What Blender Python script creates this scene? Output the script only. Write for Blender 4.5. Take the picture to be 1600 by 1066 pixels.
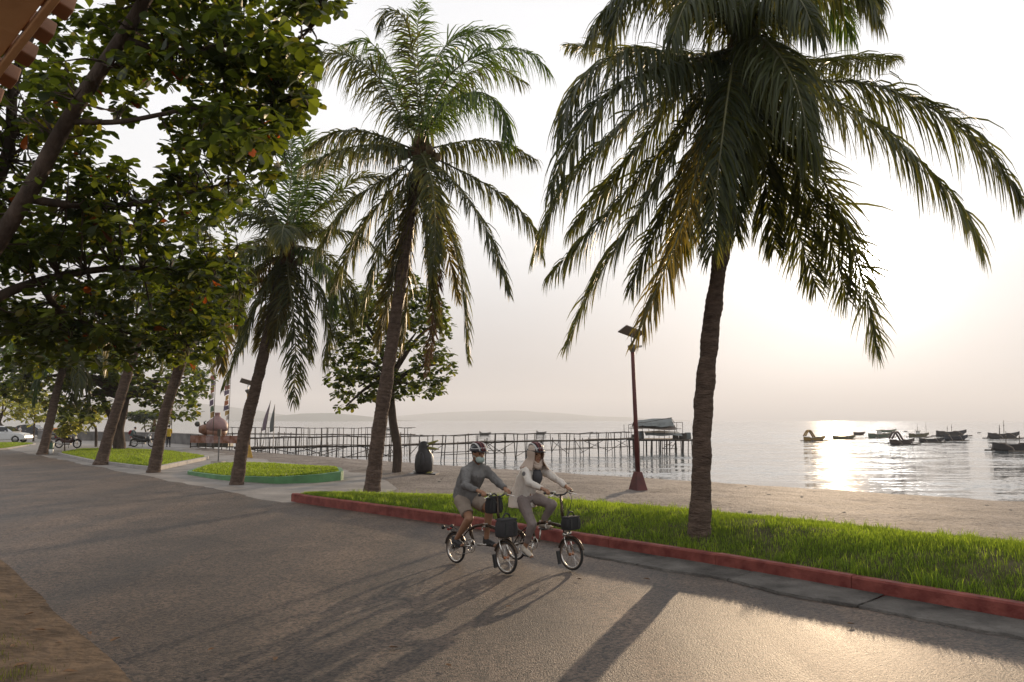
import bpy, bmesh, math, random
import numpy as np
from mathutils import Vector, Matrix, Euler, noise as mnoise

random.seed(7)
RNG = np.random.default_rng(11)
S = bpy.context.scene
for o in list(bpy.data.objects):
    bpy.data.objects.remove(o)
COL = S.collection
PI = math.pi
R = math.radians

# ------------------------------------------------------------------ camera
CAM = Vector((0, 0, 1.95))
FPX = 1244.0                                   # focal length in pixels of a 1600 px wide frame
PITCH = math.atan(124 / FPX)
cd = bpy.data.cameras.new('camera')
cd.sensor_width = 36
cd.lens = 36 * FPX / 1600
cd.clip_start = 0.1
cd.clip_end = 12000
cam = bpy.data.objects.new('camera', cd)
cam.location = CAM
cam.rotation_euler = (PI / 2 + PITCH, 0, 0)
COL.objects.link(cam)
S.camera = cam

# ------------------------------------------------------------------ light
SUN_AZ, SUN_EL = R(22.0), R(8.2)                # clockwise from +Y, above the horizon
GLOW_AZ, GLOW_EL = R(24.8), R(10.0)
SUN_DIR = Vector((math.sin(SUN_AZ) * math.cos(SUN_EL), math.cos(SUN_AZ) * math.cos(SUN_EL), math.sin(SUN_EL)))
GLOW_DIR = Vector((math.sin(GLOW_AZ) * math.cos(GLOW_EL), math.cos(GLOW_AZ) * math.cos(GLOW_EL), math.sin(GLOW_EL)))
sl = bpy.data.lights.new('sun', 'SUN')
sl.energy = 5.0
sl.angle = R(0.55)
sl.color = (1.0, 0.74, 0.48)
so = bpy.data.objects.new('sun', sl)
so.rotation_euler = SUN_DIR.to_track_quat('Z', 'Y').to_euler()
so.location = (20, 60, 30)
COL.objects.link(so)

W = bpy.data.worlds.new('World')
S.world = W
W.use_nodes = True
wt = W.node_tree
wt.nodes.clear()
def wn(t, **k):
    n = wt.nodes.new(t)
    for a, b in k.items():
        setattr(n, a, b)
    return n
def wmath(op, a, b=None, c=None):
    n = wn('ShaderNodeMath', operation=op)
    for i, v in enumerate((a, b, c)):
        if v is None:
            continue
        if isinstance(v, (int, float)):
            n.inputs[i].default_value = v
        else:
            wt.links.new(v, n.inputs[i])
    return n.outputs[0]
sky = wn('ShaderNodeTexSky', sky_type='NISHITA', sun_disc=False)
sky.sun_elevation = SUN_EL
sky.sun_rotation = SUN_AZ
sky.dust_density = 3.0
sky.air_density = 1.0
sky.ozone_density = 1.0
bg1 = wn('ShaderNodeBackground')
bg1.inputs['Strength'].default_value = 0.05
hsv = wn('ShaderNodeHueSaturation')            # the clear sky only shows faintly through the veil of haze
hsv.inputs['Saturation'].default_value = 0.35
hsv.inputs['Value'].default_value = 0.16
wt.links.new(sky.outputs[0], hsv.inputs['Color'])
wt.links.new(hsv.outputs[0], bg1.inputs['Color'])
tc = wn('ShaderNodeTexCoord')
sep = wn('ShaderNodeSeparateXYZ')
wt.links.new(tc.outputs['Generated'], sep.inputs[0])
dot = wn('ShaderNodeVectorMath', operation='DOT_PRODUCT')
wt.links.new(tc.outputs['Generated'], dot.inputs[0])
dot.inputs[1].default_value = GLOW_DIR
d = wmath('MAXIMUM', dot.outputs['Value'], 0.0)
ramp = wn('ShaderNodeValToRGB')
wt.links.new(sep.outputs['Z'], ramp.inputs[0])
cr = ramp.color_ramp
cr.elements[0].position = 0.0
cr.elements[0].color = (0.285, 0.28, 0.305, 1)
cr.elements[1].position = 0.75
cr.elements[1].color = (0.78, 0.79, 0.81, 1)
for p_, c_ in ((0.10, (0.49, 0.475, 0.48, 1)), (0.25, (0.90, 0.90, 0.91, 1)), (0.42, (0.90, 0.90, 0.92, 1))):
    e = cr.elements.new(p_)
    e.color = c_
# soft thin cloud veil
nz = wn('ShaderNodeTexNoise')
nz.inputs['Scale'].default_value = 1.7
nz.inputs['Detail'].default_value = 4
mp = wn('ShaderNodeMapping')
mp.inputs['Scale'].default_value = (1, 1, 4.5)
wt.links.new(tc.outputs['Generated'], mp.inputs[0])
wt.links.new(mp.outputs[0], nz.inputs['Vector'])
veil = wmath('MULTIPLY_ADD', nz.outputs[0], 0.30, 0.85)
vm = wn('ShaderNodeVectorMath', operation='SCALE')
wt.links.new(ramp.outputs[0], vm.inputs[0])
wt.links.new(veil, vm.inputs['Scale'])
# aureole of the low sun behind the haze
g1 = wmath('MULTIPLY', wmath('POWER', d, 14), 0.02)
g2 = wmath('MULTIPLY', wmath('POWER', d, 110), 0.10)
g3 = wmath('MULTIPLY', wmath('POWER', d, 700), 1.1)
g4 = wmath('MULTIPLY', wmath('POWER', d, 4000), 22.0)
gs = wmath('ADD', wmath('ADD', g1, g2), wmath('ADD', g3, g4))
gc = wn('ShaderNodeVectorMath', operation='SCALE')
gc.inputs[0].default_value = (1.0, 0.95, 0.89)
wt.links.new(gs, gc.inputs['Scale'])
ad = wn('ShaderNodeVectorMath', operation='ADD')
wt.links.new(vm.outputs[0], ad.inputs[0])
wt.links.new(gc.outputs[0], ad.inputs[1])
bg2 = wn('ShaderNodeBackground')
bg2.inputs['Strength'].default_value = 1.0
wt.links.new(ad.outputs[0], bg2.inputs['Color'])
ash = wn('ShaderNodeAddShader')
wt.links.new(bg1.outputs[0], ash.inputs[0])
wt.links.new(bg2.outputs[0], ash.inputs[1])
wo = wn('ShaderNodeOutputWorld')
wt.links.new(ash.outputs[0], wo.inputs['Surface'])

S.view_settings.view_transform = 'Standard'
S.view_settings.look = 'None'
S.view_settings.exposure = 0.12
S.view_settings.gamma = 1.0
S.view_settings.use_curve_mapping = False
S.render.engine = 'CYCLES'
S.cycles.use_denoising = True
S.cycles.max_bounces = 6
S.cycles.transparent_max_bounces = 8
S.cycles.sample_clamp_indirect = 4.0
S.cycles.sample_clamp_direct = 12.0
S.cycles.caustics_reflective = False
S.cycles.caustics_refractive = False

# ------------------------------------------------------------------ measuring helpers
FWD = Vector((0, math.cos(PITCH), math.sin(PITCH)))
UPV = Vector((0, -math.sin(PITCH), math.cos(PITCH)))
def ray(px, py):
    return Vector((1, 0, 0)) * ((px - 800) / FPX) + UPV * ((533 - py) / FPX) + FWD
def at_y(px, py, Y):
    r = ray(px, py)
    return CAM + r * (Y / r.y)
def at_z(px, py, z):
    r = ray(px, py)
    return CAM + r * ((z - CAM.z) / r.z)
def proj(q):
    q = Vector(q) - CAM
    f = q.dot(FWD)
    if f <= 0.01:
        return (-9999, -9999)
    return (800 + q.x / f * FPX, 533 - q.dot(UPV) / f * FPX)
# road frame: s runs along the road (away to the left), p across it towards the sea
RA = R(39.35)
U = (-math.sin(RA), math.cos(RA))
V = (math.cos(RA), math.sin(RA))
def sp(x, y):
    return (U[0] * x + U[1] * y, V[0] * x + V[1] * y)
def xy(s, p):
    return (U[0] * s + V[0] * p, U[1] * s + V[1] * p)
WATER_Z = -1.5
PW = np.array([(-80, 42), (12, 38.5), (29, 37), (38, 36), (52, 35), (60, 33), (66, 27), (72, 22.6), (900, 22.6)], float)
P0 = np.array([(-80, 16), (45, 16), (64, 19.5), (900, 19.5)], float)
def terrain(s, p):
    """height of the bare land at road coordinates (arrays or numbers)"""
    pw = np.interp(s, PW[:, 0], PW[:, 1])
    p0 = np.interp(s, P0[:, 0], P0[:, 1])
    t = np.clip((p - p0) / (pw - p0), 0, 4)
    z = np.where(t < 1, WATER_Z * t ** 1.2, WATER_Z - (t - 1) * 2.0)
    return z
def ground(px, py):
    """point where the pixel's ray meets the land (or the sea)"""
    r = ray(px, py)
    t = 2.0
    while t < 400:
        q = CAM + r * t
        s, p = sp(q.x, q.y)
        z = max(float(terrain(s, p)), WATER_Z)
        if q.z <= z:
            return Vector((q.x, q.y, z))
        t += 0.03
    return at_z(px, py, WATER_Z)

# ------------------------------------------------------------------ materials
def nodes_of(m):
    m.use_nodes = True
    return m.node_tree, m.node_tree.nodes, m.node_tree.links
MATS = {}
def mat(name, col, rough=0.6, var=0.25, scale=6.0, bump=0.0, bscale=40.0, spec=0.5, metal=0.0, col2=None, detail=5, stretch=None):
    """plain procedural surface: base colour broken up by two noises, optional fine relief"""
    if name in MATS:
        return MATS[name]
    m = bpy.data.materials.new(name)
    t, n, l = nodes_of(m)
    b = n['Principled BSDF']
    b.inputs['Roughness'].default_value = rough
    b.inputs['Specular IOR Level'].default_value = spec
    b.inputs['Metallic'].default_value = metal
    tcn = n.new('ShaderNodeTexCoord')
    vec = tcn.outputs['Object']
    if stretch:
        mpn = n.new('ShaderNodeMapping')
        mpn.inputs['Scale'].default_value = stretch
        l.new(vec, mpn.inputs[0])
        vec = mpn.outputs[0]
    nzn = n.new('ShaderNodeTexNoise')
    nzn.inputs['Scale'].default_value = scale
    nzn.inputs['Detail'].default_value = detail
    l.new(vec, nzn.inputs['Vector'])
    rp = n.new('ShaderNodeValToRGB')
    rp.color_ramp.elements[0].position = 0.3
    rp.color_ramp.elements[1].position = 0.7
    c2 = col2 if col2 else tuple(min(1, c * (1 + var)) for c in col)
    rp.color_ramp.elements[0].color = (*[c * (1 - var) for c in col], 1)
    rp.color_ramp.elements[1].color = (*c2, 1)
    l.new(nzn.outputs[0], rp.inputs[0])
    l.new(rp.outputs[0], b.inputs['Base Color'])
    if bump:
        n2 = n.new('ShaderNodeTexNoise')
        n2.inputs['Scale'].default_value = bscale
        n2.inputs['Detail'].default_value = 6
        l.new(vec, n2.inputs['Vector'])
        bp = n.new('ShaderNodeBump')
        bp.inputs['Strength'].default_value = 1.0
        bp.inputs['Distance'].default_value = bump
        l.new(n2.outputs[0], bp.inputs['Height'])
        l.new(bp.outputs[0], b.inputs['Normal'])
    MATS[name] = m
    return m
def leaf_mat(name, col, tcol, trans=0.45, rough=0.4, spec=0.4, var=0.35):
    """thin leaf: glossy upper skin over diffuse, plus light coming through"""
    if name in MATS:
        return MATS[name]
    m = bpy.data.materials.new(name)
    t, n, l = nodes_of(m)
    b = n['Principled BSDF']
    b.inputs['Roughness'].default_value = rough
    b.inputs['Specular IOR Level'].default_value = spec
    at = n.new('ShaderNodeAttribute')
    at.attribute_name = 'tint'
    oi = n.new('ShaderNodeObjectInfo')
    sm = n.new('ShaderNodeMath')
    sm.operation = 'ADD'
    l.new(at.outputs['Fac'], sm.inputs[0])
    l.new(oi.outputs['Random'], sm.inputs[1])
    fr = n.new('ShaderNodeMath')
    fr.operation = 'FRACT'
    l.new(sm.outputs[0], fr.inputs[0])
    def ramp2(c):
        rp = n.new('ShaderNodeValToRGB')
        rp.color_ramp.elements[0].color = (*[x * (1 - var) for x in c], 1)
        rp.color_ramp.elements[1].color = (c[0] * (1 + var * 1.5), c[1] * (1 + var), c[2] * (1 + var * .3), 1)
        l.new(fr.outputs[0], rp.inputs[0])
        return rp.outputs[0]
    l.new(ramp2(col), b.inputs['Base Color'])
    tr = n.new('ShaderNodeBsdfTranslucent')
    l.new(ramp2(tcol), tr.inputs['Color'])
    mx = n.new('ShaderNodeMixShader')
    mx.inputs[0].default_value = trans
    l.new(b.outputs[0], mx.inputs[1])
    l.new(tr.outputs[0], mx.inputs[2])
    l.new(mx.outputs[0], n['Material Output'].inputs['Surface'])
    MATS[name] = m
    return m

# ------------------------------------------------------------------ object helpers
def tag(o, label=None, cat=None, group=None, kind=None):
    if label: o['label'] = label
    if cat: o['category'] = cat
    if group: o['group'] = group
    if kind: o['kind'] = kind
    return o
def thing(name, label, cat, loc=(0, 0, 0), rz=0.0, group=None):
    o = bpy.data.objects.new(name, None)
    o.empty_display_size = 0.2
    o.location = loc
    o.rotation_euler = (0, 0, rz)
    COL.objects.link(o)
    return tag(o, label, cat, group)
def link(name, me, parent=None, m=None):
    o = bpy.data.objects.new(name, me)
    COL.objects.link(o)
    if parent:
        o.parent = parent
    if m is not None and not me.materials:
        me.materials.append(m)
    return o
def kids(o):
    return [c for c in bpy.data.objects if c.parent == o]
def copy_tree(o, parent=None):
    c = o.copy()
    COL.objects.link(c)
    c.parent = parent
    for ch in list(o.children):
        copy_tree(ch, c)
    return c
def mesh_np(name, v, f, tint=None, smooth=False):
    """bulk mesh from arrays: v (n,3), f (m,k) of one face size (k) or a list of such arrays"""
    me = bpy.data.meshes.new(name)
    fl = f if isinstance(f, list) else [f]
    loops = np.concatenate([a.ravel() for a in fl]).astype(np.int32)
    tot = np.concatenate([np.full(len(a), a.shape[1], np.int32) for a in fl])
    me.vertices.add(len(v))
    me.vertices.foreach_set('co', np.asarray(v, np.float32).ravel())
    me.loops.add(len(loops))
    me.loops.foreach_set('vertex_index', loops)
    me.polygons.add(len(tot))
    st = np.zeros(len(tot), np.int32)
    st[1:] = np.cumsum(tot)[:-1]
    me.polygons.foreach_set('loop_start', st)
    me.polygons.foreach_set('loop_total', tot)
    if smooth:
        me.polygons.foreach_set('use_smooth', np.ones(len(tot), bool))
    if tint is not None:
        a = me.attributes.new('tint', 'FLOAT', 'POINT')
        a.data.foreach_set('value', np.asarray(tint, np.float32))
    me.update(calc_edges=True)
    me.validate()
    return me
class MB:
    """collects simple shapes into one mesh"""
    def __init__(self):
        self.v, self.f, self.mi = [], [], []
        self.slot = 0
    def add(self, vs, fs):
        b = len(self.v)
        self.v += [tuple(q) for q in vs]
        for f in fs:
            self.f.append(tuple(i + b for i in f))
            self.mi.append(self.slot)
        return self
    def box(self, c, s, rot=None, taper=1.0):
        x, y, z = s[0] / 2, s[1] / 2, s[2] / 2
        vs = [Vector((sx * x * (taper if sz > 0 else 1), sy * y * (taper if sz > 0 else 1), sz * z))
              for sz in (-1, 1) for sy in (-1, 1) for sx in (-1, 1)]
        if rot is not None:
            M = rot if isinstance(rot, Matrix) else Euler(rot).to_matrix()
            vs = [M @ q for q in vs]
        c = Vector(c)
        return self.add([q + c for q in vs], [(0, 2, 3, 1), (4, 5, 7, 6), (0, 1, 5, 4), (2, 6, 7, 3), (0, 4, 6, 2), (1, 3, 7, 5)])
    def tube(self, pts, rad, n=8, cap=True, flat=1.0):
        pts = [Vector(q) for q in pts]
        if isinstance(rad, (int, float)):
            rad = [rad] * len(pts)
        vs, fs = [], []
        prev = None
        for i, q in enumerate(pts):
            t = (pts[min(i + 1, len(pts) - 1)] - pts[max(i - 1, 0)]).normalized()
            if prev is None:
                a = Vector((0, 0, 1)) if abs(t.z) < 0.9 else Vector((1, 0, 0))
                nrm = t.cross(a).normalized()
            else:
                nrm = (prev - t * prev.dot(t)).normalized()
            prev = nrm
            bn = t.cross(nrm)
            for k in range(n):
                an = 2 * PI * k / n
                vs.append(q + (nrm * math.cos(an) + bn * math.sin(an) * flat) * rad[i])
        m = len(pts)
        for i in range(m - 1):
            for k in range(n):
                k2 = (k + 1) % n
                fs.append((i * n + k, i * n + k2, (i + 1) * n + k2, (i + 1) * n + k))
        if cap:
            fs.append(tuple(range(n))[::-1])
            fs.append(tuple((m - 1) * n + k for k in range(n)))
        return self.add(vs, fs)
    def bar(self, a, b, r, n=6):
        return self.tube([a, b], r, n)
    def lathe(self, prof, n=16, c=(0, 0, 0), M=None, sx=1.0, sy=1.0):
        """prof: list of (radius, z)"""
        vs, fs = [], []
        c = Vector(c)
        for r, z in prof:
            for k in range(n):
                an = 2 * PI * k / n
                q = Vector((r * math.cos(an) * sx, r * math.sin(an) * sy, z))
                vs.append((M @ q if M is not None else q) + c)
        for i in range(len(prof) - 1):
            for k in range(n):
                k2 = (k + 1) % n
                fs.append((i * n + k, i * n + k2, (i + 1) * n + k2, (i + 1) * n + k))
        fs.append(tuple(range(n))[::-1])
        fs.append(tuple((len(prof) - 1) * n + k for k in range(n)))
        return self.add(vs, fs)
    def ball(self, c, r, n=10, sc=(1, 1, 1), M=None):
        vs, fs = [], []
        c = Vector(c)
        rings = max(4, n // 2)
        for i in range(1, rings):
            th = PI * i / rings
            for k in range(n):
                an = 2 * PI * k / n
                q = Vector((r * sc[0] * math.sin(th) * math.cos(an), r * sc[1] * math.sin(th) * math.sin(an), r * sc[2] * math.cos(th)))
                vs.append((M @ q if M is not None else q) + c)
        top = Vector((0, 0, r * sc[2])); bot = -top
        vs.append((M @ top if M is not None else top) + c)
        vs.append((M @ bot if M is not None else bot) + c)
        it, ib = len(vs) - 2, len(vs) - 1
        for i in range(rings - 2):
            for k in range(n):
                k2 = (k + 1) % n
                fs.append((i * n + k, (i + 1) * n + k, (i + 1) * n + k2, i * n + k2))
        for k in range(n):
            k2 = (k + 1) % n
            fs.append((it, k, k2))
            fs.append((ib, (rings - 2) * n + k2, (rings - 2) * n + k))
        return self.add(vs, fs)
    def torus(self, c, Rr, r, M=None, n=32, m=8, arc=(0, 2 * PI)):
        vs, fs = [], []
        c = Vector(c)
        full = abs(arc[1] - arc[0] - 2 * PI) < 1e-6
        nn = n if full else n + 1
        for i in range(nn):
            a = arc[0] + (arc[1] - arc[0]) * i / n
            for k in range(m):
                b = 2 * PI * k / m
                q = Vector(((Rr + r * math.cos(b)) * math.cos(a), (Rr + r * math.cos(b)) * math.sin(a), r * math.sin(b)))
                vs.append((M @ q if M is not None else q) + c)
        for i in range(n):
            i2 = (i + 1) % nn
            for k in range(m):
                k2 = (k + 1) % m
                fs.append((i * m + k, i2 * m + k, i2 * m + k2, i * m + k2))
        return self.add(vs, fs)
    def prism(self, poly, z0, z1):
        n = len(poly)
        vs = [(x, y, z0) for x, y in poly] + [(x, y, z1) for x, y in poly]
        fs = [tuple(range(n))[::-1], tuple(range(n, 2 * n))] + [(i, (i + 1) % n, n + (i + 1) % n, n + i) for i in range(n)]
        return self.add(vs, fs)
    def build(self, name, m, parent=None, smooth=False, off=None, bevel=0.0, kind=None, label=None):
        me = bpy.data.meshes.new(name)
        vs = self.v
        if off is not None:
            vs = [(a[0] - off[0], a[1] - off[1], a[2] - off[2]) for a in vs]
        me.from_pydata(vs, [], self.f)
        for q in (m if isinstance(m, (list, tuple)) else [m]):
            me.materials.append(q)
        if any(self.mi):
            me.polygons.foreach_set('material_index', self.mi)
        if smooth:
            me.polygons.foreach_set('use_smooth', [True] * len(me.polygons))
        me.update()
        o = link(name, me, parent)
        if bevel:
            b = o.modifiers.new('bevel', 'BEVEL')
            b.width = bevel
            b.segments = 2
            b.limit_method = 'ANGLE'
        if kind: o['kind'] = kind
        if label: o['label'] = label
        return o
def smooth_path(pts, n):
    """Catmull-Rom through points, n samples"""
    P = [Vector(q) for q in pts]
    P = [P[0] * 2 - P[1]] + P + [P[-1] * 2 - P[-2]]
    out = []
    m = len(P) - 3
    for i in range(n):
        u = i / (n - 1) * m
        k = min(int(u), m - 1)
        t = u - k
        a, b, c, d_ = P[k], P[k + 1], P[k + 2], P[k + 3]
        out.append(0.5 * ((2 * b) + (c - a) * t + (2 * a - 5 * b + 4 * c - d_) * t * t + (3 * b - a - 3 * c + d_) * t ** 3))
    return out
# ================================================================== SETTING: land, road, sea, hills
def grid_mesh(name, ss, ps, zf):
    sg, pg = np.meshgrid(ss, ps, indexing='ij')
    z = zf(sg, pg)
    x = U[0] * sg + V[0] * pg
    y = U[1] * sg + V[1] * pg
    v = np.stack([x, y, z], -1).reshape(-1, 3)
    a, b = len(ss), len(ps)
    i = np.arange(a - 1)[:, None] * b + np.arange(b - 1)[None, :]
    f = np.stack([i, i + b, i + b + 1, i + 1], -1).reshape(-1, 4)[:, ::-1]
    f = f[:, ::-1] if False else f
    return mesh_np(name, v, f, smooth=True)
def vnoise(x, y, sc, seed=0.0):
    out = np.empty(x.shape)
    xf, yf, of = x.ravel(), y.ravel(), out.ravel()
    for i in range(len(xf)):
        of[i] = mnoise.noise(Vector((xf[i] * sc, yf[i] * sc, seed)))
    return out

# --- sand and land
def sand_material():
    m = bpy.data.materials.new('sand')
    t, n, l = nodes_of(m)
    b = n['Principled BSDF']
    b.inputs['Roughness'].default_value = 0.8
    b.inputs['Specular IOR Level'].default_value = 0.25
    tcn = n.new('ShaderNodeTexCoord')
    def nz_(s, det=6, dist=0.0):
        q = n.new('ShaderNodeTexNoise')
        q.inputs['Scale'].default_value = s
        q.inputs['Detail'].default_value = det
        q.inputs['Distortion'].default_value = dist
        l.new(tcn.outputs['Object'], q.inputs['Vector'])
        return q.outputs[0]
    rp = n.new('ShaderNodeValToRGB')
    rp.color_ramp.elements[0].position = 0.32
    rp.color_ramp.elements[0].color = (0.125, 0.104, 0.090, 1)
    rp.color_ramp.elements[1].position = 0.68
    rp.color_ramp.elements[1].color = (0.245, 0.210, 0.185, 1)
    l.new(nz_(0.55, 8, 0.6), rp.inputs[0])
    sp_ = n.new('ShaderNodeValToRGB')
    sp_.color_ramp.elements[0].position = 0.36
    sp_.color_ramp.elements[0].color = (0.35, 0.32, 0.30, 1)
    sp_.color_ramp.elements[1].position = 0.46
    sp_.color_ramp.elements[1].color = (1, 1, 1, 1)
    l.new(nz_(7.0, 6), sp_.inputs[0])
    mx = n.new('ShaderNodeMixRGB')
    mx.blend_type = 'MULTIPLY'
    mx.inputs[0].default_value = 0.9
    l.new(rp.outputs[0], mx.inputs[1])
    l.new(sp_.outputs[0], mx.inputs[2])
    # wet sand along the waterline and a ragged line of dark wrack above it
    geo = n.new('ShaderNodeNewGeometry')
    sx = n.new('ShaderNodeSeparateXYZ')
    l.new(geo.outputs['Position'], sx.inputs[0])
    hh = n.new('ShaderNodeMath'); hh.operation = 'MULTIPLY_ADD'
    l.new(nz_(0.35, 5), hh.inputs[0]); hh.inputs[1].default_value = 0.35; l.new(sx.outputs['Z'], hh.inputs[2])
    wet = n.new('ShaderNodeValToRGB')
    wet.color_ramp.elements[0].position = 0.08
    wet.color_ramp.elements[0].color = (0.45, 0.45, 0.46, 1)
    wet.color_ramp.elements[1].position = 0.17
    wet.color_ramp.elements[1].color = (1, 1, 1, 1)
    for p_, c_ in ((0.30, 1.0), (0.335, 0.62), (0.36, 1.0)):
        e_ = wet.color_ramp.elements.new(p_)
        e_.color = (c_, c_, c_, 1)
    mr_ = n.new('ShaderNodeMapRange')
    mr_.inputs['From Min'].default_value = -1.5
    mr_.inputs['From Max'].default_value = 0.4
    l.new(hh.outputs[0], mr_.inputs[0])
    l.new(mr_.outputs[0], wet.inputs[0])
    mw = n.new('ShaderNodeMixRGB')
    mw.blend_type = 'MULTIPLY'
    mw.inputs[0].default_value = 1.0
    l.new(mx.outputs[0], mw.inputs[1])
    l.new(wet.outputs[0], mw.inputs[2])
    l.new(mw.outputs[0], b.inputs['Base Color'])
    bp = n.new('ShaderNodeBump')
    bp.inputs['Distance'].default_value = 0.09
    ad_ = n.new('ShaderNodeMath')
    ad_.operation = 'ADD'
    l.new(nz_(3.0, 8), ad_.inputs[0])
    l.new(nz_(16.0, 4), ad_.inputs[1])
    l.new(ad_.outputs[0], bp.inputs['Height'])
    l.new(bp.outputs[0], b.inputs['Normal'])
    return m
M_SAND = sand_material()
def beach_z(s, p):
    z = terrain(s, p) - 0.004
    bumpy = vnoise(s, p, 0.45, 3.0) * 0.05 + vnoise(s, p, 1.3, 9.0) * 0.045
    w = np.clip((p - 13.0) / 3.0, 0, 1) * np.clip((62 - s) / 6, 0, 1)
    return z + bumpy * w - 0.004 * (1 - w)
ss = np.concatenate([np.arange(-80, -10, 5.0), np.arange(-10, 66, 0.5), np.arange(66, 130, 4.0), np.arange(130, 901, 55.0)])
ps = np.concatenate([np.arange(-420, -20, 40.0), np.arange(-20, 8, 4.0), np.arange(8, 44, 0.5), np.arange(44, 61, 4.0)])
tag(link('beach', grid_mesh('beach', ss, ps, beach_z), None, M_SAND), 'grey brown sand beach sloping down to the calm sea', None, None, 'structure')

# --- asphalt road
def asphalt_material():
    m = bpy.data.materials.new('asphalt')
    t, n, l = nodes_of(m)
    b = n['Principled BSDF']
    tcn = n.new('ShaderNodeTexCoord')
    def nz_(s, det=5, dist=0.0, w=None):
        q = n.new('ShaderNodeTexNoise')
        q.inputs['Scale'].default_value = s
        q.inputs['Detail'].default_value = det
        q.inputs['Distortion'].default_value = dist
        l.new(tcn.outputs['Object'], q.inputs['Vector'])
        return q.outputs[0]
    rp = n.new('ShaderNodeValToRGB')
    rp.color_ramp.elements[0].position = 0.3
    rp.color_ramp.elements[0].color = (0.046, 0.035, 0.028, 1)
    rp.color_ramp.elements[1].position = 0.72
    rp.color_ramp.elements[1].color = (0.090, 0.068, 0.053, 1)
    l.new(nz_(0.7, 6, 0.8), rp.inputs[0])
    vor = n.new('ShaderNodeTexVoronoi')
    vor.inputs['Scale'].default_value = 42
    l.new(tcn.outputs['Object'], vor.inputs['Vector'])
    sp_ = n.new('ShaderNodeValToRGB')
    sp_.color_ramp.elements[0].position = 0.0
    sp_.color_ramp.elements[0].color = (0.22, 0.22, 0.23, 1)
    sp_.color_ramp.elements[1].position = 1.0
    sp_.color_ramp.elements[1].color = (2.3, 2.15, 2.0, 1)
    sepc = n.new('ShaderNodeSeparateColor')
    l.new(vor.outputs['Color'], sepc.inputs[0])
    l.new(sepc.outputs[0], sp_.inputs[0])
    mx = n.new('ShaderNodeMixRGB')
    mx.blend_type = 'MULTIPLY'
    mx.inputs[0].default_value = 1.0
    l.new(rp.outputs[0], mx.inputs[1])
    l.new(sp_.outputs[0], mx.inputs[2])
    # worn wheel tracks and oil streaks stretched along the road
    mpn = n.new('ShaderNodeMapping')
    mpn.inputs['Rotation'].default_value = (0, 0, -RA)
    mpn.inputs['Scale'].default_value = (1.1, 0.10, 1)
    l.new(tcn.outputs['Object'], mpn.inputs[0])
    q = n.new('ShaderNodeTexNoise')
    q.inputs['Scale'].default_value = 1.0
    q.inputs['Detail'].default_value = 4
    l.new(mpn.outputs[0], q.inputs['Vector'])
    rs = n.new('ShaderNodeValToRGB')
    rs.color_ramp.elements[0].position = 0.35
    rs.color_ramp.elements[0].color = (0.55, 0.55, 0.56, 1)
    rs.color_ramp.elements[1].position = 0.65
    rs.color_ramp.elements[1].color = (1.25, 1.2, 1.14, 1)
    l.new(q.outputs[0], rs.inputs[0])
    mx2 = n.new('ShaderNodeMixRGB')
    mx2.blend_type = 'MULTIPLY'
    mx2.inputs[0].default_value = 1.0
    l.new(mx.outputs[0], mx2.inputs[1])
    l.new(rs.outputs[0], mx2.inputs[2])
    # thin cracks
    vc = n.new('ShaderNodeTexVoronoi')
    vc.feature = 'DISTANCE_TO_EDGE'
    vc.inputs['Scale'].default_value = 0.35
    dn = n.new('ShaderNodeTexNoise')
    dn.inputs['Scale'].default_value = 1.6
    dn.inputs['Detail'].default_value = 6
    l.new(tcn.outputs['Object'], dn.inputs['Vector'])
    dm = n.new('ShaderNodeMixRGB')
    dm.blend_type = 'ADD'
    dm.inputs[0].default_value = 1.2
    l.new(tcn.outputs['Object'], dm.inputs[1])
    l.new(dn.outputs['Color'], dm.inputs[2])
    l.new(dm.outputs[0], vc.inputs['Vector'])
    cr_ = n.new('ShaderNodeValToRGB')
    cr_.color_ramp.elements[0].position = 0.003
    cr_.color_ramp.elements[0].color = (0.45, 0.45, 0.45, 1)
    cr_.color_ramp.elements[1].position = 0.010
    cr_.color_ramp.elements[1].color = (1, 1, 1, 1)
    l.new(vc.outputs['Distance'], cr_.inputs[0])
    mx3 = n.new('ShaderNodeMixRGB')
    mx3.blend_type = 'MULTIPLY'
    mx3.inputs[0].default_value = 0.85
    l.new(mx2.outputs[0], mx3.inputs[1])
    l.new(cr_.outputs[0], mx3.inputs[2])
    l.new(mx3.outputs[0], b.inputs['Base Color'])
    rr = n.new('ShaderNodeMapRange')
    rr.inputs['To Min'].default_value = 0.50
    rr.inputs['To Max'].default_value = 0.70
    l.new(q.outputs[0], rr.inputs[0])
    l.new(rr.outputs[0], b.inputs['Roughness'])
    b.inputs['Specular IOR Level'].default_value = 0.4
    bp = n.new('ShaderNodeBump')
    bp.inputs['Distance'].default_value = 0.012
    bp.inputs['Strength'].default_value = 0.9
    ad_ = n.new('ShaderNodeMath')
    ad_.operation = 'MULTIPLY_ADD'
    l.new(vor.outputs['Distance'], ad_.inputs[0])
    ad_.inputs[1].default_value = -0.35
    l.new(nz_(90, 4), ad_.inputs[2])
    l.new(ad_.outputs[0], bp.inputs['Height'])
    l.new(bp.outputs[0], b.inputs['Normal'])
    return m
M_ASPH = asphalt_material()
def left_edge(s):
    return 1.60 + 0.05 * math.sin(s * 1.7) + 0.06 * mnoise.noise(Vector((s * 1.1, 0, 0))) + 0.04 * mnoise.noise(Vector((s * 3.7, 5, 0)))
KERB = np.array([(-30, 8.3), (-12, 8.5), (2.84, 8.74), (6.8, 8.88), (12, 8.75), (18.4, 8.22)], float)
def kerb_p(s):
    # smooth curve through the table
    return float(np.interp(s, KERB[:, 0], KERB[:, 1]))
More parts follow.
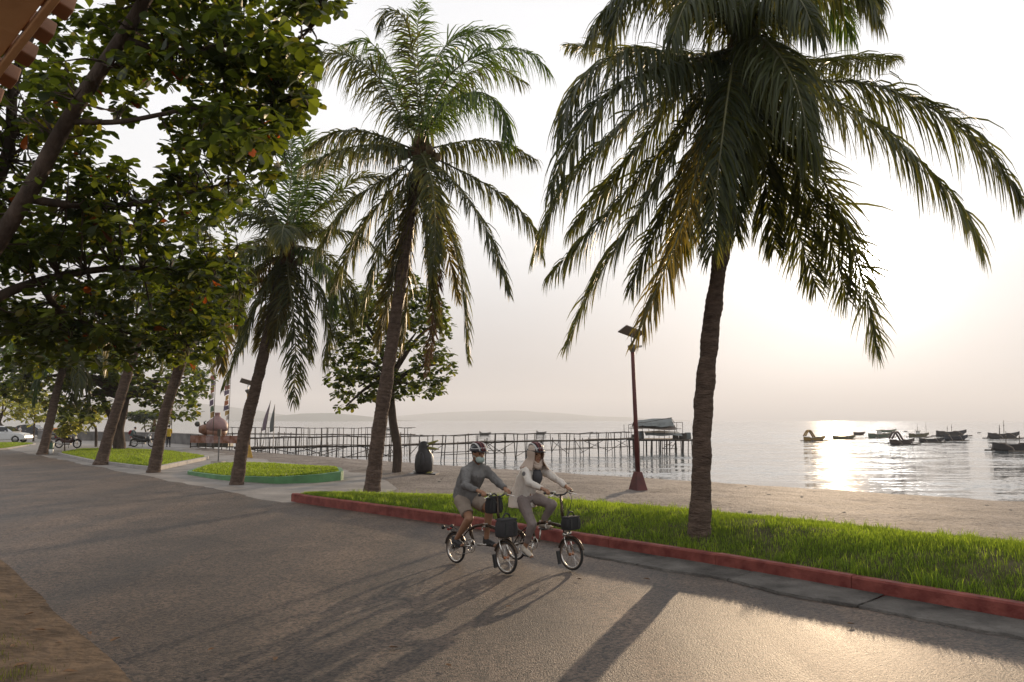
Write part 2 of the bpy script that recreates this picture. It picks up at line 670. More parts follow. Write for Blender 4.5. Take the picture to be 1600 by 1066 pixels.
def right_edge(s):
    base = kerb_p(s) - 0.0 if s < 18.4 else 8.2
    j = 0.03 * mnoise.noise(Vector((s * 2.1, 2, 0))) + 0.03 * mnoise.noise(Vector((s * 6.0, 7, 0)))
    if s < 9.4:
        return base - 0.40 + j
    if s < 18.4:
        return base + 0.01
    return base + j * 3
rs_ = list(np.arange(-26, 60, 0.25)) + list(np.arange(60, 420, 8.0))
vs, fs = [], []
NP_ = 13
for s in rs_:
    a, b = left_edge(s), right_edge(s)
    for k in range(NP_):
        p = a + (b - a) * k / (NP_ - 1)
        x, y = xy(s, p)
        u = k / (NP_ - 1)
        zz = 0.004 + 0.012 * math.sin(PI * u) + (0.006 * mnoise.noise(Vector((x * .8, y * .8, 0))) if 0 < k < NP_ - 1 else 0)
        vs.append((x, y, zz))
for i in range(len(rs_) - 1):
    for k in range(NP_ - 1):
        fs.append((i * NP_ + k, i * NP_ + k + 1, (i + 1) * NP_ + k + 1, (i + 1) * NP_ + k))
fs = [f for f in fs]
road = mesh_np('road', np.array(vs), np.array(fs), smooth=True)
tag(link('road', road, None, M_ASPH), 'worn brown grey asphalt road running along the seafront', None, None, 'structure')

# --- dirt verge under the camera
M_DIRT = mat('dirt', (0.115, 0.078, 0.050), 0.9, 0.45, 2.2, 0.05, 9.0, 0.15, detail=8)
def verge_z(s, p):
    return np.where(p > 1.4, 0.014 - (p - 1.4) * 0.03, 0.012 + 0.02 * np.abs(np.sin(s * 1.3)) + vnoise(s, p, 1.7, 4.0) * 0.03)
vg = grid_mesh('dirt_verge', np.concatenate([np.arange(-12, 14, 0.2), np.arange(14, 60, 2.0), np.arange(60, 420, 20.0)]),
               np.concatenate([np.arange(-16, -2, 2.0), np.arange(-2, 1.9, 0.15)]), verge_z)
tag(link('dirt_verge', vg, None, M_DIRT), 'bare brown dirt verge along the road edge', None, None, 'structure')

# --- pale concrete promenade between road and beach (left part of the picture)
M_CONC = mat('pale_concrete', (0.215, 0.192, 0.172), 0.65, 0.38, 0.9, 0.03, 9.0, 0.45, detail=8)
vs, fs = [], []
ps_s = list(np.arange(17.9, 62, 0.5)) + list(np.arange(62, 420, 8.0))
for s in ps_s:
    a = 8.2 - 0.25 + 0.1 * math.sin(s * .9) if s >= 18.4 else kerb_p(s) + 0.3
    b = np.interp(s, [17.9, 20, 26, 40, 55, 66, 420], [9.6, 12.2, 14.8, 16.0, 17.8, 21.8, 21.8]) + 0.5 * mnoise.noise(Vector((s * .6, 1, 8)))
    for k in range(9):
        p = a + (b - a) * k / 8
        x, y = xy(s, p)
        vs.append((x, y, 0.014 - (0.009 if k == 0 else 0) - (0.016 if k == 8 else 0) + 0.004 * mnoise.noise(Vector((x, y, 2)))))
for i in range(len(ps_s) - 1):
    for k in range(8):
        fs.append((i * 9 + k, i * 9 + k + 1, (i + 1) * 9 + k + 1, (i + 1) * 9 + k))
tag(link('promenade', mesh_np('promenade', np.array(vs), np.array(fs), smooth=True), None, M_CONC), 'pale concrete promenade between the road and the beach', None, None, 'structure')

# --- broken concrete gutter slabs along the kerb, right part
M_GUT = mat('gutter_concrete', (0.098, 0.089, 0.080), 0.88, 0.6, 2.2, 0.07, 11.0, 0.3, detail=8)
def gutter():
    breaks = [9.15, 7.4, 6.0, 4.3, 2.6, 0.8, -1.2, -3.2, -5.4, -8, -12, -20]
    for i in range(len(breaks) - 1):
        s1, s0 = breaks[i], breaks[i + 1] + 0.02
        mb = MB()
        n = max(4, int((s1 - s0) / 0.15))
        top, bot = [], []
        for k in range(n + 1):
            s = s0 + (s1 - s0) * k / n
            a = kerb_p(s) - 0.62 + 0.16 * mnoise.noise(Vector((s * .9, 4, 0))) + 0.06 * mnoise.noise(Vector((s * 5, 9, 0)))
            if i == 0:
                a += 0.45 * max(0, (s - 8.3) / 0.85) ** 1.5
            b = kerb_p(s) - 0.002
            for p, z in ((a, 0.0), (a + 0.015, 0.028), ((a + b) / 2, 0.040 + 0.006 * mnoise.noise(Vector((s * 4, 1, 1)))), (b, 0.055)):
                x, y = xy(s, p)
                top.append((x, y, z + 0.004 * (i % 3)))
        fcs = []
        for k in range(n):
            for j in range(3):
                fcs.append((k * 4 + j, k * 4 + j + 1, k * 4 + 5 + j, k * 4 + 4 + j))
        fcs.append((0, 1, 2, 3)); fcs.append((n * 4 + 3, n * 4 + 2, n * 4 + 1, n * 4))
        mb.add(top, fcs)
        mb.build('slab', M_GUT, GUT)
GUT = thing('gutter', 'strip of cracked grey concrete gutter slabs at the foot of the red kerb', 'gutter', (0, 0, 0))
GUT['kind'] = 'structure'
del GUT['category']
gutter()

# --- red kerb: separate cast lengths
M_RED = mat('red_kerb_paint', (0.170, 0.030, 0.024), 0.65, 0.28, 5.0, 0.012, 22.0, 0.3, col2=(0.265, 0.072, 0.054), detail=12)
def sweep_kerb(line, w, h, m, name, parent, z0=-0.02, inner=1):
    """line: (x,y) points; the kerb's outer face follows it, its body lies on the left (inner=1) of the walk"""
    mb = MB()
    L = [Vector((a, b)) for a, b in line]
    n = len(L)
    vs = []
    for i, q in enumerate(L):
        t = (L[min(i + 1, n - 1)] - L[max(i - 1, 0)]).normalized()
        nr = Vector((-t.y, t.x)) * inner
        hh = h(i / (n - 1)) if callable(h) else h
        for off, z in ((0, z0), (0.0, hh - 0.02), (0.02, hh), (w - 0.02, hh), (w, hh - 0.02), (w, z0)):
            c = q + nr * off
            vs.append((c.x, c.y, z))
    fcs = []
    for i in range(n - 1):
        for j in range(5):
            fcs.append((i * 6 + j, i * 6 + 6 + j, i * 6 + 7 + j, i * 6 + j + 1))
    fcs.append((0, 1, 2, 3, 4, 5)); fcs.append(tuple((n - 1) * 6 + j for j in (5, 4, 3, 2, 1, 0)))
    if inner < 0:
        fcs = [f[::-1] for f in fcs]
    mb.add(vs, fcs)
    return mb.build(name, m, parent)
RK = thing('red_kerb', 'long dark red painted kerb along the grass strip', 'kerb', (0, 0, 0))
RK['kind'] = 'structure'
del RK['category']
s0 = -20.0
while s0 < 18.3:
    s1 = min(s0 + 1.9, 18.4)
    seg = [xy(s, kerb_p(s)) for s in np.linspace(s0, s1 - 0.008, 9)]
    dz = random.uniform(-0.006, 0.006)
    sweep_kerb(seg, 0.15, lambda u: 0.20 + dz, M_RED, 'kerb_stone', RK, inner=-1)
    s0 = s1
# end return of the kerb
seg = [xy(18.412, kerb_p(18.4)), xy(18.46, 8.5), xy(18.35, 8.9), xy(18.0, 9.3), xy(17.5, 9.7)]
sweep_kerb(seg, 0.15, 0.19, M_RED, 'kerb_stone', RK, inner=-1)

# --- grass strips: soil mound + blades
M_SOIL = mat('soil', (0.070, 0.062, 0.030), 0.95, 0.4, 4.0, 0.03, 20.0, 0.1, detail=8)
M_GRASS = leaf_mat('grass_blade', (0.062, 0.118, 0.020), (0.31, 0.48, 0.045), 0.5, 0.5, 0.3, 0.55)
REAR = np.array([(-30, 13.7), (-12, 13.6), (4, 13.3), (9, 13.0), (12, 12.5), (15, 11.2), (17, 9.9), (18.3, 8.55)], float)
def mound(s, p):
    pf = np.interp(s, KERB[:, 0], KERB[:, 1]) + 0.13
    pr = np.interp(s, REAR[:, 0], REAR[:, 1])
    w = np.clip((p - pf) / np.maximum(pr - pf, 0.2), 0, 1)
    amp = np.interp(s, [-30, 8, 12, 15, 17.5, 18.4], [0.27, 0.27, 0.23, 0.13, 0.06, 0.01])
    crest = np.where(w < 0.38, np.sin(w / 0.38 * PI / 2), np.cos((w - 0.38) / 0.62 * PI / 2) ** 0.9)
    basez = 0.165 * (1 - np.clip((w - 0.4) / 0.6, 0, 1) ** 1.5) - 0.02 * np.clip((w - 0.9) / 0.1, 0, 1)
    return basez + amp * crest
NS, NW = 150, 26
sv = np.linspace(-20, 18.3, NS)
vs = np.zeros((NS, NW, 3))
for i, s in enumerate(sv):
    pf = kerb_p(s) + 0.13
    pr = float(np.interp(s, REAR[:, 0], REAR[:, 1]))
    pp = np.linspace(pf, pr, NW)
    zz = mound(np.full(NW, s), pp)
    nzv = np.array([mnoise.noise(Vector((s * .9, q * .9, 0))) for q in pp]) * 0.05 * np.sin(np.linspace(0, PI, NW))
    x, y = xy(s, pp)
    vs[i, :, 0], vs[i, :, 1], vs[i, :, 2] = x, y, zz + nzv
i = np.arange(NS - 1)[:, None] * NW + np.arange(NW - 1)[None, :]
f = np.stack([i, i + 1, i + NW + 1, i + NW], -1).reshape(-1, 4)
tag(link('grass_bank', mesh_np('grass_bank', vs.reshape(-1, 3), f, smooth=True), None, M_SOIL), 'low soil bank under the grass behind the red kerb', None, None, 'structure')

def blades(name, pts, h0, h1, wid, label, parent=None, lean=0.5, off=(0, 0, 0), m=None, tn=None):
    """one object of bent grass blades rooted at pts (n,3)"""
    n = len(pts)
    h = RNG.uniform(h0, h1, n) * (0.75 + 0.5 * RNG.random(n))
    a = RNG.uniform(0, 2 * PI, n)
    ln = RNG.uniform(0.1, lean, n) * h
    b = RNG.uniform(0, 2 * PI, n)
    wx, wy = np.cos(a) * wid * 0.5, np.sin(a) * wid * 0.5
    lx, ly = np.cos(b) * ln, np.sin(b) * ln
    v = np.zeros((n, 5, 3))
    p = np.asarray(pts) - np.asarray(off)
    v[:, 0] = p + np.stack([-wx, -wy, np.full(n, -0.01)], -1)
    v[:, 1] = p + np.stack([wx, wy, np.full(n, -0.01)], -1)
    v[:, 2] = p + np.stack([lx * .4 + wx * .8, ly * .4 + wy * .8, h * .6], -1)
    v[:, 3] = p + np.stack([lx * .4 - wx * .8, ly * .4 - wy * .8, h * .6], -1)
    v[:, 4] = p + np.stack([lx, ly, h], -1)
    k = np.arange(n)[:, None] * 5
    f4 = k + np.array([[0, 1, 2, 3]])
    f3 = k + np.array([[3, 2, 4]])
    tint = np.repeat(RNG.random(n) if tn is None else np.clip(tn, 0, .999), 5)
    o = link(name, mesh_np(name, v.reshape(-1, 3), [f4, f3], tint), parent, m or M_GRASS)
    return tag(o, label, None, None, 'stuff')
def clump(x, y, sc, seed):
    """smooth value noise for arrays (cheap): sum of sines"""
    return (np.sin(x * sc + seed) * np.sin(y * sc * 1.13 + seed * 2.1) + np.sin(x * sc * 2.3 - seed) * np.sin(y * sc * 1.9 + seed) * 0.6) / 1.6
n = 380000
s = -6 + 24.2 * RNG.random(n) ** 1.0
pf = np.interp(s, KERB[:, 0], KERB[:, 1]) + 0.10
pr = np.interp(s, REAR[:, 0], REAR[:, 1])
p = pf + (pr - pf) * RNG.random(n)
cl = clump(s, p, 1.9, 1.0) + clump(s, p, 5.3, 4.0) * 0.6
keep = RNG.random(n) < np.clip(0.72 + 0.62 * cl, 0.12, 1)
s, p, cl = s[keep], p[keep], cl[keep]
x, y = xy(s, p)
z = mound(s, p)
blades('grass', np.stack([x, y, z], -1), 0.030, 0.075, 0.0062, 'short bright green grass growing on the bank behind the red kerb',
       tn=.45 + .30 * clump(s, p, 1.3, 7.0) + .22 * clump(s, p, 4.1, 2.0) + RNG.normal(0, .16, len(s)))
# taller straggling tufts on the seaward rim and at the kerb
n = 6500
ts = -4 + 21 * RNG.random(260)
tw = np.where(RNG.random(260) < 0.6, RNG.uniform(0.3, 0.75, 260), RNG.uniform(0.0, 0.06, 260))
ti = RNG.integers(0, 260, n)
s = ts[ti] + RNG.normal(0, 0.05, n)
pf = np.interp(s, KERB[:, 0], KERB[:, 1]) + 0.12
pr = np.interp(s, REAR[:, 0], REAR[:, 1])
p = pf + (pr - pf) * tw[ti] + RNG.normal(0, 0.05, n)
p = np.maximum(p, pf)
x, y = xy(s, p)
blades('long_grass', np.stack([x, y, mound(s, p)], -1), 0.07, 0.15, 0.009, 'longer green grass tufts standing out of the bank', lean=0.8)

# grass tufts on the dirt verge, bottom left
tuf = []
for k in range(190):
    q = at_z(random.uniform(-120, 110) if random.random() < .5 else random.uniform(-60, 40), random.uniform(925, 1120), 0.02)
    s_, p_ = sp(q.x, q.y)
    if p_ < 1.2 - .5 * random.random():
        m_ = int(random.uniform(12, 60))
        tuf.append(np.stack([q.x + RNG.normal(0, .11, m_), q.y + RNG.normal(0, .11, m_), np.full(m_, 0.02)], -1))
blades('verge_grass', np.concatenate(tuf), 0.015, 0.05, 0.0045, 'sparse tufts of grass on the dirt verge', lean=1.0, m=leaf_mat('verge_blade', (0.055, 0.080, 0.022), (0.14, 0.17, 0.03), 0.4, 0.5, 0.3, 0.5))
M_DRYLEAF = mat('dry_leaf', (0.17, 0.085, 0.035), 0.7, 0.4, 9.0)
def dry_leaf_mesh():
    mb = MB()
    L = [(-.07, 0, .004), (-.03, .03, .016), (.03, .033, .02), (.075, 0, .006), (.03, -.03, .022), (-.03, -.028, .012)]
    mb.add(L + [(0, 0, .002)], [(i, (i + 1) % 6, 6) for i in range(6)])
    me = bpy.data.meshes.new('fallen_leaf')
    me.from_pydata(mb.v, [], mb.f)
    me.materials.append(M_DRYLEAF)
    return me
DL = dry_leaf_mesh()
for k, (px, py) in enumerate([(20, 1010), (33, 1040), (92, 1005), (62, 985), (140, 990), (110, 1050), (-5, 975), (180, 1000), (45, 960), (795, 948), (430, 1030), (615, 1012), (1010, 905), (1150, 925), (300, 870), (330, 1015), (700, 1040), (1330, 975), (905, 905)]):
    q = at_z(px, py, 0.03)
    o = link('fallen_leaf', DL)
    o.location = q
    o.rotation_euler = (random.uniform(-.2, .2), random.uniform(-.2, .2), random.uniform(0, 6))
    sc = random.uniform(.5, .9)
    o.scale = (sc, sc, sc)
    if sp(q.x, q.y)[1] < 1.6:
        tag(o, 'dry brown fallen leaf lying on the dirt verge', 'leaf', 'fallen leaves on the verge')
    else:
        tag(o, 'dry brown fallen leaf lying on the open asphalt', 'leaf', 'fallen leaves on the road')

# --- sea
def water_material():
    m = bpy.data.materials.new('sea_water')
    t, n, l = nodes_of(m)
    b = n['Principled BSDF']
    b.inputs['Base Color'].default_value = (0.055, 0.075, 0.080, 1)
    b.inputs['Roughness'].default_value = 0.06
    b.inputs['IOR'].default_value = 1.33
    tcn = n.new('ShaderNodeTexCoord')
    geo = n.new('ShaderNodeNewGeometry')
    sx = n.new('ShaderNodeSeparateXYZ')
    l.new(geo.outputs['Position'], sx.inputs[0])
    def slope(scale, stretch, rot, det, amp):
        """surface slope (x, y) of one family of waves"""
        mpn = n.new('ShaderNodeMapping')
        mpn.inputs['Rotation'].default_value = (0, 0, rot)
        mpn.inputs['Scale'].default_value = stretch
        l.new(tcn.outputs['Object'], mpn.inputs[0])
        q = n.new('ShaderNodeTexNoise')
        q.inputs['Scale'].default_value = scale
        q.inputs['Detail'].default_value = det
        l.new(mpn.outputs[0], q.inputs['Vector'])
        v1 = n.new('ShaderNodeVectorMath'); v1.operation = 'SUBTRACT'
        l.new(q.outputs['Color'], v1.inputs[0]); v1.inputs[1].default_value = (.5, .5, .5)
        v2 = n.new('ShaderNodeVectorMath'); v2.operation = 'MULTIPLY'
        l.new(v1.outputs[0], v2.inputs[0]); v2.inputs[1].default_value = (amp[0], amp[1], 0)
        return v2.outputs[0]
    w1 = slope(0.16, (0.35, 1.0, 1), R(-14), 2, (.18, .36))
    w2 = slope(0.9, (0.45, 1.3, 1), R(-8), 3, (.42, .46))
    w3 = slope(4.5, (0.7, 1.2, 1), R(10), 2, (.42, .40))
    a1 = n.new('ShaderNodeVectorMath'); a1.operation = 'ADD'
    l.new(w1, a1.inputs[0]); l.new(w2, a1.inputs[1])
    a2 = n.new('ShaderNodeVectorMath'); a2.operation = 'ADD'
    l.new(a1.outputs[0], a2.inputs[0]); l.new(w3, a2.inputs[1])
    # the wind ruffles the open water more than the sheltered shallows at left
    mr = n.new('ShaderNodeMapRange')
    mr.inputs['From Min'].default_value = -10
    mr.inputs['From Max'].default_value = 28
    mr.inputs['To Min'].default_value = 0.30
    mr.inputs['To Max'].default_value = 1.0
    l.new(sx.outputs['X'], mr.inputs[0])
    sc = n.new('ShaderNodeVectorMath'); sc.operation = 'SCALE'
    l.new(a2.outputs[0], sc.inputs[0]); l.new(mr.outputs[0], sc.inputs['Scale'])
    up = n.new('ShaderNodeVectorMath'); up.operation = 'ADD'
    l.new(sc.outputs[0], up.inputs[0]); up.inputs[1].default_value = (0, 0, 1)
    nm = n.new('ShaderNodeVectorMath'); nm.operation = 'NORMALIZE'
    l.new(up.outputs[0], nm.inputs[0])
    l.new(nm.outputs[0], b.inputs['Normal'])
    return m
M_SEA = water_material()
sea = MB()
sea.add([(-6500, -400, 0), (6500, -400, 0), (6500, 7100, 0), (-6500, 7100, 0)], [(0, 1, 2, 3)])
so_ = sea.build('sea', M_SEA)
so_.location = (0, 0, WATER_Z)
tag(so_, 'calm pale sea with glittering sun path', None, None, 'structure')

# --- distant hills across the bay
M_HILL = mat('hill_woodland', (0.055, 0.075, 0.045), 0.95, 0.35, 0.02, 0, 1, 0.1)
def hill(name, prof, depth, thick, label):
    """prof: (px, py) skyline as seen; a real ridge with front and back slopes at its distance"""
    P = np.array(prof, float)
    xs = np.linspace(P[0, 0], P[-1, 0], 90)
    ys = np.interp(xs, P[:, 0], P[:, 1])
    rows = []
    for j, t in enumerate(np.linspace(-1, 1, 13)):
        row = []
        for i, (px, py) in enumerate(zip(xs, ys)):
            top = at_y(px, py, depth)
            hgt = top.z - WATER_Z
            jit = mnoise.noise(Vector((px * .02, t * 2, depth))) * 0.22 + mnoise.noise(Vector((px * .09, t * 5, depth))) * .08
            hz = hgt * max(0, (1 - abs(t) ** 1.5)) * (1 + jit * (1 if abs(t) > .05 else .15))
            row.append((top.x, depth + t * thick + 60 * mnoise.noise(Vector((px * .015, 0, 3))), WATER_Z - 0.6 + hz))
        rows.append(row)
    v = np.array(rows).reshape(-1, 3)
    a, b_ = len(rows), len(xs)
    i = np.arange(a - 1)[:, None] * b_ + np.arange(b_ - 1)[None, :]
    f = np.stack([i, i + 1, i + b_ + 1, i + b_], -1).reshape(-1, 4)
    return tag(link(name, mesh_np(name, v, f, smooth=True), None, M_HILL), label, None, None, 'structure')
hill('headland', [(380, 657), (430, 650), (470, 646), (520, 645), (560, 649), (610, 655), (640, 657)], 3600, 300, 'low hazy headland on the far side of the bay')
hill('far_hills', [(560, 656), (640, 648), (720, 643), (800, 642), (870, 645), (930, 650), (1000, 653), (1060, 656)], 6000, 500, 'faint far hills fading into haze beyond the pier')
hill('bay_hills', [(-150, 622), (0, 624), (80, 622), (160, 621), (240, 623), (300, 628), (360, 636), (430, 646), (500, 656)], 4600, 500, 'tall hazy hills at the head of the bay')

# --- the air: pale haze over the bay
HTOP = 210.0
v8 = []
for zz in (WATER_Z - 5.5, HTOP):
    v8 += [(-6800, -950, zz), (6800, -950, zz), (6800, 7300, zz), (-6800, 7300, zz)]
hm = MB()
hm.add(v8, [(0, 3, 2, 1), (4, 5, 6, 7), (0, 1, 5, 4), (1, 2, 6, 5), (2, 3, 7, 6), (3, 0, 4, 7)])
mh = bpy.data.materials.new('haze_air')
t, n, l = nodes_of(mh)
n.remove(n['Principled BSDF'])
pv = n.new('ShaderNodeVolumePrincipled')
pv.inputs['Color'].default_value = (0.86, 0.90, 0.97, 1)
pv.inputs['Density'].default_value = 0.00029
pv.inputs['Anisotropy'].default_value = 0.2
l.new(pv.outputs[0], n['Material Output'].inputs['Volume'])
tag(hm.build('haze', mh), 'pale morning haze filling the air over the bay', None, None, 'stuff')
# ================================================================== COCONUT PALMS
def bark_material(name, c1, c2, rough=0.85, ring=0.0, bump=0.03):
    m = bpy.data.materials.new(name)
    t, n, l = nodes_of(m)
    b = n['Principled BSDF']
    b.inputs['Roughness'].default_value = rough
    b.inputs['Specular IOR Level'].default_value = 0.2
    tcn = n.new('ShaderNodeTexCoord')
    mpn = n.new('ShaderNodeMapping')
    mpn.inputs['Scale'].default_value = (1, 1, 2.6) if ring else (1, 1, 0.35)
    l.new(tcn.outputs['Object'], mpn.inputs[0])
    q = n.new('ShaderNodeTexNoise')
    q.inputs['Scale'].default_value = 5.0
    q.inputs['Detail'].default_value = 9
    q.inputs['Roughness'].default_value = 0.65
    l.new(mpn.outputs[0], q.inputs['Vector'])
    rp = n.new('ShaderNodeValToRGB')
    rp.color_ramp.elements[0].position = 0.35
    rp.color_ramp.elements[0].color = (*c1, 1)
    rp.color_ramp.elements[1].position = 0.68
    rp.color_ramp.elements[1].color = (*c2, 1)
    l.new(q.outputs[0], rp.inputs[0])
    l.new(rp.outputs[0], b.inputs['Base Color'])
    q2 = n.new('ShaderNodeTexNoise')
    q2.inputs['Scale'].default_value = 16.0
    q2.inputs['Detail'].default_value = 8
    l.new(mpn.outputs[0], q2.inputs['Vector'])
    bp = n.new('ShaderNodeBump')
    bp.inputs['Distance'].default_value = bump
    l.new(q2.outputs[0], bp.inputs['Height'])
    l.new(bp.outputs[0], b.inputs['Normal'])
    return m
M_PALMBARK = bark_material('palm_bark', (0.062, 0.041, 0.031), (0.150, 0.104, 0.078), ring=1, bump=0.035)
M_FROND = leaf_mat('palm_leaf', (0.040, 0.055, 0.022), (0.20, 0.215, 0.030), 0.36, 0.48, 0.35, 0.35)
M_FROND_Y = leaf_mat('palm_leaf_yellowing', (0.070, 0.070, 0.022), (0.28, 0.23, 0.03), 0.42, 0.42, 0.4, 0.3)
M_FROND_G = leaf_mat('palm_leaf_fresh', (0.042, 0.078, 0.020), (0.16, 0.26, 0.03), 0.42, 0.46, 0.35, 0.35)
M_FROND_D = leaf_mat('palm_leaf_dry', (0.13, 0.085, 0.048), (0.16, 0.09, 0.04), 0.25, 0.7, 0.2, 0.3)
M_RACHIS = mat('palm_rachis', (0.12, 0.115, 0.045), 0.5, 0.3, 4.0)
M_RACHIS_D = mat('palm_rachis_dry', (0.14, 0.095, 0.055), 0.8, 0.3, 4.0)
M_FIBRE = mat('palm_fibre', (0.125, 0.075, 0.040), 0.95, 0.5, 12.0, 0.03, 30, 0.1)
M_COCO = mat('coconut_husk', (0.16, 0.105, 0.045), 0.55, 0.35, 6.0, 0.006, 30)
M_COCO_G = mat('coconut_green', (0.12, 0.125, 0.035), 0.5, 0.3, 6.0, 0.004, 30)

def resample(pts, n):
    d = [0]
    for a, b in zip(pts, pts[1:]):
        d.append(d[-1] + (b - a).length)
    out, k = [], 0
    for i in range(n):
        t = d[-1] * i / (n - 1)
        while k < len(pts) - 2 and d[k + 1] < t:
            k += 1
        u = (t - d[k]) / max(1e-6, d[k + 1] - d[k])
        out.append(pts[k].lerp(pts[k + 1], min(1, max(0, u))))
    return out, d[-1]

def frond(parent, loc, ctrl, lmax=0.9, m=None, mr=None, droop=0.35, per_side=80, width=0.036, rr=0.024, rough=0.12, gap=0.05, lift=0.2):
    """one feather leaf: a tapering rachis along ctrl (world points) and its leaflets"""
    pts, L = resample(smooth_path(ctrl, 40), 30)
    mb = MB()
    n = len(pts)
    mb.tube([p - loc for p in pts], [rr * (1.25 if i < 2 else 1) * (1 - 0.85 * (i / (n - 1)) ** 0.9) + 0.003 for i in range(n)], 6, flat=0.75)
    fr = mb.build('frond', mr or M_RACHIS, parent, smooth=True)
    P = np.array([tuple(p) for p in pts])
    ns = int(per_side * 1.45)
    ts = np.linspace(0.13, 0.995, ns)
    ts = np.repeat(ts, 2) + RNG.normal(0, 0.3 / ns, ns * 2)
    side = np.tile([1.0, -1.0], ns)
    keep = RNG.random(ns * 2) > gap
    ts, side = np.clip(ts[keep], 0.1, 1), side[keep]
    idx = ts * (n - 1)
    i0 = np.clip(idx.astype(int), 0, n - 2)
    fr_ = (idx - i0)[:, None]
    root = P[i0] * (1 - fr_) + P[i0 + 1] * fr_
    T = P[i0 + 1] - P[i0]
    T /= np.linalg.norm(T, axis=1)[:, None]
    # a frame that stays put where the rachis turns to hang straight down
    ax = P[-1] - P[0]
    out = np.array([ax[0], ax[1], 0.0])
    out /= max(1e-6, np.linalg.norm(out))
    ref = np.array([0, 0, 1.0]) * 1.0
    N = ref[None, :] - T * (T @ ref)[:, None]
    N2 = out[None, :] - T * (T @ out)[:, None]
    w = np.clip((np.abs(T[:, 2]) - 0.55) / 0.4, 0, 1)[:, None]
    N = N * (1 - w) + N2 * w
    N /= np.maximum(1e-6, np.linalg.norm(N, axis=1))[:, None]
    B = np.cross(T, N)
    # old leaves tear: bunches of leaflets hang out of line with their neighbours
    tear = np.interp(ts, np.linspace(0, 1, 14), RNG.normal(0, 9, 14)) * np.where(side > 0, 1, .6)
    ang = np.radians(22 + 34 * ts + tear + RNG.normal(0, 6, len(ts)))
    d = B * (side * np.cos(ang))[:, None] + T * np.sin(ang)[:, None] + N * lift
    d += RNG.normal(0, rough, d.shape)
    d /= np.linalg.norm(d, axis=1)[:, None]
    prof = np.interp(ts, [0, 0.15, 0.4, 0.7, 0.9, 1.0], [0.5, 0.75, 1.0, 0.9, 0.6, 0.35])
    ln = 1.18 * lmax * prof * RNG.uniform(0.8, 1.12, len(ts))
    SEG = 4
    roll = RNG.normal(0, 0.5, len(ts))
    wv = T - d * np.sum(T * d, 1)[:, None]
    wv /= np.maximum(1e-6, np.linalg.norm(wv, axis=1))[:, None]
    wv = wv * np.cos(roll)[:, None] + np.cross(d, wv) * np.sin(roll)[:, None]
    wid = width * (0.75 + 0.5 * prof) * RNG.uniform(0.8, 1.2, len(ts))
    q = root.copy()
    rows = []
    grav = (droop * 1.25 + .06) * RNG.uniform(0.6, 1.45, len(ts)) * (1 + np.interp(ts, np.linspace(0, 1, 9), RNG.normal(0, .22, 9)))
    for k in range(SEG + 1):
        u = k / SEG
        ww = (wid * (0.55 if k == 0 else 1.0 if k < SEG - 1 else 0.62 if k == SEG - 1 else 0.06))[:, None]
        rows.append(q + wv * ww / 2)
        rows.append(q - wv * ww / 2)
        d = d + np.array([0, 0, -1.0])[None, :] * (grav * (0.5 + u))[:, None]
        d /= np.linalg.norm(d, axis=1)[:, None]
        q = q + d * (ln / SEG)[:, None]
    v = np.stack(rows, 1)                      # (m, 2*(SEG+1), 3)
    mm = len(ts)
    k = np.arange(mm)[:, None] * (2 * (SEG + 1))
    f = np.concatenate([k + np.array([[2 * j, 2 * j + 1, 2 * j + 3, 2 * j + 2]]) for j in range(SEG)])
    tint = np.repeat(RNG.random(mm) * 0.5, 2 * (SEG + 1))
    me = mesh_np('leaflets', v.reshape(-1, 3) - np.array(tuple(loc)), f, tint)
    lf = link('leaflets', me, fr, m or M_FROND)
    lf['kind'] = 'stuff'
    return fr

def palm_trunk(parent, loc, ctrl, r0, r1, flare=1.5, ring=0.10, sides=18):
    pts, L = resample(smooth_path(ctrl, 60), max(30, int(2 * L0(ctrl) / ring)))
    n = len(pts)
    mb = MB()
    rad = []
    for i in range(n):
        u = i / (n - 1)
        h = u * L
        r = r0 + (r1 - r0) * u
        r *= 1 + (flare - 1) * math.exp(-h / 0.28)
        r *= (1.022 if i % 2 else 0.985) + .02 * mnoise.noise(Vector((i * 3.3, r0 * 70, 0)))
        r *= 1 + 0.06 * mnoise.noise(Vector((h * 1.6, r0 * 50, 1)))
        rad.append(r)
    vs = []
    mb.tube([p - loc for p in pts], rad, sides)
    # scarred, uneven leaf rings
    mb.v = [(v[0] + .022 * mnoise.noise(Vector((v[0] * 5, v[1] * 5, v[2] * 4))), v[1] + .022 * mnoise.noise(Vector((v[1] * 5, v[0] * 5, v[2] * 4 + 5))), v[2] + 0.05 * mnoise.noise(Vector((v[0] * 5, v[1] * 5, v[2] * 2)))) for v in mb.v]
    return mb.build('trunk', M_PALMBARK, parent, smooth=False)
def L0(c):
    return sum((Vector(b) - Vector(a)).length for a, b in zip(c, c[1:]))

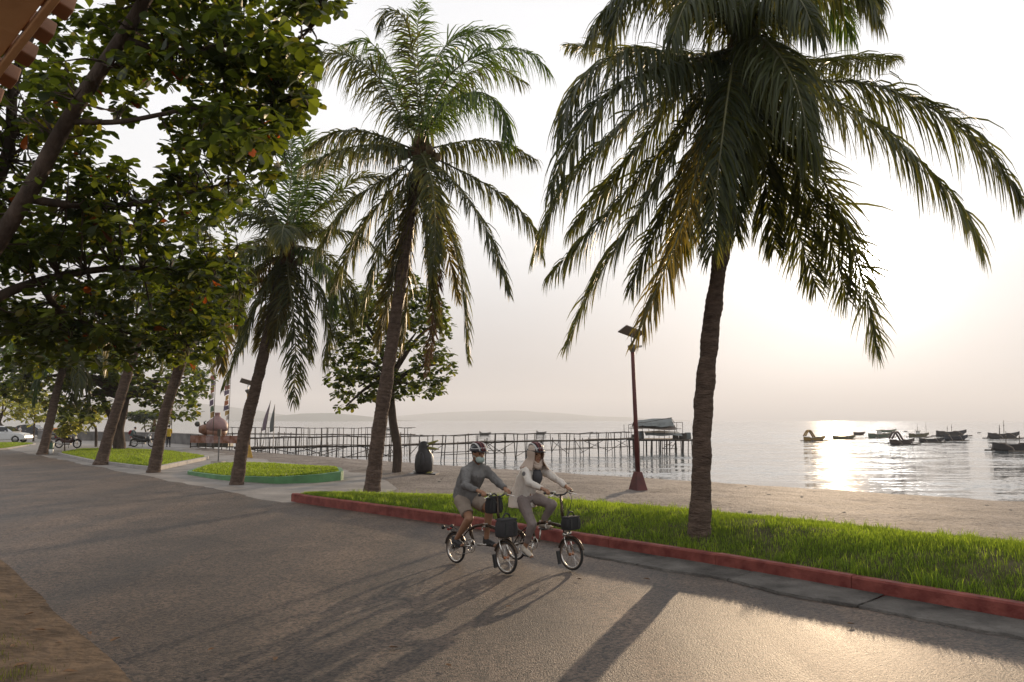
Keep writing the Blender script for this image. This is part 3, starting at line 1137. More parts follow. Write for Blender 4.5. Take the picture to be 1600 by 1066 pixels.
def crown_heart(parent, loc, c, r):
    """fibrous leaf bases round the top of the trunk"""
    mb = MB()
    mb.lathe([(r * .9, -0.75), (r * 1.25, -0.45), (r * 1.7, -0.1), (r * 1.5, 0.15), (r * .8, 0.45), (0.04, 0.8)], 14, c - loc)
    mb.v = [(v[0] + .05 * mnoise.noise(Vector((v[0] * 9, v[1] * 9, v[2] * 6))), v[1] + .05 * mnoise.noise(Vector((v[1] * 9, v[0] * 9, v[2] * 6))), v[2]) for v in mb.v]
    mb.build('leaf_sheath', M_FIBRE, parent)
    for k in range(16):
        a = k * 2.4
        mb = MB()
        e = random.uniform(-0.3, 0.9)
        d = Vector((math.cos(a) * math.cos(e), math.sin(a) * math.cos(e), math.sin(e)))
        q = c - loc + Vector((0, 0, random.uniform(-.45, .2)))
        mb.tube([q + d * r * .6, q + d * (r + .14), q + d * (r + .30) + Vector((0, 0, .04))], [.075, .055, .012], 6, flat=0.5)
        mb.build('leaf_stub', M_FIBRE if k % 3 else M_RACHIS_D, parent)
def coconuts(parent, loc, c, n, r, seed, ang=None):
    rn = random.Random(seed)
    bunches = ang or [rn.uniform(0, 6.28) for _ in range(3)]
    for k in range(n):
        a = bunches[k % len(bunches)] + rn.uniform(-.45, .45)
        dd = r + rn.uniform(.12, .34)
        q = c - loc + Vector((math.cos(a) * dd, math.sin(a) * dd, rn.uniform(-.62, -.12)))
        mb = MB()
        s = rn.uniform(.085, .12)
        mb.ball(q, s, 10, (1, 1, 1.25), Euler((rn.uniform(-.5, .5), rn.uniform(-.5, .5), 0)).to_matrix())
        mb.bar(q + Vector((0, 0, s)), c - loc + Vector((math.cos(a) * r * .8, math.sin(a) * r * .8, .05)), .010, 5)
        mb.build('coconut', M_COCO if rn.random() < .65 else M_COCO_G, parent, smooth=True)

def palm(label, base, trunk_px, crown, fronds, r0, r1, flare, lmax, rnd=8, nuts=8, ns=80, width=0.036, group='coconut palms along the road', seed=1, flen=3.6, rr=0.026, nutang=None, bare=False):
    """crown: (px, py, depth); fronds: dicts or lists of (px, py, metres behind the crown)"""
    rn = random.Random(seed)
    base = Vector(base)
    loc = base.copy()
    root = thing('coconut_palm', label, 'palm tree', loc, 0, group)
    cx, cy, cd_ = crown
    c = at_y(cx, cy, cd_)
    tr = [base - Vector((0, 0, 0.12)), base + Vector((0, 0, 0.02))]
    for k, (px, py) in enumerate(trunk_px):
        u = (k + 1) / (len(trunk_px) + 1)
        tr.append(at_y(px, py, base.y + (cd_ - base.y) * u))
    tr.append(c - Vector((0, 0, .25)))
    palm_trunk(root, loc, tr, r0, r1, flare)
    crown_heart(root, loc, c, r1 * 1.15)
    if nuts:
        coconuts(root, loc, c, nuts, r1 * 1.2, seed, nutang)
    for fr in fronds:
        o = {}
        if isinstance(fr, tuple):
            fr, o = fr
        pts = [c + Vector((0, 0, -.1))]
        for (px, py, dz) in fr:
            pts.append(at_y(px, py, cd_ + dz))
        mk = o.get('m')
        frond(root, loc, pts, o.get('l', lmax) , {'y': M_FROND_Y, 'g': M_FROND_G, 'd': M_FROND_D}.get(mk, M_FROND),
              M_RACHIS_D if mk == 'd' else None, o.get('droop', 0.35), o.get('n', ns), o.get('w', width), rr, o.get('rough', .17), o.get('gap', .03 + .12 * rn.random()), o.get('lift', .2))
    for k in range(rnd):
        a = k * 2.399 + rn.uniform(-.3, .3) + seed
        el = R(70 - 105 * ((k + .5) / rnd) + rn.uniform(-8, 8))
        h = Vector((math.cos(a), math.sin(a), 0))
        L = flen * rn.uniform(.85, 1.1)
        pts, q, e = [c.copy()], c.copy(), el
        for j in range(6):
            q = q + (h * math.cos(e) + Vector((0, 0, 1)) * math.sin(e)) * L / 6
            e = max(e - R(rn.uniform(12, 22)), R(-86))
            pts.append(q.copy())
        low = (k + .5) / rnd > .7
        frond(root, loc, pts, lmax * rn.uniform(.75, 1.0), rn.choice([M_FROND, M_FROND, M_FROND_G, M_FROND_Y if low else M_FROND]), None, 0.3 + .25 * (k / rnd), int(ns * .85), width, rr)
    return root

def gz(px, py, z):
    q = at_z(px, py, z)
    return q

# --- the big palm at right
P1B = at_z(1093, 836, 0.30)
palm('tallest, nearest coconut palm on the grass bank, its crown cut by the frame top', P1B,
     [(1096, 740), (1099, 640), (1106, 560), (1118, 460), (1133, 350), (1148, 200)], (1160, 62, P1B.y + 0.35),
     [
      # right side
      ([(1262, 122, -.2), (1360, 132, -.5), (1460, 172, -.8), (1545, 240, -1.0), (1597, 312, -1.1)], dict(droop=.50, l=1.0, y=1)),
      ([(1240, 130, -.6), (1330, 170, -1.2), (1420, 235, -1.7), (1490, 310, -2.0), (1531, 388, -2.1)], dict(droop=.62, l=.95)),
      ([(1230, 98, .5), (1300, 94, 1.2), (1360, 90, 1.8), (1400, 88, 2.2)], dict(droop=.5, l=.62)),
      ([(1205, 150, .3), (1265, 245, .5), (1320, 350, .4), (1352, 450, .2), (1370, 548, .0)], dict(droop=.12, l=.95, lift=0)),
      ([(1200, 170, .6), (1245, 270, .9), (1295, 370, .9), (1325, 470, .7)], dict(droop=.12, l=.95, lift=0)),
      ([(1195, 190, .9), (1225, 290, 1.3), (1250, 370, 1.3), (1275, 450, 1.2)], dict(droop=.15, l=.85, lift=0)),
      # towards the viewer
      ([(1178, 56, -.6), (1208, 75, -1.2), (1240, 125, -1.7), (1258, 190, -1.9), (1262, 250, -1.9)], dict(droop=.75, l=1.0)),
      ([(1150, 80, -.5), (1140, 130, -1.0), (1128, 220, -1.3), (1118, 310, -1.4), (1112, 400, -1.35)], dict(droop=.35, l=.75, lift=.05)),
      ([(1158, 110, -.4), (1160, 190, -.8), (1150, 280, -1.0), (1150, 370, -1.0)], dict(droop=.3, l=.7, lift=.05)),
      # down left
      ([(1125, 140, -.5), (1095, 240, -.9), (1070, 340, -1.1), (1035, 430, -1.15), (995, 527, -1.1)], dict(droop=.25, l=.75, m='y', lift=.05)),
      ([(1100, 150, -.2), (1040, 260, -.4), (980, 360, -.4), (925, 450, -.3), (887, 540, -.2)], dict(droop=.3, l=.8)),
      ([(1105, 130, .2), (1040, 225, .3), (970, 310, .4), (905, 380, .5), (858, 432, .6)], dict(droop=.35, l=.85)),
      ([(1090, 110, .1), (1010, 160, -.1), (940, 225, -.2), (875, 300, -.2), (835, 400, -.1)], dict(droop=.42, l=.9)),
      ([(1085, 92, -.4), (1020, 78, -.9), (955, 88, -1.3), (905, 130, -1.5), (875, 205, -1.6)], dict(droop=.8, l=1.05)),
      ([(1080, 100, -.7), (1010, 110, -1.3), (945, 150, -1.8), (895, 220, -2.0), (860, 300, -2.1)], dict(droop=.75, l=.95)),
      ([(1090, 86, .7), (1020, 78, 1.5), (950, 76, 2.1), (885, 70, 2.6)], dict(droop=.4, l=.6)),
      ([(1110, 180, .7), (1065, 280, .9), (1020, 370, .9), (985, 450, .8)], dict(droop=.2, l=.85, lift=.05)),
      ([(1120, 220, 1.0), (1085, 320, 1.3), (1060, 400, 1.3)], dict(droop=.2, l=.85, lift=.05)),
      # upper, mostly above the frame
      ([(1130, 10, -.3), (1080, -50, -.6), (1020, -50, -.9), (975, -5, -1.1), (955, 60, -1.2)], dict(droop=.7, l=.9)),
      ([(1125, 10, .4), (1060, -60, .9), (990, -90, 1.3), (930, -70, 1.6)], dict(droop=.6, l=.9)),
      ([(1150, -10, .2), (1140, -100, .4), (1110, -170, .6), (1060, -200, .8)], dict(droop=.5, l=.85, m='g')),
      ([(1170, -10, -.3), (1190, -100, -.6), (1230, -160, -.9), (1290, -170, -1.1)], dict(droop=.5, l=.85, m='g')),
      ([(1190, 10, -.4), (1240, -55, -.8), (1300, -60, -1.2), (1345, -20, -1.4), (1370, 30, -1.5)], dict(droop=.7, l=.9)),
      ([(1190, 30, .4), (1245, -10, .9), (1300, 5, 1.3), (1330, 60, 1.6)], dict(droop=.65, l=.85, m='g')),
      ([(1120, 25, -.2), (1060, -20, -.5), (1000, -25, -.7), (950, 10, -.8), (920, 60, -.9)], dict(droop=.7, l=.95)),
      ([(1205, 20, .0), (1265, -35, .0), (1325, -40, -.1), (1375, 0, -.2)], dict(droop=.7, l=.95)),
      ([(1085, 120, .5), (1020, 200, .9), (950, 290, 1.1), (890, 360, 1.2)], dict(droop=.4, l=.9)),
      ([(1185, 120, .6), (1190, 220, 1.0), (1200, 320, 1.1), (1210, 390, 1.1)], dict(droop=.3, l=.8, lift=.05)),
      ([(1185, 20, -.8), (1215, -20, -1.4), (1250, 0, -1.8), (1275, 55, -2.0)], dict(droop=.7, l=.85)),
      ([(1140, 20, -.7), (1110, -20, -1.3), (1075, 0, -1.7), (1050, 60, -1.9)], dict(droop=.7, l=.85)),
     ], 0.148, 0.108, 1.28, 0.95, rnd=0, nuts=9, ns=125, width=0.026, seed=3, rr=0.030, nutang=[3.3, -0.35, 4.4])

# --- the middle palm
P2B = at_z(582, 762, 0.20)
palm('coconut palm with a dry brown frond, rooted at the far tip of the grass bank', P2B,
     [(590, 690), (600, 620), (612, 540), (625, 450), (640, 340)], (657, 232, P2B.y + 0.3),
     [
      ([(630, 190, -.2), (598, 130, -.6), (560, 95, -.9), (515, 85, -1.1), (488, 130, -1.2)], dict(droop=.45, l=1.2)),
      ([(640, 180, .4), (612, 110, .8), (575, 65, 1.1), (530, 75, 1.3)], dict(droop=.4, l=1.0, m='g')),
      ([(654, 170, -.2), (646, 90, -.4), (632, 30, -.6), (605, 18, -.8), (592, 48, -.9)], dict(droop=.35, l=.9)),
      ([(658, 160, .5), (652, 80, .8), (655, 0, 1.1)], dict(droop=.15, l=.95, m='g', lift=.1)),
      ([(662, 165, 0), (680, 95, 0), (722, 55, -.1), (790, 48, -.2)], dict(droop=.4, l=1.15, m='g')),
      ([(668, 180, -.5), (705, 115, -1.0), (765, 80, -1.4), (825, 80, -1.7), (858, 112, -1.8)], dict(droop=.5, l=1.15, m='g')),
      ([(672, 195, -.8), (710, 155, -1.5), (755, 145, -2.0), (785, 175, -2.2), (792, 230, -2.3)], dict(droop=.7, l=1.0, m='g')),
      ([(670, 200, .6), (715, 130, 1.2), (770, 105, 1.6), (820, 130, 1.9)], dict(droop=.5, l=1.0)),
      ([(690, 228, .2), (735, 220, .3), (790, 224, .3), (838, 250, .2)], dict(droop=.7, l=.95)),
      ([(695, 255, .1), (745, 280, .1), (795, 312, .1), (830, 350, 0), (848, 400, 0)], dict(droop=.7, l=.9)),
      ([(690, 265, -.4), (730, 310, -.8), (765, 370, -1.0), (795, 458, -1.1)], dict(droop=.4, l=.8)),
      ([(625, 225, -.2), (580, 208, -.4), (530, 206, -.6), (480, 232, -.7)], dict(droop=.65, l=.85)),
      ([(625, 232, -.5), (580, 226, -1.0), (525, 236, -1.3), (470, 262, -1.5)], dict(droop=.75, l=.9)),
      ([(630, 262, -.2), (585, 290, -.5), (535, 330, -.7), (492, 395, -.8)], dict(droop=.5, l=.95)),
      ([(635, 275, .2), (592, 320, .3), (555, 380, .3), (520, 450, .2)], dict(droop=.35, l=.95)),
      ([(642, 275, -.4), (610, 340, -.8), (585, 420, -.9), (565, 500, -.9)], dict(droop=.3, l=.8)),
      ([(650, 290, .5), (630, 370, .7), (612, 450, .7), (590, 540, .6)], dict(droop=.25, l=.85, m='y')),
      ([(664, 250, -.7), (676, 290, -1.1), (680, 360, -1.3), (676, 430, -1.3)], dict(droop=.3, l=.7)),
      ([(660, 290, .2), (665, 370, .3), (672, 450, .3), (690, 520, .2)], dict(droop=.3, l=.75)),
      ([(672, 285, 0), (700, 350, 0), (722, 440, 0), (730, 560, 0)], dict(droop=.25, l=.8)),
      ([(650, 310, 0), (640, 390, .1), (636, 470, .1), (628, 545, .1)], dict(droop=.2, l=.8, m='y')),
      ([(668, 300, .4), (682, 390, .5), (680, 480, .5), (665, 585, .5)], dict(droop=.3, l=.45, m='d', rough=.2, lift=0)),
      ([(648, 300, .6), (625, 400, .7), (600, 470, .7)], dict(droop=.25, l=.8)),
      ([(675, 300, .7), (700, 390, .9), (715, 470, .9)], dict(droop=.25, l=.7, m='y')),
     ], 0.195, 0.135, 1.3, 1.0, rnd=0, nuts=12, ns=100, width=0.034, seed=5, rr=0.034, nutang=[3.2, -0.2, -0.6, 5.2])

# --- third palm
P3B = at_z(370, 757, 0.02)
palm('leaning coconut palm in front of the green painted kerb', P3B,
     [(376, 715), (386, 660), (403, 590), (420, 520), (434, 450)], (449, 385, P3B.y + 0.4),
     [
      ([(450, 330, 0), (456, 260, .1), (450, 190, .2)], dict(droop=.1, l=.8, m='g', lift=.1)),
      ([(456, 330, .4), (470, 270, .8), (478, 205, 1.0)], dict(droop=.15, l=1.0, m='g')),
      ([(462, 335, -.4), (490, 275, -.8), (525, 235, -1.0), (560, 240, -1.1)], dict(droop=.35, l=1.1, m='g')),
      ([(468, 355, .2), (515, 315, .4), (560, 280, .5), (600, 275, .6)], dict(droop=.35, l=1.1)),
      ([(435, 345, -.3), (405, 300, -.7), (365, 290, -1.0), (325, 320, -1.1)], dict(droop=.45, l=1.1)),
      ([(430, 360, .5), (390, 320, 1.0), (340, 300, 1.3)], dict(droop=.4, l=1.1, m='g')),
      ([(425, 385, -.6), (385, 392, -1.2), (340, 425, -1.5), (318, 480, -1.6)], dict(droop=.55, l=1.0)),
      ([(425, 400, .2), (385, 440, .3), (345, 500, .3), (330, 560, .3)], dict(droop=.4, l=1.0)),
      ([(432, 415, -.4), (405, 470, -.7), (380, 530, -.8), (352, 600, -.8)], dict(droop=.3, l=.9)),
      ([(438, 420, .5), (420, 480, .6), (405, 545, .6)], dict(droop=.3, l=.9, m='y')),
      ([(450, 425, -.5), (458, 490, -.8), (462, 560, -.8), (458, 630, -.8)], dict(droop=.25, l=.8)),
      ([(445, 425, -.3), (438, 480, -.5), (428, 540, -.5)], dict(droop=.3, l=.8, m='y')),
      ([(465, 410, -.2), (495, 450, -.3), (512, 510, -.3), (505, 570, -.3)], dict(droop=.35, l=.9)),
      ([(468, 400, .4), (510, 420, .7), (540, 470, .8), (552, 520, .8)], dict(droop=.45, l=.9)),
      ([(460, 420, .4), (478, 490, .5), (485, 560, .5)], dict(droop=.3, l=.8)),
      ([(425, 410, .8), (375, 450, 1.3), (335, 520, 1.4)], dict(droop=.4, l=.9, m='d', rough=.2)),
     ], 0.195, 0.145, 1.3, 1.0, rnd=9, nuts=8, ns=84, width=0.037, seed=8, flen=3.6, rr=0.034)

# --- the palms farther down the road
P4B = at_z(240, 738, 0.02)
palm('coconut palm leaning over the gap between the grey and green kerbed lawns', P4B,
     [(247, 700), (257, 650), (272, 600), (290, 545)], (318, 440, P4B.y + 0.5), [
      ([(330, 470, -.8), (345, 520, -1.2), (345, 580, -1.3)], dict(droop=.3, l=.9, m='y')),
      ([(300, 460, -.6), (285, 510, -1.0), (280, 560, -1.1)], dict(droop=.3, l=.9)),
      ], 0.215, 0.165, 1.4, 1.0, rnd=16, nuts=5, ns=46, width=0.075, seed=11, flen=3.8, rr=0.036)
P5B = at_z(158, 726, 0.02)
palm('thick based coconut palm beside the grey kerb, its bulging foot on the pavement', P5B,
     [(163, 705), (176, 660), (193, 605), (210, 550)], (240, 455, P5B.y + 0.5), [],
     0.235, 0.18, 1.75, 1.05, rnd=16, nuts=4, ns=40, width=0.08, seed=14, flen=4.0, rr=0.036)
P6B = at_z(66, 710, 0.02)
palm('farthest leaning coconut palm of the roadside row, by the green bin', P6B,
     [(71, 690), (80, 650), (88, 615)], (105, 545, P6B.y + 0.6), [],
     0.25, 0.19, 1.35, 1.1, rnd=15, nuts=0, ns=34, width=0.10, seed=17, flen=4.0, rr=0.036)
# ================================================================== BROADLEAF TREES
M_ALM = leaf_mat('almond_leaf', (0.024, 0.042, 0.013), (0.19, 0.27, 0.022), 0.38, 0.42, 0.4, 0.45)
M_ALM_R = leaf_mat('almond_leaf_red', (0.16, 0.045, 0.014), (0.48, 0.12, 0.02), 0.5, 0.45, 0.4, 0.4)
M_ALM_Y = leaf_mat('almond_leaf_yellow', (0.085, 0.085, 0.016), (0.30, 0.30, 0.03), 0.5, 0.45, 0.4, 0.3)
M_YOUNG = leaf_mat('young_tree_leaf', (0.085, 0.105, 0.035), (0.42, 0.46, 0.09), 0.55, 0.45, 0.35, 0.4)
M_BARK = bark_material('almond_bark', (0.050, 0.036, 0.028), (0.125, 0.092, 0.072))
# leaf outline: base, three cross sections, tip (unit length along x)
LV = np.array([[0, 0, 0],
               [.30, .15, .035], [.30, 0, 0.0], [.30, -.15, .035],
               [.62, .29, .05], [.62, 0, -.005], [.62, -.29, .05],
               [.86, .24, .02], [.86, 0, -.03], [.86, -.24, .02],
               [1.0, 0, -.07]])
LQ = np.array([[1, 2, 5, 4], [2, 3, 6, 5], [4, 5, 8, 7], [5, 6, 9, 8]])[:, ::-1]
LT = np.array([[0, 2, 1], [0, 3, 2], [7, 8, 10], [8, 9, 10]])[:, ::-1]
def leaf_mesh(name, m, wsc=1.0, curl=0.0):
    v = LV.copy()
    v[:, 1] *= wsc
    v[:, 2] -= curl * v[:, 0] ** 2
    me = mesh_np(name, v, [LQ, LT], np.full(11, .3), smooth=True)
    me.materials.append(m)
    return me
def rosettes(C, per, l0, l1, e0=-55, e1=25):
    """leaf frames around twig ends C: returns origin, axes, length"""
    n = len(C)
    k = RNG.integers(per[0], per[1] + 1, n)
    idx = np.repeat(np.arange(n), k)
    m = len(idx)
    ph = RNG.uniform(0, 2 * PI, m)
    el = np.radians(RNG.uniform(e0, e1, m))
    ax = np.stack([np.cos(ph) * np.cos(el), np.sin(ph) * np.cos(el), np.sin(el)], -1)
    up = np.array([0, 0, 1.0]) + RNG.normal(0, .35, (m, 3))
    sd = np.cross(up, ax)
    sd /= np.linalg.norm(sd, axis=1)[:, None]
    nr = np.cross(ax, sd)
    ln = RNG.uniform(l0, l1, m)
    og = np.asarray(C)[idx] + ax * 0.03 + RNG.normal(0, .02, (m, 3))
    return og, ax, sd, nr, ln
def foliage(name, fr, loc, m, parent, wsc=1.0):
    og, ax, sd, nr, ln = fr
    v = og[:, None, :] + (LV[None, :, 0:1] * ax[:, None, :] + LV[None, :, 1:2] * wsc * sd[:, None, :] + LV[None, :, 2:3] * nr[:, None, :]) * ln[:, None, None]
    k = np.arange(len(og))[:, None] * 11
    q = np.concatenate([k + a[None, :] for a in LQ])
    t = np.concatenate([k + a[None, :] for a in LT])
    o = link(name, mesh_np(name, v.reshape(-1, 3) - np.array(tuple(loc)), [q, t], np.repeat(RNG.random(len(og)), 11), smooth=True), parent, m)
    o['kind'] = 'stuff'
    return o
def sub(fr, msk):
    return tuple(a[msk] for a in fr)
def leaf_parts(fr, loc, meshes, parent):
    og, ax, sd, nr, ln = fr
    for i in range(len(og)):
        o = bpy.data.objects.new('leaf', meshes[int(RNG.integers(0, len(meshes)))])
        M = Matrix(((ax[i][0], sd[i][0], nr[i][0]), (ax[i][1], sd[i][1], nr[i][1]), (ax[i][2], sd[i][2], nr[i][2]))).to_4x4()
        s = ln[i]
        M = M @ Matrix.Diagonal((s, s, s, 1))
        M.translation = Vector(og[i]) - loc
        o.matrix_local = M
        o.parent = parent
        COL.objects.link(o)
def px_of(pts):
    q = np.asarray(pts) - np.array(tuple(CAM))
    f = q @ np.array(tuple(FWD))
    u = q @ np.array(tuple(UPV))
    return 800 + q[:, 0] / f * FPX, 533 - u / f * FPX, f
def canopy(lobes, n, dmean, dsd, holes=()):
    """twig ends spread through lobes (px, py, rx, ry[, depth]) of a crown at its real distance"""
    ar = np.array([l[2] * l[3] for l in lobes], float)
    ar /= ar.sum()
    out = []
    while len(out) < n:
        l = lobes[int(RNG.choice(len(lobes), p=ar))]
        a, r = RNG.uniform(0, 2 * PI), math.sqrt(RNG.random())
        px, py = l[0] + l[2] * r * math.cos(a), l[1] + l[3] * r * math.sin(a)
        if any(((px - h[0]) / h[2]) ** 2 + ((py - h[1]) / h[3]) ** 2 < 1 for h in holes):
            continue
        dm = l[4] if len(l) > 4 else dmean
        out.append(tuple(at_y(px, py, dm + RNG.normal(0, dsd) * math.sqrt(max(0.1, 1 - r * r)))))
    return np.array(out)
def limb(mb, pts, r0, r1, n=8):
    P = smooth_path(pts, max(8, 5 * len(pts)))
    m = len(P)
    mb.tube(P, [(r0 + (r1 - r0) * i / (m - 1)) * (1 + .08 * mnoise.noise(Vector((i * .7, r0 * 40, 0)))) for i in range(m)], n)
def twigs(mb, C, nodes, r=0.012, frac=1.0):
    N = [Vector(q) for q in nodes]
    for c in C:
        if random.random() > frac:
            continue
        c = Vector(c)
        b = min(N, key=lambda q: (q - c).length)
        if (b - c).length > .95:
            continue
        mid = b.lerp(c, .5) + Vector((random.uniform(-.1, .1), random.uniform(-.1, .1), random.uniform(-.25, .05) * (b - c).length * .5))
        mb.tube([b, mid, c], [r * 1.6, r, r * .5], 5, cap=False)

# --- the big almond tree overhead at left
loc = at_z(-190, 860, 0.0)
loc = Vector((-7.4, 9.4, 0.0))
root = thing('almond_tree', 'big dark broadleaf tree overhanging the road from the upper left, with a few red leaves', 'tree', loc)
DT = 9.2
tmb = MB()
fork = Vector((-7.1, 9.3, 2.6))
limb(tmb, [loc - Vector((0, 0, .2)), loc + Vector((0, 0, .6)), loc + Vector((.1, 0, 1.7)), fork], .30, .20, 12)
tmb.v = [(a - loc.x, b - loc.y, c - loc.z) for a, b, c in tmb.v]
tmb.build('trunk', M_BARK, root, smooth=True)
limbs = [
    [fork, at_y(-40, 430, 8.9), at_y(40, 310, 8.6), at_y(105, 190, 8.3), at_y(190, 60, 8.0), at_y(245, -25, 7.9), at_y(320, -90, 7.8)],
    [fork, at_y(-50, 380, 9.6), at_y(12, 240, 9.8), at_y(22, 130, 9.9), at_y(60, 30, 10), at_y(110, -40, 10)],
    [at_y(105, 190, 8.3), at_y(190, 190, 8.3), at_y(300, 170, 8.4), at_y(400, 165, 8.5), at_y(465, 150, 8.5)],
    [at_y(190, 60, 8.0), at_y(270, 80, 8.1), at_y(360, 70, 8.3), at_y(450, 70, 8.4), at_y(500, 30, 8.4)],
    [fork, at_y(-30, 480, 9.6), at_y(60, 440, 10.0), at_y(170, 420, 10.4), at_y(280, 420, 10.8), at_y(360, 410, 11.0)],
    [at_y(60, 440, 10.0), at_y(110, 500, 10.6), at_y(200, 520, 11.2), at_y(290, 530, 11.6)],
    [at_y(40, 310, 8.6), at_y(110, 320, 9.0), at_y(200, 320, 9.4), at_y(300, 300, 9.6), at_y(380, 280, 9.8)],
]
LR = [(.115, .05), (.09, .04), (.034, .012), (.036, .012), (.08, .018), (.05, .015), (.055, .015)]
nodes = []
for L_, (a, b) in zip(limbs, LR):
    mb = MB()
    limb(mb, L_, a, b, 9)
    nodes += smooth_path(L_, 14)[2:]
    mb.build('limb', M_BARK, root, smooth=True, off=loc)
lobes = [(330, 50, 170, 85, 8.3), (400, 165, 70, 85, 8.5), (330, 205, 75, 62, 8.6), (468, 130, 26, 55, 8.5), (90, 110, 140, 110, 9.0), (425, 235, 28, 45, 8.6),
         (60, 290, 130, 110, 9.6), (210, 320, 110, 70, 9.6), (330, 300, 60, 40, 9.8), (130, 440, 210, 100, 10.6), (330, 420, 60, 100, 10.9),
         (500, 5, 45, 16, 8.4), (120, 520, 180, 55, 11.2), (300, 520, 50, 50, 11.4), (450, 40, 30, 40, 8.4), (-120, 250, 120, 330, 9.6), (300, -120, 260, 110, 8.0)]
holes = [(160, 168, 26, 20), (180, 145, 18, 14), (236, 252, 30, 36), (250, 215, 26, 16), (200, 200, 40, 16), (170, 258, 14, 9), (310, 70, 12, 9), (280, 85, 14, 8), (228, 60, 8, 12), (330, 112, 12, 8), (352, 190, 9, 7), (120, 345, 16, 7), (60, 300, 10, 8), (115, 318, 12, 6), (200, 372, 10, 6), (390, 60, 8, 12)]
C = canopy(lobes, 3100, DT, .75, holes)
mb = MB()
twigs(mb, C, nodes, .009, .55)
tw = mb.build('twigs', M_BARK, root, off=loc)
tw['kind'] = 'stuff'
fr = rosettes(C, (7, 11), .085, .195)
cols = RNG.random(len(fr[0]))
px_, py_, f_ = px_of(fr[0])
# keep the sky gaps of the crown open
hol = np.zeros(len(px_), bool)
for h in holes:
    hol |= ((px_ - h[0]) / (h[2] * .9)) ** 2 + ((py_ - h[1]) / (h[3] * .9)) ** 2 < 1
# the big limb stays visible between the leaf layers
for L_ in limbs[:2]:
    for q in smooth_path(L_, 60):
        pq = proj(q)
        hol |= ((px_ - pq[0]) ** 2 + (py_ - pq[1]) ** 2 < 24 ** 2) & (f_ < (q - CAM).dot(FWD) + .1) & (RNG.random(len(px_)) < .42)
# ragged right rim of the crown
hol |= (px_ > 452) & (py_ > 24) & (py_ < 66)
hol |= (px_ > 492) & (py_ > 18)
hol |= (px_ > 446) & (py_ > 196)
hol |= (px_ > 405) & (py_ > 285)
fr = sub(fr, ~hol); cols = cols[~hol]
px_, py_, f_ = px_of(fr[0])
vis = (px_ > 0) & (px_ < 560) & (py_ > 0) & (py_ < 600)
size = np.where(vis, fr[4] / f_, 0)
order = np.argsort(-size)
big = np.zeros(len(px_), bool)
big[order[:280]] = True
redm = (cols > .989) & vis & (py_ > 60)
big |= redm
big_i = np.where(big)[0]
if len(big_i) > 300:
    drop = [i for i in order[:280][::-1] if not redm[i]][:len(big_i) - 300]
    big[drop] = False
A1 = [leaf_mesh('almond_leaf', M_ALM, w, c) for w, c in ((1.0, .05), (.9, .15), (1.1, .1))]
AR = [leaf_mesh('almond_leaf_red', M_ALM_R, 1.0, .12)]
leaf_parts(sub(fr, big & ~redm), loc, A1, root)
leaf_parts(sub(fr, redm), loc, AR, root)
rest = ~big
yel = (cols < .07) & rest
foliage('foliage', sub(fr, rest & ~yel), loc, M_ALM, root)
foliage('yellowing_foliage', sub(fr, yel), loc, M_ALM_Y, root)

# --- the compact almond tree on the beach
def broad_tree(label, base, trunk_px, lobes, n, dmean, dsd, l0, l1, m, per=(7, 10), r0=.2, r1=.1, name='almond_tree', holes=(), parts=0, group=None, forks=(), wsc=1.0, ydots=.05, cat='tree'):
    base = Vector(base)
    root = thing(name, label, cat, base, 0, group)
    P = [base - Vector((0, 0, .15)), base + Vector((0, 0, .02))] + [at_y(px, py, base.y + (dmean - base.y) * (k + 1) / len(trunk_px)) for k, (px, py) in enumerate(trunk_px)]
    mb = MB()
    Q = smooth_path(P, 24)
    mb.tube(Q, [(r0 + (r1 - r0) * i / 23) * (1 + .45 * math.exp(-i * .9)) * (1 + .12 * mnoise.noise(Vector((i * .6, r0 * 9, 2)))) for i in range(24)], 10)
    mb.build('trunk', M_BARK, root, smooth=True, off=base)
    nodes = [P[-1]]
    for k, l_ in enumerate(lobes):
        mb = MB()
        e = at_y(l_[0], l_[1], l_[4] if len(l_) > 4 else dmean + random.uniform(-dsd, dsd) * .5)
        st = Q[-1 - (k % 3)]
        mid = st.lerp(e, .5) + Vector((0, 0, .12 * (e - st).length))
        limb(mb, [st, mid, e], r1 * .8, r1 * .22, 7)
        nodes += [mid, e]
        mb.build('limb', M_BARK, root, smooth=True, off=base)
    for fpx in forks:
        mb = MB()
        limb(mb, [at_y(px, py, dmean) for px, py in fpx], r1 * .9, r1 * .5, 8)
        mb.build('limb', M_BARK, root, smooth=True, off=base)
    C = canopy(lobes, n, dmean, dsd, holes)
    fr = rosettes(C, per, l0, l1)
    cols = RNG.random(len(fr[0]))
    big = np.zeros(len(cols), bool)
    if parts:
        px_, py_, f_ = px_of(fr[0])
        order = np.argsort(-fr[4] / f_ + .002 * RNG.random(len(f_)))
        big[order[:parts]] = True
        ms = [leaf_mesh('tree_leaf', m, w * wsc, c) for w, c in ((1.0, .05), (.9, .15))]
        leaf_parts(sub(fr, big), base, ms, root)
    yel = (cols < ydots) & ~big
    foliage('foliage', sub(fr, ~big & ~yel), base, m, root, wsc)
    if yel.any():
        foliage('yellowing_foliage', sub(fr, yel), base, M_ALM_Y, root, wsc)
    return root
BT = ground(620, 738)
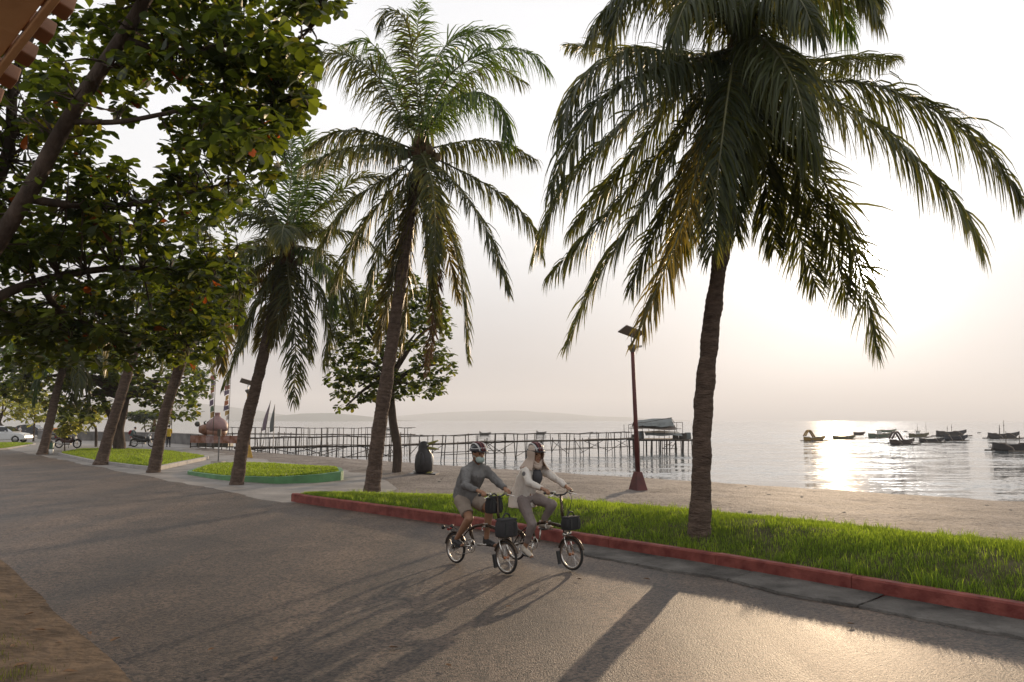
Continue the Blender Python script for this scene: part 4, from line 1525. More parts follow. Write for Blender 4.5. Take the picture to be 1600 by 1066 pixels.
broad_tree('compact round crowned almond tree standing on the beach behind the middle palm', BT, [(621, 700), (614, 660), (611, 620), (614, 585)],
           [(545, 480, 35, 45), (550, 560, 38, 40), (575, 520, 50, 70), (620, 470, 55, 50), (650, 520, 50, 70), (685, 570, 24, 32), (560, 605, 45, 26),
            (540, 635, 16, 7), (650, 605, 50, 18), (690, 500, 16, 34), (600, 600, 40, 28), (522, 595, 16, 9)], 760, BT.y, 1.1, .17, .28, M_ALM, (7, 10), .20, .13, parts=120,
           holes=[(583, 566, 7, 6), (586, 592, 6, 5)])
# --- trees of the left background
T2 = at_z(187, 704, 0.05)
broad_tree('almond tree with a forked trunk on the grey kerbed lawn', T2, [(186, 690), (185, 670), (192, 640), (196, 610)],
           [(120, 560, 120, 50, 50), (230, 570, 90, 50, 51), (290, 590, 45, 45, 52), (60, 590, 70, 40, 50), (200, 610, 60, 26, 52), (130, 620, 60, 25, 50),
            (300, 625, 26, 30, 53), (265, 640, 26, 20, 52), (20, 570, 50, 45, 49), (110, 640, 40, 20, 51)], 1000, T2.y, 2.6, .26, .46, M_ALM, (6, 9), .42, .28,
           forks=[[(186, 690), (180, 668), (172, 650), (160, 620)]], ydots=.12)
T3 = at_z(52, 690, 0.02)
broad_tree('slender young tree with pale yellow green leaves between the white car and the leaning palm', T3, [(53, 675), (54, 655)],
           [(50, 640, 26, 24), (58, 620, 22, 22), (35, 635, 22, 22)], 130, T3.y, 1.6, .30, .52, M_YOUNG, (6, 9), .10, .07, name='young_tree')
T4 = at_z(4, 686, 0.0)
broad_tree('bushy pale green tree behind the white car', T4 + Vector((-1, 6, 0)), [(2, 665), (4, 645)],
           [(5, 625, 38, 32), (30, 610, 30, 26), (-30, 630, 40, 35)], 240, T4.y + 6, 2.4, .34, .6, M_YOUNG, (6, 9), .2, .14, name='bushy_tree')
T5 = at_z(150, 698, 0.02)
broad_tree('small thin trunked tree with drooping leaves behind the parked motorcycle', T5, [(150, 680), (149, 668), (140, 655)],
           [(125, 655, 26, 16), (105, 650, 24, 16), (150, 645, 24, 14), (115, 672, 16, 10)], 150, T5.y, 1.2, .24, .42, M_YOUNG, (6, 9), .11, .08, name='small_tree')
T6 = at_z(101, 703, 0.1)
broad_tree('low leafy shrub beside the parked motorcycle', T6, [(101, 692), (101, 684)],
           [(102, 670, 12, 12), (112, 666, 12, 9), (94, 676, 7, 6)], 60, T6.y, .5, .22, .36, M_YOUNG, (6, 8), .05, .03, name='shrub', cat='shrub')
# ================================================================== PIER, BOATS, LAMPS AND SHORE FURNITURE
M_BAMBOO = mat('bamboo', (0.050, 0.040, 0.032), 0.75, 0.45, 3.0, 0, 1, 0.25)
M_DECK = mat('weathered_boards', (0.105, 0.085, 0.068), 0.8, 0.4, 4.0, 0, 1, 0.25)
M_TARP = mat('grey_tarpaulin', (0.105, 0.115, 0.110), 0.6, 0.25, 1.5, 0.02, 3)
M_TARP2 = mat('brown_tarpaulin', (0.135, 0.105, 0.085), 0.7, 0.3, 1.5, 0.02, 3)
def land_z(x, y):
    s, p = sp(x, y)
    return float(terrain(s, p))
def pier(name, label, A, B, width, step, rail, seed, brace=True, low=True, rad=.042, sway=.08, cat='pier'):
    rn = random.Random(seed)
    A, B = Vector(A), Vector(B)
    d = (B - A); L = d.length; d.normalize()
    nrm = Vector((-d.y, d.x, 0))
    root = thing(name, label, cat, A)
    def P(u, side, z):
        q = A + d * u + nrm * side * width / 2
        return Vector((q.x - A.x, q.y - A.y, z - A.z))
    def dz(u):
        return A.z + .05 * math.sin(u * .31) + .03 * math.sin(u * .83 + 1) + (B.z - A.z) * u / L
    us = []
    u = .2
    while u < L:
        us.append(u)
        u += step * rn.uniform(.75, 1.25)
    for side in (-1, 1):
        for k, u in enumerate(us):
            q = A + d * u + nrm * side * width / 2
            zb = max(land_z(q.x, q.y), WATER_Z - 1.2) - .15
            top = dz(u) + rail * rn.uniform(.92, 1.12)
            if rn.random() < .2:
                top = dz(u) + rn.uniform(.05, .3)
            lean = Vector((rn.uniform(-sway, sway), rn.uniform(-sway, sway), 0))
            h = top - zb
            mb = MB()
            mb.tube([P(u, side, zb) - lean * h * .5, P(u, side, (zb + top) / 2) + Vector((rn.uniform(-.02, .02), 0, 0)), P(u, side, top) + lean * h * .5], [rad * rn.uniform(.8, 1.3)] * 3, 6)
            mb.build('post', M_BAMBOO, root)
        # rails in lengths
        u = 0
        while u < L - .5:
            e = min(L, u + rn.uniform(3.5, 5.5))
            mb = MB()
            mb.tube([P(u, side, dz(u) + rail + rn.uniform(-.05, .05)), P((u + e) / 2, side, dz((u + e) / 2) + rail - .04), P(e, side, dz(e) + rail + rn.uniform(-.05, .05))], rad * .8, 5)
            mb.build('rail', M_BAMBOO, root)
            if low and rn.random() < .8:
                zz = dz(u) - rn.uniform(.8, 1.05)
                q = A + d * (u + e) / 2
                if land_z(q.x, q.y) < zz - .1:
                    mb = MB()
                    mb.bar(P(u, side, zz), P(e, side, zz + rn.uniform(-.06, .06)), rad * .75, 5)
                    mb.build('cross_beam', M_BAMBOO, root)
            u = e - .25
        if brace:
            for k in range(len(us) - 3):
                if rn.random() < .42:
                    a, b = us[k], us[k + rn.randint(1, 3)]
                    if rn.random() < .5:
                        a, b = b, a
                    q = A + d * b
                    zl = max(land_z(q.x, q.y) + .05, dz(b) - rn.uniform(.9, 1.5))
                    mb = MB()
                    mb.bar(P(a, side, dz(a) - .05), P(b, side, zl), rad * .7, 5)
                    mb.build('brace', M_BAMBOO, root)
    # deck: stringers and boards
    for side in (-.85, 0, .85):
        u = 0
        while u < L - .3:
            e = min(L, u + 5.2)
            mb = MB()
            mb.bar(P(u, side, dz(u) - .09), P(e, side, dz(e) - .09), .045, 5)
            mb.build('stringer', M_BAMBOO, root)
            u = e
    u, k = 0.0, 0
    nb = int(L / .16)
    bd = max(.16, L / 290)
    while u < L:
        mb = MB()
        a = math.atan2(d.y, d.x)
        c = P(u + bd / 2, 0, dz(u) - .012 + rn.uniform(-.012, .012))
        mb.box(c, (bd * .9, width * rn.uniform(1.0, 1.12), .045), Euler((0, rn.uniform(-.02, .02), a + rn.uniform(-.03, .03))).to_matrix())
        mb.build('deck_board', M_DECK, root)
        u += bd
    return root
PA = Vector((-19.3, 56.4, 0.02))
PB = Vector((13.2, 86.6, 0.04))
pier('bamboo_pier', 'rickety bamboo pier on thin leaning poles leading out to the thatched platform', PA, PB, 1.25, 1.15, .66, 4)
pier('bamboo_walkway', 'second bamboo walkway farther out, seen behind the rails of the near pier', (-40, 113, .10), (-13, 106, .12), 1.3, .95, .85, 9, brace=False, low=False, rad=.045, sway=.03)

# --- platform hut at the end of the pier
def pier_hut():
    Y = 88.5
    loc = Vector(at_y(1030, 686, Y))
    root = thing('pier_hut', 'low fishing platform hut with sagging tarpaulin roofs at the end of the bamboo pier', 'hut', loc)
    k = Y / 1250
    def X(px): return (px - 1030) * k
    def Z(py): return (686 - py) * k
    W0, W1, D = X(984), X(1076), 4.2
    for j in range(11):
        mb = MB()
        y = -D / 2 + D * j / 10
        mb.box(((W0 + W1) / 2, y, 0), (W1 - W0, D / 10 * .92, .07))
        mb.build('deck_board', M_DECK, root)
    rn = random.Random(3)
    for j in range(3):
        mb = MB()
        mb.bar((W0, -D / 2 + D / 2 * j, -.12), (W1, -D / 2 + D / 2 * j, -.12), .07, 6)
        mb.build('beam', M_BAMBOO, root)
    for j, px in enumerate((986, 992, 1001, 1013, 1024, 1029, 1036, 1041, 1050, 1060, 1069, 1074)):
        for y in (-D / 2, D / 2 * rn.uniform(.5, 1)):
            mb = MB()
            a = rn.uniform(-.12, .12)
            mb.tube([(X(px) - a, y, WATER_Z - loc.z - 1.0), (X(px), y, -.05)], .05 if j % 3 else .09, 6)
            mb.build('pile', M_BAMBOO, root)
    for a, b, c, e in ((1029, 700, 1044, 690), (1042, 701, 1050, 689), (1032, 694, 1046, 695), (1030, 700, 1052, 700)):
        mb = MB()
        mb.bar((X(a), -D / 2 - .05, Z(a and b)), (X(c), -D / 2 - .05, Z(e)), .035, 5)
        mb.build('brace', M_BAMBOO, root)
    # roof poles
    for px, top in ((979, 664), (990, 666), (1000, 664), (1018, 662), (1034, 662), (1050, 664), (1062, 660)):
        for y in (-1.6, 1.6):
            mb = MB()
            mb.bar((X(px), y, 0), (X(px) + rn.uniform(-.05, .05), y, Z(top)), .032, 6)
            mb.build('roof_pole', M_BAMBOO, root)
    for a, b, c, e in ((979, 664, 1000, 660), (1000, 661, 1046, 653), (1044, 653, 1050, 661), (1046, 661, 1062, 660), (979, 669, 1000, 670), (1050, 670, 1060, 670)):
        mb = MB()
        mb.bar((X(a), -1.6, Z(b)), (X(c), -1.6, Z(e)), .03, 5)
        mb.build('roof_pole', M_BAMBOO, root)
    def sheet(name, pts, m, th=.03, label=None):
        mb = MB()
        top = [Vector(p) for row in pts for p in row]
        w = len(pts[0]); h = len(pts)
        bot = [p - Vector((0, 0, th)) for p in top]
        fcs = []
        for i in range(h - 1):
            for j in range(w - 1):
                q = (i * w + j, i * w + j + 1, (i + 1) * w + j + 1, (i + 1) * w + j)
                fcs.append(q)
                fcs.append(tuple(a + w * h for a in q[::-1]))
        edge = [(i, i + 1) for i in range(w - 1)] + [((i + 1) * w - 1, (i + 2) * w - 1) for i in range(h - 1)] + [(h * w - 1 - i, h * w - 2 - i) for i in range(w - 1)] + [((h - 1 - i) * w, (h - 2 - i) * w) for i in range(h - 1)]
        for a, b in edge:
            fcs.append((b, a, a + w * h, b + w * h))
        mb.add(top + bot, fcs)
        return mb.build(name, m, root, smooth=False, label=label)
    def strip(x0, x1, ypts, zfun, n=9):
        return [[(x0 + (x1 - x0) * j / (n - 1), y, zfun((j / (n - 1)), i)) for j in range(n)] for i, y in enumerate(ypts)]
    rz = lambda u: Z(656) + (Z(652.5) - Z(656)) * u ** 2 - .05 * math.sin(u * 9)
    ez = lambda u: Z(666) + .06 * math.sin(u * 7) + .05 * math.sin(u * 17)
    sheet('roof_sheet', strip(X(992), X(1048), (-2.1, -1.3, -.1), lambda u, i: (ez(u), ez(u) * .42 + rz(u) * .58 - .06, rz(u))[i]), M_TARP)
    sheet('roof_sheet', strip(X(992), X(1050), (-.1, 1.2, 2.1), lambda u, i: (rz(u), ez(u) * .45 + rz(u) * .55, ez(u))[i]), M_TARP2)
    sheet('roof_sheet', strip(X(985), X(1051), (-2.3, -1.9, -1.2), lambda u, i: (Z(670.5) + .08 * math.sin(u * 6), Z(669) + .05 * math.sin(u * 8), Z(665.5))[i]), M_TARP2)
    sheet('awning', strip(X(1004), X(1060), (-2.2, -1.4, .4), lambda u, i: (Z(680) + .05 * math.sin(u * 11), Z(675.5) - .1 * u, Z(673 + 1.5 * abs(u - .5) * 2))[i]), M_TARP)
    for px, w, h in ((1064, .9, .62), (1071, .55, .7), (1052, .5, .45), (999, .5, .85), (988, .4, .5)):
        mb = MB()
        mb.box((X(px), -1.2, h / 2 + .03), (w, .7, h), (0, 0, rn.uniform(-.2, .2)), .88)
        mb.build('net_bundle', M_TARP if px % 2 else M_BAMBOO, root, bevel=.06)
pier_hut()

# --- fishing boats
M_HULL = {
    'yellow': mat('hull_yellow', (0.30, 0.17, 0.030), 0.5, 0.3, 2.0),
    'olive': mat('hull_olive', (0.105, 0.095, 0.040), 0.5, 0.3, 2.0),
    'green': mat('hull_green', (0.085, 0.125, 0.085), 0.5, 0.3, 2.0),
    'dark': mat('hull_dark', (0.018, 0.015, 0.016), 0.5, 0.3, 2.0),
    'brown': mat('hull_brown', (0.042, 0.024, 0.018), 0.5, 0.3, 2.0),
    'navy': mat('hull_navy', (0.016, 0.018, 0.028), 0.5, 0.3, 2.0),
    'grey': mat('hull_grey', (0.135, 0.125, 0.115), 0.6, 0.3, 2.0),
}
M_CABIN = mat('cabin_white', (0.62, 0.60, 0.56), 0.5, 0.1, 2.0)
M_POLE = mat('mast_wood', (0.085, 0.065, 0.050), 0.7, 0.3, 3.0)
M_STRIPE = mat('boat_stripe', (0.42, 0.36, 0.26), 0.5, 0.2, 3.0)
def boat(label, px, py, wpx, hull, rz=0.0, arch=False, masts=(), cabin=False, outrigger=True, sheer=.30, beam=.17, hgt=.14, name='fishing_boat', rearup=.12):
    """px, py: middle of the waterline; wpx: seen width; rz: heading off the picture plane"""
    q = at_z(px, py, WATER_Z)
    L = wpx * q.y / 1250 / max(.35, abs(math.cos(rz)))
    root = thing(name, label, 'boat', q, rz + math.atan2(-q.x, q.y) * 0.0, 'fishing boats moored in the bay')
    m = M_HULL[hull]
    n = 15
    vs, fcs = [], []
    prof = []
    for i in range(n):
        u = i / (n - 1)
        x = (u - .5) * L
        w = L * beam * .5 * max(.07, 1 - abs(u * 2 - .92) ** 3.2)
        top = L * (hgt * .92 + sheer * .95 * max(0, u - .5) ** 1.9 + rearup * 2.4 * max(0, .28 - u) ** 1.5)
        bot = -L * .05 + (top + L * .03) * (max(0, (u - .72) / .28) ** 1.7) + L * .9 * max(0, .14 - u) ** 1.2
        prof.append((x, w, top, bot))
        vs += [(x, -w, top), (x, -w * .92, bot * .3 + top * .35), (x, 0, bot), (x, w * .92, bot * .3 + top * .35), (x, w, top), (x, w * .8, top - L * .012), (x, 0, bot * .2 + top * .45), (x, -w * .8, top - L * .012)]
    for i in range(n - 1):
        for j in range(8):
            j2 = (j + 1) % 8
            fcs.append((i * 8 + j, (i + 1) * 8 + j, (i + 1) * 8 + j2, i * 8 + j2))
    fcs.append(tuple(range(8))); fcs.append(tuple((n - 1) * 8 + j for j in range(7, -1, -1)))
    mb = MB(); mb.add(vs, fcs)
    mb.build('hull', m, root)
    for sd in (-1, 1):
        mb = MB()
        mb.tube([(x, sd * w * 1.01, t + L * .004) for x, w, t, b in prof], L * .009, 5)
        mb.build('gunwale', M_STRIPE if hull in ('yellow', 'green') else m, root)
    for u in (.3, .5, .68):
        x, w, t, b = prof[int(u * (n - 1))]
        mb = MB()
        mb.box((x, 0, t - L * .02), (L * .03, w * 1.9, L * .012))
        mb.build('thwart', M_POLE, root)
    if outrigger:
        for u in (.28, .70):
            x, w, t, b = prof[int(u * (n - 1))]
            mb = MB()
            A = L * .36
            mb.tube([(x, -A, -L * .01), (x, -A * .85, L * .07), (x, -w, t + L * .02), (x, w, t + L * .02), (x, A * .85, L * .07), (x, A, -L * .01)], L * .016, 5)
            mb.build('outrigger_arm', M_POLE, root)
        for sd in (-1, 1):
            mb = MB()
            mb.tube([(-L * .42, sd * L * .36, L * .008), (0, sd * L * .36, L * .004), (L * .42, sd * L * .36, L * .03)], L * .02, 6)
            mb.build('outrigger_float', M_POLE, root)
    if arch:
        x0, x1 = -L * .46, -L * .02
        for sd in (-1, 1):
            mb = MB()
            y = sd * L * beam * .42
            pts = smooth_path([(x0, y, L * .20), (x0 + L * .14, y, L * .40), (x0 + L * .26, y, L * .40), (x1, y, L * .14)], 14)
            mb.tube(pts, [L * .032] * 14, 6)
            mb.build('shelter_hoop', m, root, smooth=True)
        mb = MB()
        for j in range(4):
            mb.box((x0 + L * (.12 + .055 * j), 0, L * .41), (L * .05, L * beam * .95, L * .012))
        mb.build('shelter_roof', m, root)
    for u, h, r in masts:
        x, w, t, b = prof[int(u * (n - 1))]
        mb = MB()
        mb.tube([(x, 0, 0), (x + L * .01, 0, t + h * L * .5), (x + L * .015, 0, t + h * L)], [r * L * 1.2, r * L, r * L * .6], 6)
        mb.build('mast', M_POLE, root)
        mb = MB()
        mb.ball((x + L * .012, 0, t + h * L * .62), L * .018, 6)
        mb.build('mast_lamp', M_POLE, root)
    if cabin:
        mb = MB()
        mb.box((-L * .05, 0, L * .20), (L * .16, L * beam * .7, L * .15), None, .85)
        mb.build('cabin', M_CABIN, root, bevel=L * .01)
        mb = MB()
        mb.box((-L * .05, 0, L * .285), (L * .21, L * beam * .85, L * .02))
        mb.build('cabin_roof', m, root)
    return root
boat('yellow outrigger boat with an arched stern shelter, leftmost of the moored boats', 1273, 689, 37, 'yellow', R(12), arch=True)
boat('olive open boat just right of the yellow arched one', 1319, 686.5, 33, 'olive', R(-14))
boat('small brown boat moored behind the olive one in the glitter', 1343, 679.5, 20, 'brown', R(8), outrigger=False, hgt=.2)
boat('pale green boat with a white cabin in the sun glitter', 1376, 684, 40, 'green', R(6), cabin=True)
boat('slim grey green boat with raised bow behind the one with a white cabin', 1388, 675.5, 25, 'green', R(-4), outrigger=False)
boat('dark brown outrigger boat with an arched shelter in the middle of the fleet', 1410, 694.5, 44, 'brown', R(14), arch=True)
boat('straw coloured boat with one thin mast behind the dark arched boat', 1436, 683, 33, 'olive', R(5), masts=((.45, .5, .008), (.86, .55, .006)), cabin=True)
boat('dark open boat right beside the dark arched one', 1456, 691, 36, 'dark', R(-10))
boat('black boat with two stub masts lying behind the navy hulled one', 1487, 682, 50, 'dark', R(6), masts=((.42, .2, .006), (.56, .25, .006)))
boat('navy hulled boat in front of the black twin masted boat', 1494, 688.5, 34, 'navy', R(-8), hgt=.2)
boat('dark boat with two tall masts in front of the open horizon at right', 1569, 685.5, 52, 'dark', R(5), masts=((.38, .28, .012), (.55, .42, .008)), beam=.13)
boat('large black boat cut off by the right picture edge, bamboo outrigger reaching left', 1588, 705, 76, 'dark', R(4), masts=((.33, .28, .007), (.6, .25, .006)), beam=.14)
boat('tiny boat far out behind the straw coloured boat', 1415, 674.4, 6, 'dark', 0, outrigger=False)
boat('tiny dark boat far out between the twin masted boats', 1530, 676.6, 6, 'dark', 0, outrigger=False)
boat('low grey boat moored beyond the pier above the first cyclist', 758, 680, 18, 'grey', R(5), outrigger=False, hgt=.2, rearup=.5)
boat('flat grey boat moored beyond the pier above the second cyclist', 846, 679, 16, 'grey', R(4), outrigger=False, hgt=.24, rearup=.5)
boat('small grey boat half hidden behind the beach almond tree trunk', 609, 672, 12, 'grey', R(4), outrigger=False, hgt=.2, rearup=.5)

# --- solar street lamps
M_MAROON = mat('maroon_paint', (0.100, 0.022, 0.018), 0.6, 0.35, 4.0, 0.006, 30)
M_YELLOW = mat('ochre_paint', (0.42, 0.25, 0.035), 0.6, 0.25, 4.0, 0.006, 30)
M_SOLAR = mat('solar_panel_back', (0.21, 0.17, 0.14), 0.5, 0.15, 4.0)
M_SOLARF = mat('solar_cells', (0.020, 0.026, 0.055), 0.2, 0.1, 4.0)
M_STEEL = mat('dull_steel', (0.22, 0.21, 0.20), 0.45, 0.2, 6.0, metal=.6)
M_LAMP = mat('lamp_glass', (0.55, 0.53, 0.48), 0.3, 0.1, 5.0)
def lamp(label, q, top_px, m, h, scale=1.0, prz=0.4):
    q = Vector(q)
    root = thing('street_lamp', label, 'street lamp', q, 0, 'solar street lamps')
    mb = MB()
    mb.box((0, 0, .26 * scale), (.41 * scale, .41 * scale, .54 * scale), (0, 0, R(28)), .45)
    mb.build('base', m, root, bevel=.015)
    t = at_y(*top_px, q.y) - q
    mb = MB()
    mb.tube([(0, 0, .5 * scale), t * .5 + Vector((.01, 0, 0)), t], [.075 * scale, .062 * scale, .055 * scale], 12)
    mb.build('pole', m, root, smooth=True)
    mb = MB()
    mb.lathe([(.05 * scale, -.16), (.08 * scale, -.10), (.13 * scale, -.03), (.14 * scale, .05), (.06 * scale, .09)], 10, t)
    mb.build('collar', M_STEEL, root)
    mb = MB()
    mb.tube([t + Vector((0, 0, .08)), t + Vector((-.03, 0, .24)), t + Vector((.0, 0, .42))], .018 * scale, 6)
    mb.build('bracket', M_STEEL, root)
    M = Euler((R(-20), R(16), prz)).to_matrix()
    c = t + Vector((-.02, 0, .46))
    mb = MB()
    mb.box(c, (.66 * scale, .46 * scale, .028), M)
    mb.build('solar_panel', M_SOLAR, root)
    mb = MB()
    mb.box(c + M @ Vector((0, 0, .017)), (.62 * scale, .42 * scale, .006), M)
    mb.build('solar_cells', M_SOLARF, root)
    mb = MB()
    mb.box(t + Vector((.16, -.05, .02)), (.24, .10, .06), (0, R(-6), 0))
    mb.build('lamp_head', M_LAMP, root, bevel=.01)
    return root
lamp('maroon solar street lamp on a tapered base standing on the beach behind the grass bank', ground(997, 766), (988, 543), M_MAROON, 4.3)
lamp('ochre yellow solar street lamp half hidden behind the leaning palm trunk', ground(386, 715), (388, 611), M_YELLOW, 3.9, 1.25)

# --- penguin shaped bin
M_PBLACK = mat('penguin_black', (0.022, 0.018, 0.018), 0.45, 0.4, 5.0)
M_PWHITE = mat('penguin_white', (0.55, 0.52, 0.46), 0.5, 0.15, 5.0)
M_PBEAK = mat('penguin_beak', (0.22, 0.20, 0.045), 0.45, 0.25, 6.0)
def penguin():
    q = ground(662, 740)
    root = thing('penguin_bin', 'black penguin shaped litter bin with an open yellow beak on the sand', 'litter bin', q, R(-6))
    k = q.y / 1250
    H = 50 * k
    mb = MB()
    prof = [(.20, 0), (.31, .03), (.355, .12), (.37, .28), (.36, .42), (.335, .55), (.275, .66), (.215, .735), (.195, .78), (.21, .85), (.195, .92), (.13, .98), (.04, 1.0)]
    mb.lathe([(r * H * .78, z * H) for r, z in prof], 20, sx=1.0, sy=.85)
    mb.build('body', M_PBLACK, root, smooth=True)
    mb = MB()
    M = Euler((0, 0, 0)).to_matrix()
    mb.ball((.115 * H, .03 * H, .40 * H), .24 * H, 16, (.80, .76, 1.3))
    mb.build('belly', M_PWHITE, root, smooth=True)
    for z0, tilt, lab in ((.90, -.34, 'upper_beak'), (.785, .10, 'lower_beak')):
        mb = MB()
        a = Vector((.12 * H, 0, z0 * H))
        e = a + Vector((math.cos(tilt), 0, -math.sin(tilt))) * .36 * H
        mb.tube([a, a.lerp(e, .6), e], [.095 * H, .075 * H, .025 * H], 8, flat=.55)
        mb.build(lab, M_PBEAK, root, smooth=True)
    for sd in (-1, 1):
        mb = MB()
        mb.ball((-.01 * H, sd * .27 * H, .44 * H), .2 * H, 12, (.42, .2, 1.15), Euler((sd * .12, -.1, 0)).to_matrix())
        mb.build('flipper', M_PBLACK, root, smooth=True)
        mb = MB()
        mb.ball((.14 * H, sd * .10 * H, .035 * H), .1 * H, 10, (1.4, .8, .35))
        mb.build('foot', M_PBEAK, root, smooth=True)
        mb = MB()
        mb.ball((.135 * H, sd * .125 * H, .885 * H), .032 * H, 8)
        mb.build('eye', M_PWHITE, root, smooth=True)
    mb = MB()
    mb.ball((-.24 * H, 0, .06 * H), .09 * H, 8, (1.2, .9, .6))
    mb.build('tail', M_PWHITE, root, smooth=True)
    mb = MB()
    mb.box((0, 0, -.01), (.86 * H, .62 * H, .05))
    mb.build('base_plate', M_PBLACK, root)
penguin()
# --- thin signpost beside the green lawn
def signpost():
    q = at_z(341, 722, .02)
    root = thing('signpost', 'thin dark post standing between the two kerbed lawns', 'post', q)
    h = 41 * q.y / 1250
    mb = MB(); mb.tube([(0, 0, -.1), (0, 0, h)], .035, 8); mb.build('pole', M_STEEL, root)
    mb = MB(); mb.box((0, 0, h + .12), (.16, .10, .34)); mb.build('head', M_POLE, root, bevel=.02)
    mb = MB(); mb.box((0, 0, .0), (.5, .5, .06)); mb.build('footing', M_CONC, root)
signpost()
# driftwood, stones and rubbish on the sand
M_STONE = mat('beach_stone', (0.16, 0.14, 0.12), 0.85, 0.4, 6.0)
for k in range(24):
    px, py = random.uniform(480, 1590), None
    s = random.uniform(2, 34); p = random.uniform(14.5, 30)
    x, y = xy(s, p)
    zz = float(beach_z(np.array([[s]]), np.array([[p]]))[0, 0])
    mb = MB()
    r = random.uniform(.02, .055)
    mb.ball((0, 0, 0), r, 8, (1.5, 1, .6))
    mb.v = [(a + r * .4 * mnoise.noise(Vector((a * 30, b * 30, k))), b, c) for a, b, c in mb.v]
    o = mb.build('beach_stone', M_STONE)
    o.location = (x, y, zz)
    o.rotation_euler = (0, 0, random.uniform(0, 6))
    tag(o, 'small grey stone lying on the sand', 'stone', 'stones scattered on the beach')
# ================================================================== LEFT BACKGROUND: kerbed lawns, wall, statue, flags, vehicles
M_GREENK = mat('green_kerb_paint', (0.085, 0.215, 0.085), 0.6, 0.22, 3.0, 0.008, 30, detail=8)
M_GREYK = mat('grey_kerb', (0.30, 0.28, 0.265), 0.75, 0.2, 3.0, 0.01, 20, detail=8)
def lawn(label, pxs, kerb_m, hk, hm, kname, klabel, nb, z0=.02, cut=()):
    """closed kerb round a soil mound with grass"""
    P = [at_z(a, b, z0) for a, b in pxs]
    c = sum(P, Vector()) / len(P)
    root = thing('kerbed_lawn', label, 'lawn', (c.x, c.y, 0))
    loc = Vector((c.x, c.y, 0))
    ring = smooth_closed([Vector((q.x, q.y, 0)) for q in P], 8)
    n = len(ring)
    hh = [np.interp(i / n, np.linspace(0, 1, len(hk) + 1), list(hk) + [hk[0]]) for i in range(n)]
    # kerb in cast lengths
    step = 6
    w = .16
    inn = []
    for i, q in enumerate(ring):
        t = (ring[(i + 1) % n] - ring[i - 1]).normalized()
        inn.append(q + Vector((-t.y, t.x, 0)) * (w if area(ring) > 0 else -w))
    for i0 in range(0, n, step):
        mb = MB()
        idx = [(i0 + j) % n for j in range(min(step, n - i0) + 1)]
        vs = []
        for a in idx:
            o_, i_, h = ring[a], inn[a], hh[a]
            vs += [(o_.x, o_.y, -.03), (o_.x, o_.y, h + z0), (i_.x, i_.y, h + z0), (i_.x, i_.y, -.03)]
        f_ = []
        for j in range(len(idx) - 1):
            for k in range(3):
                f_.append((j * 4 + k, j * 4 + 4 + k, j * 4 + 5 + k, j * 4 + k + 1))
        f_ += [(0, 1, 2, 3), tuple((len(idx) - 1) * 4 + k for k in (3, 2, 1, 0))]
        mb.add(vs, f_)
        mb.build('kerb_stone', kerb_m, root, off=loc)
    # mound: rings shrinking to the middle
    vs, f_ = [], []
    R_ = 7
    for r in range(R_):
        u = r / (R_ - 1) * .97
        for i, q in enumerate(inn):
            zz = z0 + hh[i] * (1 - u) - .02 + (hm) * math.sin(u * PI / 2) + .03 * mnoise.noise(Vector((q.x * .7 * (1 - u), q.y * .7, u * 3)))
            x, y = q.x + (c.x - q.x) * u, q.y + (c.y - q.y) * u
            vs.append((x, y, zz))
    for r in range(R_ - 1):
        for i in range(n):
            i2 = (i + 1) % n
            f_.append((r * n + i, r * n + i2, (r + 1) * n + i2, (r + 1) * n + i))
    f_.append(tuple((R_ - 1) * n + i for i in range(n)))
    mb = MB(); mb.add(vs, f_)
    mb.build('soil_mound', M_SOIL, root, smooth=True, off=loc)
    # blades
    V_ = np.array(vs).reshape(R_, n, 3)
    rr = np.sqrt(RNG.random(nb))
    u = (1 - rr) * (R_ - 1)
    r0 = np.clip(u.astype(int), 0, R_ - 2); fr = (u - r0)[:, None]
    i = RNG.integers(0, n, nb); fi = RNG.random(nb)[:, None]
    a = V_[r0, i] * (1 - fi) + V_[r0, (i + 1) % n] * fi
    b = V_[r0 + 1, i] * (1 - fi) + V_[r0 + 1, (i + 1) % n] * fi
    pts = a * (1 - fr) + b * fr
    g = blades('grass', pts, .03, .08, .018, None, root, off=tuple(loc))
    return root
def area(P):
    return sum(P[i].x * P[(i + 1) % len(P)].y - P[(i + 1) % len(P)].x * P[i].y for i in range(len(P)))
def smooth_closed(P, per):
    out = []
    n = len(P)
    for k in range(n):
        for j in range(per):
            t = j / per
            out.append(P[k].lerp(P[(k + 1) % n], t))
    # light rounding
    for _ in range(1):
        out = [(out[i - 1] + out[i] * 2 + out[(i + 1) % len(out)]) / 4 for i in range(len(out))]
    return out
lawn('small mound of grass inside a green painted kerb', [(290, 741), (345, 750), (430, 756), (500, 754), (537, 750), (533, 743), (440, 729), (380, 725), (325, 728)],
     M_GREENK, [.10, .14, .20, .25, .28, .28, .12, .08, .08], .16, 'kerb', '', 40000)
lawn('grass mound inside a low grey kerb around the forked almond tree', [(88, 710), (140, 722), (205, 731), (243, 736), (262, 732), (330, 717), (270, 706), (190, 702), (120, 703)],
     M_GREYK, [.10, .10, .12, .14, .16, .14, .08, .08, .08], .16, 'kerb', '', 44000)
lawn('flat strip of grass beside the white car at the far left', [(-90, 704), (-20, 704), (12, 702), (58, 694), (30, 692), (-60, 693)],
     M_GREYK, [.08, .08, .08, .06, .05, .05], .12, 'kerb', '', 12000)

